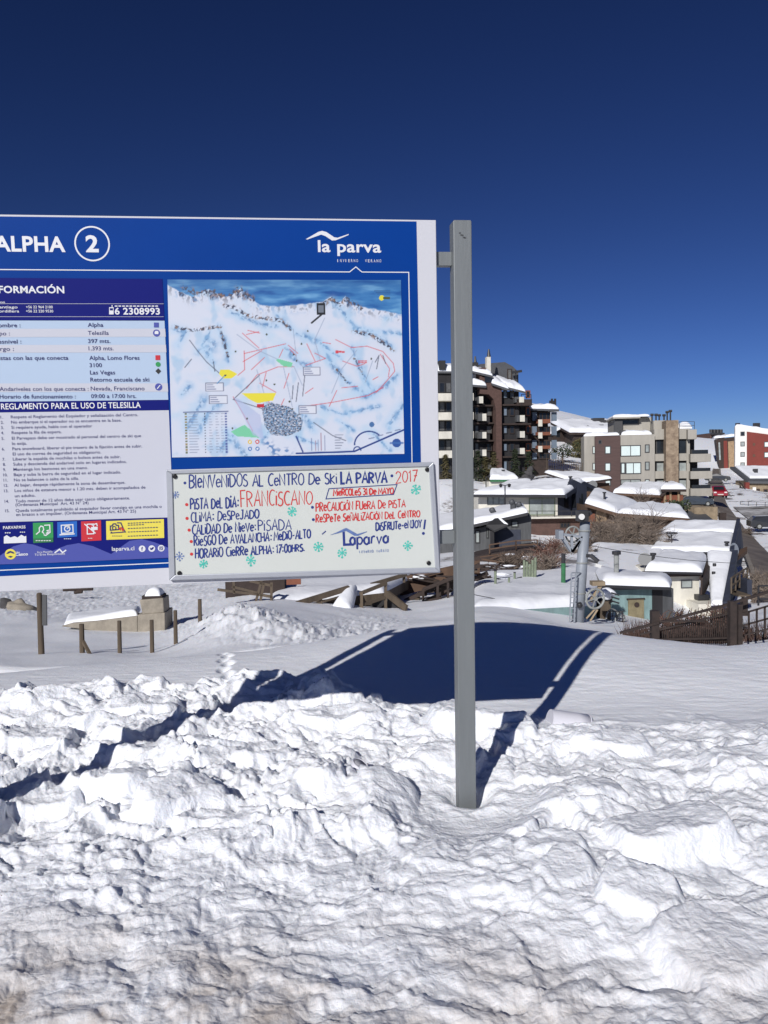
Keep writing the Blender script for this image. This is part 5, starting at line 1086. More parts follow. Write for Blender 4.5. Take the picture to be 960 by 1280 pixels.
# ------------------------------------------------------------------ white house with dark gable
def white_house():
    fr = Frame(640, 660, 78, R(-2)); fr.o.z -= 3.0
    t = fr.thing('chalet', 'cream two-storey chalet with wide snowy roof, dark right gable and brown lower floor', 'house'); H = fr.hit
    X = lambda px, y=0: H(px, 630, y).x; Z = lambda py, px=650, y=0: H(px, py, y).z
    MB().box(X(598), X(697), 0, 9, Z(645), Z(617)).build('wall', M_CREAMP, t)
    MB().box(X(626), X(722), -.8, 9, -4, Z(646)).build('lower_wall', M_BRICK, t)
    window(fr, t, 609, 619.5, 631, 631, M_CURTAIN, M_GREYWALL, w=.08, bars=2); window(fr, t, 661, 622, 694, 644, M_CURTAIN, M_YGREEN, w=.1, bars=1, name='sliding_door'); window(fr, t, 700, 653, 713, 660, M_GLASS, M_DARKBROWN, y=-.8, w=.1, bars=2)
    # right gable with its shade painted in blue-black, turned to the right
    g0 = Vector((X(697), 0, 0)); g1 = Vector((X(697) + 3.3, 2.2, 0)); zb, ze, zr = Z(646), Z(616), Z(601)
    P = [Vector((g0.x, g0.y, zb)), Vector((g1.x, g1.y, zb)), Vector((g1.x, g1.y, ze + .5)), Vector(((g0.x + g1.x) / 2 + .2, 1.1, zr)), Vector((g0.x, 0, ze))]
    MB().prism(P[::-1], (-.4, 5, 0)).build('gable_wall', M_NIGHTBLUE, t)
    for k in range(3):
        f = .22 + .25 * k; p = lerp(g0, g1, f); d = (g1 - g0).normalized(); nrm = Vector((d.y, -d.x, 0)) * .05
        a = p + nrm; b = MB().hexa([a + d * 0 + Vector((0, 0, Z(636))), a + d * .55 + Vector((0, 0, Z(636))), a + d * .55 - nrm * 1.6 + Vector((0, 0, Z(636))), a - nrm * 1.6 + Vector((0, 0, Z(636))), a + Vector((0, 0, Z(619))), a + d * .55 + Vector((0, 0, Z(619))), a + d * .55 - nrm * 1.6 + Vector((0, 0, Z(619))), a - nrm * 1.6 + Vector((0, 0, Z(619)))]); b.build('gable_window', M_GLASS, t)
    # roof: front slope, ridge running right, back slope
    e0, e1 = H(591.5, 618, -1.2), H(706, 618.5, -1.2); r0, r1 = H(640, 603.5, 6), H(729, 602.5, 3.6); k1 = H(746, 611, 6.5)
    dz = Vector((0, 0, .28)); q = [e0, e1, r1, r0]; o = MB().hexa([p - dz for p in q] + q).build('roof', M_DARKMET, t); snow_cap(o, q, .42, seed=51, nx=40)
    q2 = [r1 + Vector((-5, 0, 0)), r1, k1, k1 + Vector((-6, 3, 0))]; o = MB().hexa([p - dz for p in q2] + q2).build('roof', M_DARKMET, t); snow_cap(o, [r1 + Vector((-5, .1, 0)), r1 + Vector((0, .1, 0)), k1, k1 + Vector((-6, 3, 0))], .3, seed=52)
    MB().beam(e1 + Vector((.1, -.05, -.15)), r1 + Vector((.1, -.05, -.15)), .12, .4).build('barge_board', M_NIGHTBLUE, t)
    MB().beam(r1 + Vector((.1, -.05, -.15)), k1 + Vector((.1, -.05, -.15)), .12, .4).build('barge_board', M_NIGHTBLUE, t)
    ra = MB(); rail(ra, [H(650, 646, -1.6), H(736, 646, -1.6)], .55, .06, 1.5, 1); ra.build('balcony_rail', M_DARKMET, t); MB().box(X(649), X(736), -1.7, .2, Z(647.5), Z(645.5)).build('balcony_floor', M_CREAMP, t)
    pipe_chimney(fr, t, 713, 597, 605, 3, .12); pipe_chimney(fr, t, 664, 596, 604, 4, .08)
white_house()
def cream_cabin():
    fr = Frame(630, 606, 96, 0); fr.o.z -= 2
    t = fr.thing('cabin', 'small cream cabin with thick snow cap between the post and the dark boulders', 'cabin'); H = fr.hit
    solid(fr, t, 'wall', M_CREAMP, 611, 602, 648, 612, 0, 6); solid(fr, t, 'fascia', M_GREENP, 613, 599, 648.5, 602, -.4, 0); a, c = H(612, 599.5, -.5), H(649, 599.5, -.5); snow_cap(t, [a, c, c + Vector((-.5, 7, .9)), a + Vector((1, 7, .9))], .55, seed=55)
    pipe_chimney(fr, t, 629, 588.5, 594, 3, .12)
cream_cabin()
for (px, py, Y, rx, rz, s, lab) in ((656, 600, 95, .75, .55, 1, 'largest dark boulder beside the cream cabin'), (662, 594, 97, .55, .8, 2, 'upright dark boulder with snow behind the cream cabin'), (649, 603, 94, .4, .35, 3, 'smallest grey boulder at the corner of the cream cabin')):
    p = at(px, py, Y); o = MB().blob((0, 0, 0), rx, rx * .8, rz, s, .3, 8, 12).build('boulder', M_ROCK, None, smooth=True); o.location = p; tag(o, lab, 'boulder', 'boulders by the cabin')

# ------------------------------------------------------------------ timber chalets right of the white house
def timber_chalet():
    fr = Frame(775, 655, 72, R(-4)); fr.o.z -= 1
    t = fr.thing('chalet', 'timber chalet with long drooping snow roof, thin flue and two pale lit panels', 'house'); H = fr.hit
    e0, m0, e1 = H(731, 629, -.8), H(772, 641.5, -.8), H(862, 648, -.8); r0, r1 = H(742, 612.5, 7), H(850, 634, 8)
    W = [(735, 632), (770, 642), (792, 640), (862, 648), (862, 664), (735, 664)]
    MB().prism([H(a, c, .2) for a, c in W][::-1], (0, 6, 0)).build('wall', M_CHALET, t)
    for (a, c, x0, x1) in ((638, 652, 745, 758), (641, 650, 769, 787)): solid(fr, t, 'sunlit_panel', M_WOODL, x0, a, x1, c, .05, .2)  # sunlight on these wood panels painted as paler timber
    solid(fr, t, 'orange_door', M_ORANGE, 738, 642, 744, 660, .02, .2); solid(fr, t, 'rail_board', M_WOODL, 738, 652.5, 800, 654.5, -.7, -.5)
    dz = Vector((0, 0, .3))
    q = [e0, m0, H(800, 632, 7), r0]; o = MB().hexa([p - dz for p in q] + q).build('roof', M_CHALET, t); snow_cap(o, q, .5, seed=61)
    q = [m0 + Vector((0, .05, 0)), e1, r1, H(800, 632, 7) + Vector((0, .05, 0))]; o = MB().hexa([p - dz for p in q] + q).build('roof', M_CHALET, t); snow_cap(o, q, .42, seed=62)
    pipe_chimney(fr, t, 755.5, 616.5, 626, 2, .1)
timber_chalet()
def balcony_chalet():
    fr = Frame(820, 640, 96, R(3)); fr.o.z -= 2
    t = fr.thing('chalet', 'brown chalet with wide snow roof and shaded timber balcony in front of the beige house', 'house'); H = fr.hit
    X = lambda px, y=0: H(px, 620, y).x; Z = lambda py, px=800: H(px, py, 0).z
    MB().box(X(772), X(850), 0, 8, -2, Z(617)).build('wall', M_CHALET, t)
    MB().box(X(826), X(850), -.9, 0, Z(629), Z(619)).build('balcony', M_ORANGE, t); MB().box(X(828), X(850), -.15, 0, Z(619), Z(611)).build('balcony_recess_shade', M_BLACKWALL, t)  # near-black panel on the wall paints the shade behind the balcony
    for px in (831, 838, 848): a = H(px, 630, -1); MB().beam(a, H(px, 611, -1), .2).build('balcony_post', M_WOODL, t)
    e0, m0, e1 = H(766, 616, -1), H(826, 619, -1), H(858, 611.5, -1.6); r0, r1 = H(779, 608, 6), H(842, 606, 6); dz = Vector((0, 0, .3))
    q = [e0, m0, H(832, 606, 6), r0]; o = MB().hexa([p - dz for p in q] + q).build('roof', M_CHALET, t); snow_cap(o, q, .6, seed=64)
    q = [H(826, 611.5, -1.6), e1, r1, H(829, 606.5, 6)]; o = MB().hexa([p - dz for p in q] + q).build('roof', M_DARKBROWN, t); snow_cap(o, q, .55, seed=65)
    MB().beam(H(826, 620, -1.2), H(834, 612, -1.4), .3).build('barge_board', M_DARKBROWN, t); pipe_chimney(fr, t, 833, 603, 608, 2, .12)
balcony_chalet()
def flat_shed():
    fr = Frame(735, 622, 100, R(10)); fr.o.z -= 3
    t = fr.thing('shed', 'low brown shed under a thin snow roof at the foot of the brown corner', 'shed'); H = fr.hit
    solid(fr, t, 'wall', M_CHALET, 728, 604, 762, 622, .3, 5); a, c = H(722, 604, -.6), H(765, 598, -.6); q = [a, c, c + Vector((-1, 6, .6)), a + Vector((-2, 6, 1.4))]; dz = Vector((0, 0, .25)); o = MB().hexa([p - dz for p in q] + q).build('roof', M_DARKBROWN, t); snow_cap(o, q, .35, seed=66)
    p = H(741, 606, -.8); MB().disc(p, (-.3, -1, .3), .55, .06).build('dish', M_DISH, t)
flat_shed()
def dark_chimney_house():
    fr = Frame(840, 660, 74, 0)
    t = fr.thing('roof_chimney', 'broad dark metal chimney cowl standing above the snow roofs by the grey slope', 'chimney'); H = fr.hit
    solid(fr, t, 'stack', M_DARKMET, 829, 645, 838, 668, 0, .9); solid(fr, t, 'cowl', M_DARKMET, 824, 636, 842.5, 645, -.25, 1.2, bevel=.05)
dark_chimney_house()
def grey_garage():
    fr = Frame(865, 660, 84, R(5)); fr.o.z -= 1
    t = fr.thing('garage', 'grey-roofed garage beside the road with tan stone wall', 'garage'); H = fr.hit
    solid(fr, t, 'wall', M_TANW, 868, 634, 897, 652, 3.2, 8); q = [H(846, 653, 0), H(892, 650, 0), H(880, 640.5, 4), H(858, 638.5, 4)]; dz = Vector((0, 0, .25)); MB().hexa([p - dz for p in q] + q).build('roof', M_GREYROOF, t); solid(fr, t, 'side_wall', M_DARKBROWN, 850, 652, 893, 662, .4, 3); solid(fr, t, 'gate', M_DARKBROWN, 900, 641, 908, 652, 1, 1.3)
grey_garage()

# ------------------------------------------------------------------ big low roofs on the right with the white cabin
def low_roof_house():
    fr = Frame(870, 720, 50, R(3)); fr.o.z -= 3
    t = fr.thing('chalet', 'dark wide chalet with two stepped snow roofs running down to the road', 'house'); H = fr.hit
    dz = Vector((0, 0, .22))
    def slope(pts, th, seed, m=M_DARKMET):
        q = [H(*p) for p in pts]; o = MB().hexa([p - dz for p in q] + q).build('roof', m, t); snow_cap(o, q, th, seed=seed, nx=34, edge=th * 1.1); return o
    slope([(822, 667, 8.3), (920, 666, 8.3), (923, 654, 11.5), (842, 653.5, 11.5)], .28, 71); slope([(812, 690, 2.6), (914, 690, 2.6), (918, 669.5, 8), (826, 669.5, 8)], .30, 72)
    # dark gable towards the road
    P = [H(912, 694, 2.6), H(926, 655, 11.2), H(930, 690, 11.2), H(927, 706, 6), H(915, 712, 2.8)]; P = [Vector((p.x, p.y, p.z)) for p in P]
    MB().prism(P, (-.6, 0, 0)).build('gable_wall', M_NIGHTBLUE, t); MB().beam(H(914.5, 691, 2.5), H(923, 652.5, 11.6), .25, .5).build('barge_board', M_NIGHTBLUE, t)
    MB().box(H(822, 690, 3).x, H(911, 690, 3).x, 3.2, 11, -2, H(850, 691, 3).z).build('wall', M_DARKBROWN, t)
    p = H(918, 687, 3.5); MB().disc(p, (.6, -1, .2), .45, .06).build('dish', M_GREYP, t)
    pipe_chimney(fr, t, 908.5, 679, 689, 3.2, .1); pipe_chimney(fr, t, 839.5, 668, 682, 4, .035, cap=False)
    a = H(839.5, 667, 4); MB().box(a.x - .3, a.x + .3, a.y - .3, a.y + .3, a.z, a.z + .08).build('vent_plate', M_DARKMET, t)
    q = [H(914, 702, 3), H(934, 688, 6), H(934, 683, 8), H(917, 690, 7)]; MB().hexa([p - dz for p in q] + q).build('porch_roof', M_CHALET, t)
low_roof_house()
def strip_roof_house():
    fr = Frame(895, 760, 40, R(2)); fr.o.z -= 3
    t = fr.thing('chalet', 'narrow dark chalet whose steep snow strip roof falls towards the viewer', 'house'); H = fr.hit
    dz = Vector((0, 0, .2)); q = [H(889, 757, .2), H(905, 756, .2), H(917, 692, 6.2), H(884, 691, 6.4)]
    o = MB().hexa([p - dz for p in q] + q).build('roof', M_NIGHTBLUE, t); snow_cap(o, q, .22, seed=74, nx=14, ny=26, edge=.25)
    P = [H(905.5, 760, .2), H(918, 692, 6.2), H(924, 724, 6.2), H(922, 740, 4), H(912, 762, .4)]; MB().prism(P, (-.4, 0, 0)).build('side_wall', M_NIGHTBLUE, t); MB().beam(H(907, 756, .1), H(919, 691, 6.3), .3, .35).build('barge_board', M_NIGHTBLUE, t)
    solid(fr, t, 'wall', M_CREAMP, 873, 755, 905, 772, .5, 3)
    for (px, py, y) in ((892, 722.5, 3.2), (893, 712, 4.2)): p = H(px, py, y); MB().tube([p, p + Vector((0, 0, .35))], .1, 8).build('vent', M_DARKMET, t)
    ra = MB(); ra.box(H(912, 740, 2).x, H(927, 740, 2).x, 1, 4, H(920, 742, 2).z, H(920, 740, 2).z); rail(ra, [H(914, 742, .9), H(934, 728, 3.4)], .8, .07, .8, 2); ra.build('side_deck', M_WOOD, t); solid(fr, t, 'blue_bin_store', M_NIGHTBLUE, 934, 725, 940, 746, 1.5, 3)
strip_roof_house()
def white_cabin():
    fr = Frame(865, 750, 42, R(4)); fr.o.z -= 2.4
    t = fr.thing('cabin', 'small cream cabin with one little window and fat snow roof beside the strip roof', 'cabin'); H = fr.hit
    solid(fr, t, 'wall', M_CREAMP, 834, 718, 874, 765, 0, 5); window(fr, t, 851, 725, 865, 735, M_CURTAIN, M_GREYWALL, w=.05)
    solid(fr, t, 'eave_board', M_DARKBROWN, 807, 714.5, 876, 721, -.5, .0)
    a, c = H(806, 714, -.7), H(878, 715.5, -.7); q = [a, c, H(884, 698, 4.2), H(826, 692, 4.8)]; dz = Vector((0, 0, .12)); o = MB().hexa([p - dz for p in q] + q).build('roof', M_DARKMET, t); snow_cap(o, q, .38, seed=76, nx=34)
    P = [H(875, 744, -.3), H(876, 722, -.4), H(884, 699, 4.2), H(891, 699, 4.2), H(888, 722, 1.6), H(879, 742, .2)]; MB().prism(P, (.08, -.05, 0)).build('dark_gable', M_DARKBROWN, t)
    solid(fr, t, 'lower_roof', M_DARKMET, 873, 744, 887, 750, -.5, .5)
    p = H(806, 699, 3); d = MB().disc(p, (-.35, -1, .35), .36, .05); d.beam(p + Vector((0, .05, -.9)), p + Vector((0, .05, 0)), .05); d.build('satellite_dish', M_DISH, t); pipe_chimney(fr, t, 816.5, 694, 702, 3, .1)
white_cabin()
def snow_terrace():
    fr = Frame(790, 706, 46, 0); fr.o.z -= 2
    t = fr.thing('flat_roof', 'broad flat snow-covered roof behind the lift tower with low vent pipes', 'roof'); H = fr.hit
    q = [H(735, 722, 0), H(836, 716, 0), H(830, 687, 9), H(738, 684, 9)]; dz = Vector((0, 0, 1.4)); o = MB().hexa([p - dz for p in q] + q).build('deck', M_DARKBROWN, t); snow_cap(o, q, .4, seed=78, nx=36, ny=20)
    a = H(744, 704, 4); b = MB(); b.beam(a, H(744.5, 686, 4), .09); b.beam(H(742, 687.5, 4), H(744.3, 690, 4), .07); b.beam(H(747, 687, 4), H(744.6, 690, 4), .07); b.build('vent_pipe', M_DARKMET, t)
snow_terrace()
# ------------------------------------------------------------------ turquoise lift hut, snow platform, lift tower, steel walkway
def lift_hut():
    fr = Frame(790, 775, 31, R(6)); fr.o.z -= 1.0
    t = fr.thing('lift_hut', 'turquoise boarded hut with hatch, dark side wall and thick snow roof', 'hut'); H = fr.hit
    X = lambda px, y=0: H(px, 750, y).x; Z = lambda py, px=790: H(px, py, 0).z
    MB().box(X(752), X(815), 0, 3.4, -1, Z(735)).build('wall', M_TURQ, t); MB().box(X(815) + .002, X(828), -.02, 3.4, -1, Z(736)).build('corner_wall', M_DARKWALL, t)
    P = [Vector((X(828) + .002, 0, -1)), Vector((X(828) + .002, 3.4, -1)), Vector((X(828) + .002, 3.4, Z(730))), Vector((X(828) + .002, 0, Z(738)))]; MB().prism(P, (.5, .1, 0)).build('side_wall', M_GREYWALL, t)
    o = solid(fr, t, 'hatch', mat('olive_board', (.20, .17, .10), .85, .3, 4), 785.5, 749.5, 805, 777, -.05, .03); p = H(796, 756, -.06); MB().disc(p, (0, 1, 0), .1, .03).build('wreath', M_DARKBROWN, o); solid(fr, t, 'hatch_frame', M_DARKBROWN, 784, 748, 806.5, 749.5, -.07, .03)
    solid(fr, t, 'eave_board', M_DARKMET, 748, 731.5, 829, 737, -.42, -.3)
    q = [H(752, 731, -.5), H(838, 734, -.5), H(840, 727, 3.6), H(744, 715, 3.8)]; dz = Vector((0, 0, .12)); o = MB().hexa([p - dz for p in q] + q).build('roof', M_DARKMET, t); snow_cap(o, q, .34, seed=81, nx=34)
    f = pipe_chimney(fr, t, 770.5, 693, 726, .9, .105, m=M_CAST)
lift_hut()
def platform():
    fr = Frame(680, 770, 26, R(-4)); fr.o.z -= .8
    t = fr.thing('snow_platform', 'wide snow-covered platform with a turquoise front edge left of the lift tower', 'platform'); H = fr.hit
    q = [H(590, 765, -2.2), H(745, 757, 0.1), H(752, 714, 12), H(592, 722, 12)]; dz = Vector((0, 0, 1.6)); o = MB().hexa([p - dz for p in q] + q).build('deck', M_TURQ, t); snow_cap(o, q, .28, seed=83, nx=44, ny=26, edge=.5)
    MB().beam(H(640, 757.5, -.4), H(730, 757, -.05), .1, .06).build('edge_board', M_GREENP, t)
    P = [H(640, 790, -.45), H(730, 790, -.1), H(730, 758, -.1), H(640, 758.5, -.45)]; MB().prism(P[::-1], (0, .3, 0)).build('front_panel', M_TURQ, t)
platform()
def bollard(px, y0, y1, Y, r, m, label, group, cap=None):
    a, c = at(px, y1, Y), at(px + .3, y0, Y); t = thing('marker_post', label, 'post', a, 0, group)
    MB().tube([(0, 0, -.3), c - a], r, 10).build('pole', m, t)
    if cap: MB().tube([c - a, c - a + Vector((0, 0, .03))], r * 1.15, 10).build('cap', cap, t)
bollard(619, 714, 738.5, 30, .05, M_YGREEN, 'pale green post standing alone in the snow right of the steel post', 'posts on the snow platform', M_DARKMET)
bollard(704, 704, 730, 30, .085, M_GREENP, 'bright green thick pole left of the lift tower', 'posts on the snow platform'); bollard(704, 692, 704, 30, .08, M_DARKMET, 'dark upper pole stub on the green pole', 'posts on the snow platform')
bollard(643, 716, 725, 32, .045, M_YGREEN, 'short leaning stub post in the middle of the snow platform', 'posts on the snow platform', M_DARKMET); bollard(636, 722, 727, 30, .04, M_YGREEN, 'lowest stub post almost buried in the platform snow', 'posts on the snow platform')
for i, (px, y0, y1, lab) in enumerate(((655, 700, 722, 'tall pale green stake, left end of the stake cluster'), (658.5, 702, 720, 'pale green stake second from left in the cluster'), (662, 705, 723, 'pale green stake in front of the cluster'), (665.5, 700, 718, 'pale green stake right of the cluster, under bare branches'), (669, 697, 714, 'thin pale stake at the right end of the cluster'))): bollard(px, y0, y1, 33, .055, M_YGREEN, lab, 'stake cluster', None)

def lift_tower():
    fr = Frame(722, 778, 24.2, R(0)); fr.o.z -= 1.0
    t = fr.thing('lift_tower', 'grey tubular ski lift tower with triangular arm, ladder and cable wheels', 'lift tower'); H = fr.hit
    b0, b1 = H(721, 790), H(731.5, 652); m = MB().tube([b0, b1], [.185, .15], 20); o = m.build('tube', M_GREYP, t, smooth=True)
    for py in (663, 703, 741): f = (790 - py) / 138; p = lerp(b0, b1, f); MB().tube([p - Vector((0, 0, .02)), p + Vector((0, 0, .02))], .188, 20).build('flange', M_CAST, t)
    a = MB(); A, Bp, C = H(701, 668, -.1), H(728, 671, -.1), H(715, 690, -.1); D = H(725, 676, -.1)
    for (p, q) in ((A, Bp), (A, C), (C, D), (C, Bp), (lerp(A, Bp, .5), C)): a.beam(p, q, .075, .075)
    for (p, q) in ((A, C), (A, Bp)): a.beam(p + Vector((0, .25, 0)), q + Vector((0, .25, 0)), .07)
    a.box(A.x - .08, A.x + .06, -.2, .3, A.z - .14, A.z + .12); a.build('arm', M_GREYP, t)
    def wheel(px, py, r, y, name='sheave_wheel'):
        c = H(px, py, y); ax = (.25, -1, 0); w = MB().ring(c, ax, r, r * .13, 30, 6); o = w.build(name, M_CAST, t, smooth=True); s = MB(); axv = Vector(ax).normalized(); u = axv.orthogonal().normalized(); v = axv.cross(u)
        for k in range(6): th = k * math.pi / 3 + .5; s.beam(c, c + (u * math.cos(th) + v * math.sin(th)) * r, .035, .03)
        s.disc(c, ax, r * .2, .1); s.build('spokes', M_CAST, o); return o
    wheel(744, 748.5, .295, -.2); wheel(716, 668, .24, .4)
    l = MB()
    for px in (712, 717.5): l.beam(H(px, 778, -.45), H(px + 2.5, 716, -.45), .035)
    for k in range(9): y = 774 - k * 6.8; l.beam(H(712 + k * .28, y, -.45), H(717.5 + k * .28, y, -.45), .025)
    l.beam(H(714.5, 716, -.45), H(726, 716, -.2), .03); l.build('ladder', M_GREYP, t)
    k = MB(); p = H(728, 648, -.1); k.box(p.x - .16, p.x + .14, -.3, .1, p.z - .08, p.z + .24); k.beam(p, H(739, 640, -.1), .12); k.beam(H(722, 644, 0), H(731, 652, 0), .08); k.build('tower_head', M_DARKMET, t)
    p = H(727, 646, -.35); MB().disc(p, (0, 1, 0), .09, .05).build('lamp', M_LAMPG, t)
    s = MB(); s.beam(H(728, 694, -.1), H(739, 695, -.1), .09, .1); s.beam(H(738, 694, -.1), H(748, 702, -.2), .16, .1); s.beam(H(735, 700, -.1), H(747, 704, -.2), .05); o = s.build('floodlight_arm', M_DARKMET, t); MB().beam(H(744, 706, -.3), H(751, 708, -.3), .1, .1).build('floodlight', M_LAMPG, o)
    s = MB(); s.beam(H(733, 773, -.1), H(745, 760, -.2), .05); s.beam(H(738, 776, -.1), H(747, 762, -.2), .05); s.beam(H(738, 752, -.1), H(754, 726.5, -.15), .1); s.box(H(738, 733, 0).x, H(754, 733, 0).x, -.25, .1, H(740, 731, 0).z, H(740, 726, 0).z); s.build('wheel_bracket', M_TANW, t)
    p = H(724.5, 756.5, -.28); MB().blob(p, .09, .09, .09, 3, .1).build('cable_clamp', M_DARKMET, t, smooth=True)
lift_tower()
def machinery():
    fr = Frame(765, 782, 26.5, 0); fr.o.z -= .5
    t = fr.thing('drive_machinery', 'rusty lift drive machinery and cage between the tower wheel and the turquoise hut', 'machinery'); H = fr.hit
    b = MB().box(H(750, 760).x, H(764, 760).x, 0, .8, -1, H(755, 752).z); b.box(H(758, 745).x, H(768, 745).x, .2, .7, H(760, 755).z, H(760, 743).z); b.build('gearbox', M_WOOD, t, bevel=.03)
    MB().blob(H(758, 742, .1), .3, .25, .22, 4, .1).build('snow_cover', M_SNOW, t, smooth=True)
    c = MB(); 
    for k in range(5): x = 762 + k * 4; c.beam(H(x, 786, -.2), H(x, 764, -.2), .025)
    for y in (764, 770, 777): c.beam(H(760, y, -.2), H(781, y, -.2), .025)
    c.build('cage', M_DARKMET, t)
    for (px, py, r) in ((765, 771, .25), (775, 773, .2)): MB().ring(H(px, py, -.1), (.5, -1, 0), r, .03, 22, 6).build('wheel', M_CAST, t, smooth=True)
    for k in range(3): MB().beam(H(764, 741 + k * 5, -.3), H(774, 744 + k * 5, -.3), .05).build('lever', M_DARKMET, t)
machinery()
def cable(name, pts, Y0, Y1, r, label):
    a, c = at(*pts[0], Y0), at(*pts[1], Y1); P = []
    for k in range(13): f = k / 12; p = lerp(a, c, f); p.z -= (1 - (2 * f - 1) ** 2) * .12; P.append(p - a)
    o = MB().tube(P, r, 5).build(name, M_DARKMET, None); o.location = a; tag(o, label, 'cable')
cable('lift_cable', ((560, 736), (730, 760)), 24, 27, .012, 'thin steel lift cable sagging over the snow platform to the tower')
cable('overhead_wire', ((734, 681), (918, 704)), 30, 34, .012, 'thin overhead wire crossing the snow roofs right of the lift tower')
def walkway():
    fr = Frame(880, 790, 18, R(0)); fr.o.z -= .6
    t = fr.thing('steel_walkway', 'rusty brown steel walkway with railings and heavy posts at the edge of the slope', 'walkway'); H = fr.hit
    for (x0, x1, y0, y1, y) in ((913, 921, 752, 810, -.4), (923, 928.5, 756, 808, -.2), (815, 824.5, 764, 806, .2), (929, 935, 750, 770, .6)):
        solid(fr, t, 'column', M_STEELB, x0, y0, x1, y1, y, y + .16)
    b = MB(); b.beam(H(775, 791, .2), H(905, 757, .2), .05, .055); b.beam(H(905, 757, .2), H(985, 732, .1), .05, .06); b.beam(H(800, 793, .25), H(915, 766, .2), .03, .035); b.beam(H(800, 800, .25), H(930, 797, .2), .03, .04); b.beam(H(824, 777, .1), H(880, 776, .1), .04)
    b.beam(H(925, 768, -.1), H(985, 750, -.1), .035); b.beam(H(928, 782, -.1), H(990, 765, -.1), .035); b.beam(H(930, 794, -.1), H(990, 778, -.1), .03); b.build('beam', M_STEELB, t)
    for k in range(34):
        x = 828 + k * 2.6; yt = 791 - (x - 775) * .262; MB().beam(H(x, 802, .3), H(x, max(yt, 757) + rng.uniform(3, 9), .3), .022).build('baluster', M_STEELB, t)
    for k in range(6): x = 936 + k * 10; MB().beam(H(x, 797 - k * 2.6, -.1), H(x, 764 - k * 2.9, -.1), .035).build('baluster', M_STEELB, t)
    c = MB()
    for k in range(10): x = 832 + k * 8; c.beam(H(x, 777 + (k % 3) * 4, .9), H(x + 6, 765 - k * .8, .9), .02)
    c.build('brace', M_WOOD, t)
    p = MB(); rail(p, [H(948, 757, 4), H(972, 757, 4)], .55, .04, .5, 3); p.build('far_rail', M_DARKMET, t)
walkway()
def dry_grass():
    p0 = ground(870, 19.5); b = MB(); rg = random.Random(5)
    for k in range(1500):
        x = rg.uniform(-1.6, 1.7); y = rg.uniform(-.5, 1.0); h = rg.uniform(.15, .62); dx, dy = rg.gauss(0, .12), rg.gauss(0, .12); w = .012
        z0 = gz(p0.x + x, p0.y + y) - p0.z - .05
        b.poly([(x - w, y, z0), (x + w, y, z0), (x + dx, y + dy, z0 + h)])
    o = b.build('dry_grass', mat('dry_brush', (.075, .045, .036), .95, .4, 3), None); o.location = p0; o['kind'] = 'stuff'
dry_grass()

# ------------------------------------------------------------------ dark timber house behind the steel post
def dark_house():
    fr = Frame(610, 700, 54, R(-8)); fr.o.z -= 1.5
    t = fr.thing('timber_house', 'dark grey timber house with three roof vents on its snowy low roof, behind the post', 'house'); H = fr.hit
    W = [(548, 700), (548, 668), (600, 660), (657, 645), (664, 645), (664, 702)]; MB().prism([H(a, c) for a, c in W][::-1], (0, 8, 0)).build('wall', M_GREYWALL, t)
    MB().box(H(618, 690).x, H(651, 690).x, -.06, .02, H(630, 700).z, H(630, 662).z).build('dark_boarding', M_NIGHTBLUE, t)
    q = [H(540, 667, -.8), H(660, 640.5, -.8), H(655, 633, 6), H(545, 648, 7)]; dz = Vector((0, 0, .2)); o = MB().hexa([p - dz for p in q] + q).build('roof', M_DARKMET, t); snow_cap(o, q, .32, seed=91, nx=40)
    # little gable over the door
    g = [H(608, 656, -1.2), H(618, 663, -1.4), H(635, 655.5, -1.4), H(622, 645, -.6)]; o = MB().hexa([p - dz * .6 for p in g] + g).build('porch_roof', M_BLACKWALL, t)
    snow_cap(o, [lerp(g[3], g[0], .05), lerp(g[1], g[2], .6) + Vector((0, .1, 0)), g[2], g[3]], .18, seed=92, nx=10, ny=8); MB().box(H(613, 690).x, H(618, 690).x, -1.2, 0, -2, H(615, 662).z).build('porch_wall', M_DARKWALL, t)
    for (x0, y0, x1, y1) in ((594, 663, 600, 679), (608, 660, 611, 673), (639, 651, 648, 659)): window(fr, t, x0, y0, x1, y1, M_CURTAIN, M_BLACKWALL, w=.07)
    for (px, py) in ((617, 641), (641.5, 631), (650.5, 634)):
        p = H(px, py, 1.6); b = MB().tube([p + Vector((0, 0, -.5)), p, p + Vector((-.1, -.15, .22)), p + Vector((-.16, -.3, .2))], [.2, .21, .2, .17], 12); b.build('roof_vent', M_GREYROOF, t, smooth=True)
    MB().box(H(545, 700).x, H(570, 700).x, -1.0, 0, -1, H(560, 699).z).build('orange_deck', M_ORANGE, t)
    for (a, c) in (((628, 683), (668, 680)), ((615, 689), (660, 687.5))): MB().beam(H(*a, -1.6), H(*c, -1.6), .1).build('hand_rail', M_WOOD, t)
dark_house()
def deck_stack():
    fr = Frame(640, 705, 45, R(-6)); fr.o.z -= 1
    t = fr.thing('timber_deck', 'brown raised timber deck with rails in front of the dark house', 'deck'); H = fr.hit
    MB().prism([H(a, c) for a, c in ((585, 712), (640, 702), (668, 698), (668, 684), (612, 692), (585, 698))][::-1], (0, 3, 0)).build('deck_frame', M_DARKBROWN, t)
    b = MB(); rail(b, [H(612, 692, -.1), H(645, 687, -.1), H(672, 686, -.1)], .5, .07, .9, 2); b.build('rail', M_CHALET, t)
    c = MB(); rg = random.Random(2)
    for k in range(26): x = rg.uniform(592, 650); y = 712 - (x - 592) * .12 + rg.uniform(-4, 4); c.beam(H(x, y, -1.2 + rg.uniform(-.4, .6)), H(x + rg.uniform(4, 12), y + rg.uniform(-4, 2), -1.2), .07)
    c.build('loose_timber', M_DARKBROWN, t)
deck_stack()
def snow_bits(px0, px1, py0, py1, Y, n, seed):
    pass
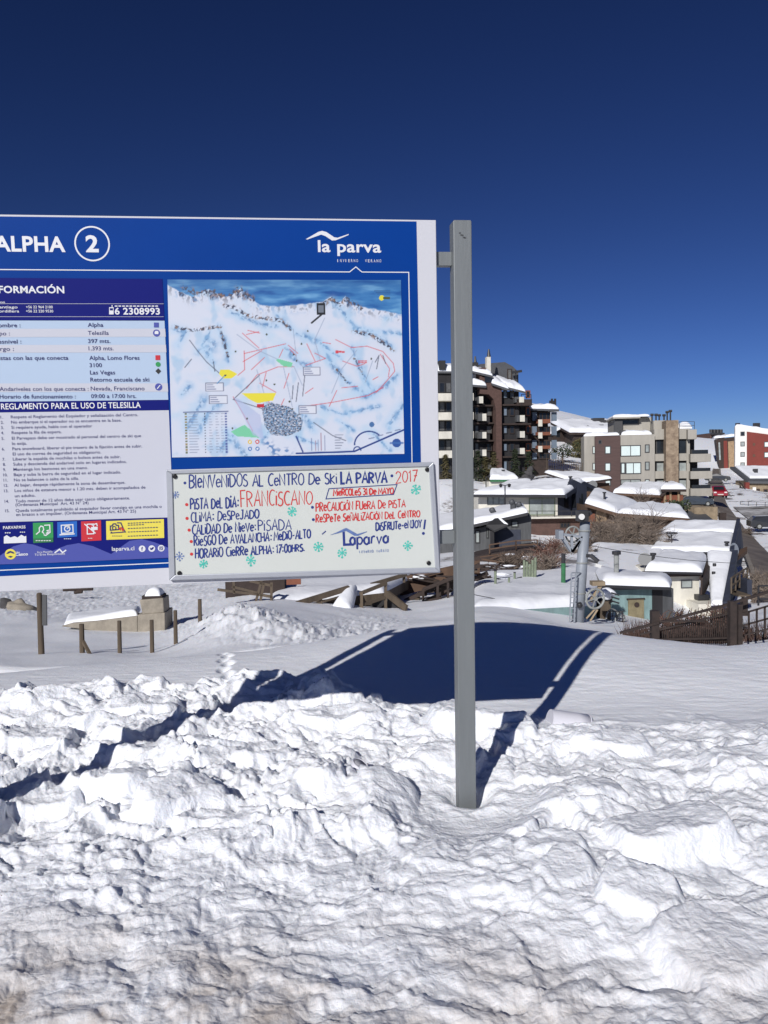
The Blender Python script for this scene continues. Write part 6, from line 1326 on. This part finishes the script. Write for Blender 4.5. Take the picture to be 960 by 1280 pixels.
def stairs_frame():
    fr = Frame(566, 740, 29, R(-5)); fr.o.z -= .6
    t = fr.thing('timber_staircase', 'dark timber staircase frame climbing behind the whiteboard corner', 'staircase'); H = fr.hit
    b = MB(); b.beam(H(505, 752, .8), H(600, 706, .8), .25, .14); b.beam(H(520, 757, 1.4), H(610, 716, 1.4), .25, .14); b.beam(H(545, 742, 1), H(575, 722, 1), .2, .3); b.build('stringer', M_DARKBROWN, t)
    c = MB()
    for k in range(9): a = H(520 + k * 9, 748 - k * 4.3, 1); c.box(a.x - .12, a.x + .14, .7, 1.7, a.z, a.z + .05)
    c.build('tread', M_WOOD, t)
    d = MB()
    for (x, y0, y1) in ((529, 736, 762), (547, 730, 760), (560, 728, 752), (572, 724, 748)): d.beam(H(x, y1, .4), H(x, y0, .4), .09)
    d.beam(H(528, 752, .38), H(552, 747, .38), .07); d.beam(H(528, 757, .38), H(557, 755, .38), .07); d.beam(H(529, 736, .38), H(580, 716, .38), .08); d.build('rail', M_DARKBROWN, t)
    MB().prism([H(a, c2, 2.2) for a, c2 in ((500, 745), (500, 722), (600, 700), (600, 720))][::-1], (0, .2, 0)).build('back_boarding', M_CHALET, t)
stairs_frame()
def snow_deck():
    fr = Frame(430, 760, 25, R(3)); fr.o.z -= .3
    t = fr.thing('timber_deck', 'broad snow-covered timber deck with railings under the whiteboard', 'deck'); H = fr.hit
    q = [H(336, 757, -.6), H(480, 741, 1.2), H(528, 716, 10), H(345, 722, 9)]; dz = Vector((0, 0, .35)); o = MB().hexa([p - dz for p in q] + q).build('deck', M_WOOD, t); snow_cap(o, q, .26, seed=95, nx=40, ny=22, edge=.6)
    def bar(a, c, ya, yc, w, h): MB().beam(H(*a, ya), H(*c, yc), w, h).build('rail', M_WOOD, t)
    bar((364, 757), (436, 735), -.7, .2, .12, .16); bar((364, 763), (432, 744), -.7, .2, .06, .06); bar((338, 752), (366, 757), -.6, -.7, .1, .1); bar((450, 742), (483, 729), .1, .7, .1, .1); bar((450, 757), (483, 746), .1, .7, .07, .1); bar((464, 731), (508, 718), 1.5, 2.5, .1, .12); bar((484, 742), (508, 761), .6, -.2, .08, .22)
    for (x, y0, y1, y) in ((366, 757, 770, -.7), (401, 745, 768, -.2), (430, 737, 747, .2), (452, 740, 770, .1), (482, 729, 762, .7), (440, 763, 768, 0), (505, 716, 728, 2.5)): MB().beam(H(x, y1, y), H(x, y0, y), .09).build('rail_post', M_WOOD, t)
    d = MB().prism([H(a, c, .4) for a, c in ((366, 762), (432, 744), (440, 748), (410, 769), (372, 768))][::-1], (0, .6, 0)); d.prism([H(a, c, 1.0) for a, c in ((452, 757), (483, 747), (505, 762), (470, 771), (446, 768))][::-1], (0, .6, 0)); d.build('underside_shade', M_BLACKWALL, t)  # near-black fill paints the shade beneath the deck
    a, c, e, f = H(408, 772, -.8), H(440, 768, -.8), H(447, 738, .6), H(437, 737, .6); snow_cap(t, [a, c, e, f], .3, 'snow_drift', seed=96, nx=12, ny=18)
snow_deck()
def rail_frames():
    fr = Frame(310, 752, 24, R(4)); fr.o.z -= .4
    t = fr.thing('timber_railing', 'brown pole railing with leaning braces below the left end of the whiteboard', 'railing'); H = fr.hit
    for (a, c) in (((272, 737), (322, 743)), ((290, 733), (322, 741)), ((322, 743), (340, 746)), ((312, 726), (340, 732)), ((292, 726), (293, 742)), ((339.5, 728), (339, 759)), ((327, 726), (319.5, 753)), ((330, 729), (325, 753)), ((340, 752), (368, 757))):
        MB().beam(H(*a), H(*c), .075).build('pole', M_WOOD, t)
    MB().box(H(268, 735).x, H(350, 735).x, 2.5, 4.5, -1, H(300, 724, 2.5).z).build('dark_stack', M_DARKBROWN, t); MB().box(H(358, 728, 2).x, H(376, 728, 2).x, 2, 2.2, H(360, 731, 2).z, H(360, 722, 2).z).build('orange_board', M_ORANGE, t)
rail_frames()

def timber_heap(px, py, Y, w, d, n, label, seed, m):
    a = at(px, py, Y); t = thing('timber_heap', label, 'timber heap', a); rg = random.Random(seed)
    for k in range(n):
        p = Vector((rg.uniform(-w, w), rg.uniform(-d, d), rg.uniform(-.1, .35))); th = rg.gauss(0, .7); L = rg.uniform(.5, 1.6); v = Vector((math.cos(th), math.sin(th) * .6, rg.uniform(-.25, .35))) * L / 2
        MB().beam(p - v, p + v, rg.uniform(.05, .12), rg.uniform(.04, .08)).build('beam', m, t)
    b = MB()
    for k in range(7): b.blob((rg.uniform(-w, w), rg.uniform(-d, d), rg.uniform(.05, .35)), rg.uniform(.12, .35), rg.uniform(.1, .25), rg.uniform(.05, .09), seed + k, .2, 6, 10)
    b.build('snow_patch', M_SNOW, t, smooth=True)
timber_heap(618, 712, 40, 2.2, .9, 26, 'dark heap of old beams with snow scraps below the dark house', 3, M_DARKBROWN)
timber_heap(650, 700, 43, 1.5, .8, 18, 'brown heap of boards beside the deck rail and bare shrubs', 4, M_CHALET)
timber_heap(600, 730, 33, 1.3, .8, 18, 'dark heap of poles just right of the steel post above the platform', 5, M_BLACKWALL)
timber_heap(556, 728, 31, 1.2, .8, 16, 'dark heap of beams between the whiteboard and the steel post', 6, M_DARKBROWN)
bare_list = []
# ------------------------------------------------------------------ left: marker posts, board post, concrete ramp, rocks
def thin_post(px, y0, y1, Y, r, label):
    a = at(px + .8, y1 + 2, Y); c = at(px, y0, Y); o = MB().tube([(0, 0, 0), c - a], [r, r * .9], 8).build('wooden_stake', M_WOOD, None); o.location = a; tag(o, label, 'stake', 'wooden stakes below the sign')
for (px, y0, y1, Y, r, lab) in ((102, 780, 818, 14.3, .05, 'leaning short stake in front of the thin end of the concrete ramp'), (149, 776, 817, 14.6, .042, 'middle stake in front of the concrete ramp'), (189.5, 775, 817, 14.8, .042, 'stake in front of the concrete block'), (219, 763, 806, 15.6, .042, 'stake standing just right of the concrete block'), (249.6, 749, 792, 18.5, .05, 'farthest stake, by the rough ploughed snow bank')): thin_post(px, y0, y1, Y, r, lab)
a, c = at(103, 800, 14.3), at(113, 819, 14.1); o = MB().beam((0, 0, 0), c - a, .05).build('wooden_brace', M_WOOD, None); o.location = a; tag(o, 'short dark brace leaning against the shortest stake', 'brace')
def board_post():
    a = at(52, 822, 14.2); t = thing('board_post', 'thick round wooden post with a narrow weathered board on its right side', 'post', a); c = at(49, 742, 14.2)
    MB().tube([(0, 0, 0), (c - a) * .5, c - a, c - a + Vector((0, 0, .015))], [.055, .05, .046, .03], 12).build('pole', M_WOOD, t); 
    P = [at(x, y, 14.15) - a for x, y in ((52.5, 782), (52.5, 743.5), (58, 744), (58.5, 782))]; MB().prism(P[::-1], (0, .03, 0)).build('board', M_GREYWALL, t, bevel=.004)
board_post()
def concrete_ramp():
    fr = Frame(190, 790, 20.5, R(2)); fr.o.z -= .5
    t = fr.thing('concrete_ramp', 'tan concrete wedge wall ending in a square snow-capped block', 'wall'); H = fr.hit
    P = [H(x, y) for x, y in ((76, 783), (90, 779), (120, 776.5), (172, 770), (172, 800), (110, 800))]; MB().prism([P[0], P[1], P[2], P[3], H(172, 792), H(120, 789)][::-1], (0, .5, 0)).build('wedge_wall', M_CONC, t, bevel=.02)
    P2 = [H(172, 800), H(172, 768.5), H(206, 766), H(206.5, 800)]; MB().prism(P2[::-1], (0, .9, 0)).build('base_block', M_CONC, t, bevel=.02)
    P3 = [H(178, 768.3, .05), H(174, 750, .05), H(204, 747.5, .05), H(205, 766, .05)]; MB().prism(P3[::-1], (0, .65, 0)).build('top_block', M_CONC, t, bevel=.03)
    MB().box(H(176, 748).x, H(201, 748).x, .1, .6, H(190, 749.5).z, H(190, 745.5).z).build('cap_stone', M_DARKBROWN, t); a, c = H(180, 746), H(199, 745.5); snow_cap(t, [a + Vector((0, .1, 0)), c + Vector((0, .1, 0)), c + Vector((0, .6, 0)), a + Vector((0, .6, 0))], .17, seed=97, nx=10, ny=8)
    q = [H(80, 782, .1), H(172, 769.5, .1), H(176, 762, 2.2), H(84, 772, 2.2)]; snow_cap(t, q, .12, seed=98)
concrete_ramp()
for (px, py, Y, rx, rz, s, lab, mm) in ((24, 762, 27, .45, .42, 7, 'half-buried tan rock at the left under the blue sign', M_CONC), (10, 763, 27.3, .28, .36, 8, 'dark rock touching the tan rock', M_ROCK)):
    p = at(px, py, Y); o = MB().blob((0, 0, 0), rx, rx * .8, rz, s, .25, 10, 16).build('rock', mm, None, smooth=True); o.location = p; tag(o, lab, 'rock')
for (x0, x1, y, lab) in ((79, 116, 737.5, 'long dark log lying in the snow just under the sign'), (93, 103, 741, 'short dark log end below the long log')):
    a, c = at(x0, y, 36), at(x1, y - 1.5, 36); o = MB().tube([(0, 0, 0), (c - a) * .5 + Vector((0, 0, .03)), c - a], [.07, .1, .08], 8).build('log', M_DARKBROWN, None); o.location = a; tag(o, lab, 'log')
# a fallen branch behind the stakes and cups lost in the snow
def cup(px, py, Y, ax, L, r, label):
    p = at(px, py, Y); t = thing('plastic_cup', label, 'cup', p); ax = Vector(ax).normalized(); b = MB().tube([-ax * L / 2, ax * L * .2, ax * L / 2, ax * L / 2, ax * L * .3], [r * .8, r * .95, r, r * .9, r * .82], 24, cap=False); b.build('cup_wall', M_CUP, t, smooth=True)
    MB().disc(-ax * L / 2, ax, r * .8, .004).build('base', M_CUP, t); MB().ring(ax * L / 2, ax, r, .004).build('lip', M_CUP, t, smooth=True)
CUPS = [(444, 966, 4.22, (.45, -.15, .8), .12, .045, 'grey frosted plastic cup half sunk upright in the rough snow'), (710, 905, 5.25, (.95, .1, -.25), .26, .09, 'pale tub lying on its side in the snow right of the steel post')]
for a in CUPS: cup(*a)

# ------------------------------------------------------------------ trees, shrubs, lamp posts, cars
def bare_shrub(px, py, Y, h, spread, n, label, seed, m=None, stems=7):
    rg = random.Random(seed); a = at(px, py, Y); a.z = min(a.z, gz(a.x, a.y) + .3); t = thing('bare_shrub', label, 'shrub', a, 0, 'leafless shrubs in the village'); st = MB(); tw = MB(); m = m or M_TWIG
    ends = []
    for k in range(stems):
        th = rg.uniform(0, 6.28); d = Vector((math.cos(th) * spread * rg.uniform(.2, .7), math.sin(th) * spread * rg.uniform(.2, .6), h * rg.uniform(.45, .8))); P = [Vector((rg.gauss(0, .15), rg.gauss(0, .15), -.3))]
        for j in range(1, 5): P.append(P[0] + d * j / 4 + Vector((rg.gauss(0, .05), rg.gauss(0, .05), 0)) * spread)
        st.tube(P, [.05, .045, .035, .028, .02], 5); ends += [(p, d) for p in P[1:]]
    for k in range(n):
        p, d = rg.choice(ends); v = Vector((rg.gauss(0, .6), rg.gauss(0, .6), rg.uniform(.1, 1.0))).normalized() * rg.uniform(.2, .55) * h; q = p + v * .5 + Vector((rg.gauss(0, .05), rg.gauss(0, .05), .02)) * h; tw.tube([p, q, p + v], [.016, .012, .006], 3, cap=False)
    st.build('stem', M_BARK, t); tw.build('twigs', m, t)
bare_shrub(772, 690, 56, 2.4, 2.6, 798, 'wide bare grey shrub behind the snow terrace, right of the lift tower', 1)
bare_shrub(800, 688, 57, 3.2, 1.8, 798, 'tallest bare shrub rising in front of the timber chalet', 2)
bare_shrub(818, 690, 55, 2.0, 1.6, 494, 'pale bare shrub with arching twigs beside the stepped snow roofs', 3)
bare_shrub(745, 690, 58, 1.9, 1.5, 494, 'dark bare shrub right behind the lift tower', 4, M_BARK)
bare_shrub(690, 712, 40, 1.7, 1.6, 570, 'reddish bare shrub left of the lift tower arm', 5, mat('reddish_twig', (.16, .085, .065), .9))
bare_shrub(676, 714, 37, 1.4, 1.2, 418, 'pale bare shrub overhanging the stake cluster', 6)
bare_shrub(962, 640, 118, 3.0, 2.2, 494, 'bare roadside shrub in front of the stone cottage', 7)
bare_shrub(950, 720, 52, 1.8, 1.2, 342, 'bare shrub on the snowy verge below the road', 8)
bare_shrub(806, 632, 86, 3.2, 1.6, 494, 'bare shrub between the two brown chalets', 9)
bare_shrub(640, 708, 41, 1.1, 1.6, 380, 'low dark bare shrub at the edge of the timber heap', 10, M_BARK)
bare_shrub(722, 705, 50, 1.6, 1.6, 456, 'bare brown shrub directly behind the lift tower tube', 12)
bare_shrub(860, 792, 21, .8, 1.1, 418, 'low reddish bare shrub tangled in the walkway railing', 13, mat('rust_twig', (.11, .06, .048), .9))
bare_shrub(895, 785, 21, .8, .8, 380, 'reddish bare shrub against the double walkway post', 14, mat('rust_brush', (.12, .065, .05), .9))
bare_shrub(756, 672, 66, 2.2, 2.4, 620, 'dark bare thicket under the pale lit panels of the timber chalet', 15, M_BARK)
bare_shrub(786, 668, 64, 2.0, 2.4, 560, 'grey bare thicket below the right end of the timber chalet', 16)
bare_shrub(712, 700, 54, 1.8, 2.0, 480, 'grey bare thicket beside the brown lower floor of the cream chalet', 17)
bare_shrub(672, 694, 58, 1.4, 2.4, 480, 'low brown thicket along the brown lower floor wall', 18, M_BARK)
bare_shrub(934, 668, 88, 1.2, 1.4, 240, 'small bare shrub at the far edge of the road', 19, M_BARK)
bare_shrub(941, 735, 46, 1.3, 1.1, 260, 'bare shrub below the blue-black bin store', 20)
bare_shrub(728, 602, 118, 2.6, 2.6, 420, 'bare shrub at the foot of the slat fence', 24, M_BARK)
bare_shrub(955, 628, 128, 2.2, 2.6, 420, 'bare bush hiding the foot of the stone cottage', 25)
bare_shrub(618, 655, 70, 1.5, 2.4, 360, 'bare shrub in the gap between the dark house and the cream chalet', 26, M_BARK)
def conifer(px, py, Y, h, r, label, seed, m):
    rg = random.Random(seed); a = at(px, py, Y); t = thing('conifer_tree', label, 'tree', a, 0, 'small conifers before the dark apartment block'); MB().tube([(0, 0, -1), (0, 0, h * .95)], [.14, .03], 7).build('trunk', M_BARK, t); b = MB()
    for k in range(620):
        z = h * (.06 + .94 * rg.random() ** 1.3); rr = r * (1 - z / h) * (.65 + .5 * math.sin(z * 5 + seed)) * rg.uniform(.25, 1.1) + .08; th = rg.uniform(0, 6.28); c = Vector((math.cos(th) * rr, math.sin(th) * rr, z - rr * .25)); o = Vector((math.cos(th), math.sin(th), -.35)) * rg.uniform(.2, .45); s = Vector((-math.sin(th), math.cos(th), rg.uniform(-.3, .3))) * .12
        b.poly([c - s, c + s, c + o + s * .3, c + o - s * .3])
    b.build('crown', m, t)
for i, (px, py, h, r, lab, m) in enumerate(((598, 603, 4.2, 1.5, 'dark bushy conifer close against the steel post', M_NEEDLE), (607, 603, 3.4, 1.0, 'thin brownish conifer second from the steel post', M_DRYLEAF), (618, 602, 4.0, 1.5, 'olive-brown conifer before the brick gable', M_DRYLEAF), (644, 601, 4.2, 1.2, 'slim dark conifer right of the brick gable', M_NEEDLE), (661, 600, 3.8, 1.2, 'small conifer before the lower wing, near the boulders', M_NEEDLE), (557, 602, 3.6, .9, 'sparse young conifer seen between the sign and the steel post', M_DRYLEAF))): conifer(px, py, 105, h, r, lab, i + 11, m)
def round_tree(px, py, Y, h, r, label, m, seed, n=3600):
    rg = random.Random(seed); a = at(px, py, Y); t = thing('evergreen_bush', label, 'bush', a); MB().tube([(0, 0, -1), (0, 0, h * .5)], [.25, .1], 7).build('trunk', M_BARK, t); b = MB(); cl = [(rg.gauss(0, r * .45), rg.gauss(0, r * .35), h * rg.uniform(.3, .85), r * rg.uniform(.3, .55)) for _ in range(12)]
    for k in range(n):
        x, y, z, q = rg.choice(cl); v = Vector((rg.gauss(0, 1), rg.gauss(0, 1), rg.gauss(0, 1))).normalized() * q * rg.uniform(.6, 1.05); c = Vector((x, y, z)) + v; u = Vector((rg.gauss(0, 1), rg.gauss(0, 1), rg.gauss(0, 1))).normalized() * .15; w = u.orthogonal().normalized() * .11
        b.poly([c - u, c + w, c + u, c - w])
    b.build('crown', m, t)
round_tree(725, 583, 150, 4.8, 2.5, 'large olive-brown bush on the bank left of the beige house', M_DRYLEAF, 21)
round_tree(845, 650, 79, 1.8, 1.2, 'small dark green bush beside the broad chimney cowl', M_NEEDLE, 22, 700)
round_tree(703, 574, 140, 2.6, 2.6, 'dark low bush below the tiny chalet', M_NEEDLE, 23, 700)
def lamp_post(px, y0, y1, Y, label, heads=2):
    a, c = at(px, y1, Y), at(px, y0, Y); t = thing('street_lamp', label, 'lamp', a); h = (c - a).length; MB().tube([(0, 0, -.5), (0, 0, h)], [.07, .05], 8).build('pole', M_DARKMET, t)
    for s in ((-1, 1) if heads == 2 else (1,)):
        MB().tube([(0, 0, h), (s * .35, 0, h + .1)], .035, 6).build('arm', M_DARKMET, t); MB().tube([(s * .36, 0, h - .15), (s * .36, 0, h + .08), (s * .36, 0, h + .16)], [.08, .17, .05], 8).build('lamp_head', M_DARKMET, t)
lamp_post(631.5, 607, 634, 68, 'black twin-headed street lamp before the white house')
lamp_post(607.5, 596, 606, 92, 'dark lamp post with single head right of the steel post', 1)
def car(px, py, Y, yaw, L, W_, Hh, paint, label):
    a = at(px, py, Y); t = thing('parked_car', label, 'car', a, yaw)       # length along local y, front towards the viewer
    b = MB(); prof = [(-L / 2, .35), (-L / 2 + .05, .75), (-L / 2 + .25, .95), (-L * .22, 1.05), (-L * .08, Hh - .08), (L * .05, Hh), (L * .36, Hh - .05), (L * .47, 1.05), (L / 2, .95), (L / 2, .4), (L / 2 - .2, .25), (-L / 2 + .2, .25)]
    sec = [(-1, .0), (-.94, 1), (.94, 1), (1, .0)]
    n = len(prof)
    for s in (-1, -.72, .72, 1):
        for (y, z) in prof:
            k = 1 - (.16 if z > 1.06 else 0) * abs(s); b.v.append((s * W_ / 2 * k * (1 if abs(s) < 1 else .985), y, z if abs(s) < 1 else (z if .3 < z < 1.06 else (z - .05 if z > 1 else z + .05))))
    for r in range(3):
        for i in range(n): j = (i + 1) % n; b.f.append((r * n + i, r * n + j, (r + 1) * n + j, (r + 1) * n + i))
    b.f.append(tuple(range(n))); b.f.append(tuple(3 * n + i for i in range(n))[::-1]); b.build('body', paint, t, bevel=.04)
    k = .84 * W_ / 2; w = MB().poly([(-k * .92, -L * .215, 1.08), (k * .92, -L * .215, 1.08), (k * .82, -L * .09, Hh - .12), (-k * .82, -L * .09, Hh - .12)]); 
    for v in range(4): w.v[v] = (w.v[v][0], w.v[v][1] - .03, w.v[v][2] + .02)
    w.build('windscreen', M_GLASS, t)
    for s in (-1, 1):
        x = s * (W_ / 2 * .86 + .015); MB().poly([(x * 1.02, -L * .17, 1.1), (x * 1.02, L * .4, 1.1), (x * .99, L * .33, Hh - .14), (x * .99, -L * .05, Hh - .14)]).build('side_window', M_GLASS, t)
        MB().box(s * W_ * .36 - .18, s * W_ * .36 + .18, -L / 2 - .02, -L / 2 + .15, .68, .86).build('headlight', M_LAMPG, t, bevel=.03)
        for y in (-L * .31, L * .3):
            o = MB().tube([(s * (W_ / 2 - .2), y, .33), (s * (W_ / 2 + .01), y, .33)], .33, 18).build('wheel', M_TYRE, t); MB().tube([(s * (W_ / 2 + .005), y, .33), (s * (W_ / 2 + .03), y, .33)], .2, 14).build('rim', M_CAST, o)
    MB().box(-W_ * .2, W_ * .2, -L / 2 - .03, -L / 2 + .1, .42, .55).build('number_plate', M_CREAMP, t)
car(897.5, 622, 110, R(-14), 4.2, 1.85, 1.62, M_CARRED, 'dark red car facing the viewer on the road beside the beige house')
car(897, 602, 150, R(70), 4.4, 1.85, 1.5, M_CARDARK, 'black car parked across behind the red car')
car(962, 661, 90, R(80), 4.4, 1.85, 1.5, M_CARDARK, 'dark car at the right edge beyond the road')
car(871, 632.5, 108.5, R(80), 4.0, 1.75, 1.4, mat('blue_grey_car_paint', (.035, .045, .06), .35, coat=.4), 'blue-grey car parked under the lowest balcony')
def verge_wall():
    t = thing('stone_wall', 'low dark stone wall along the far side of the road under the cottage', 'wall', ground(960, 112)); o = t.location; P = [at(925, 634, 114) - o, at(990, 636, 104) - o]
    MB().beam(P[0] - Vector((0, 0, .3)), P[1] - Vector((0, 0, .3)), .4, .9).build('wall', M_TANW, t); r = MB(); rail(r, [P[0] + Vector((0, -.1, .1)), P[1] + Vector((0, -.1, .1))], .7, .05, 1.6, 2); r.build('rail', M_DARKMET, t)
verge_wall()
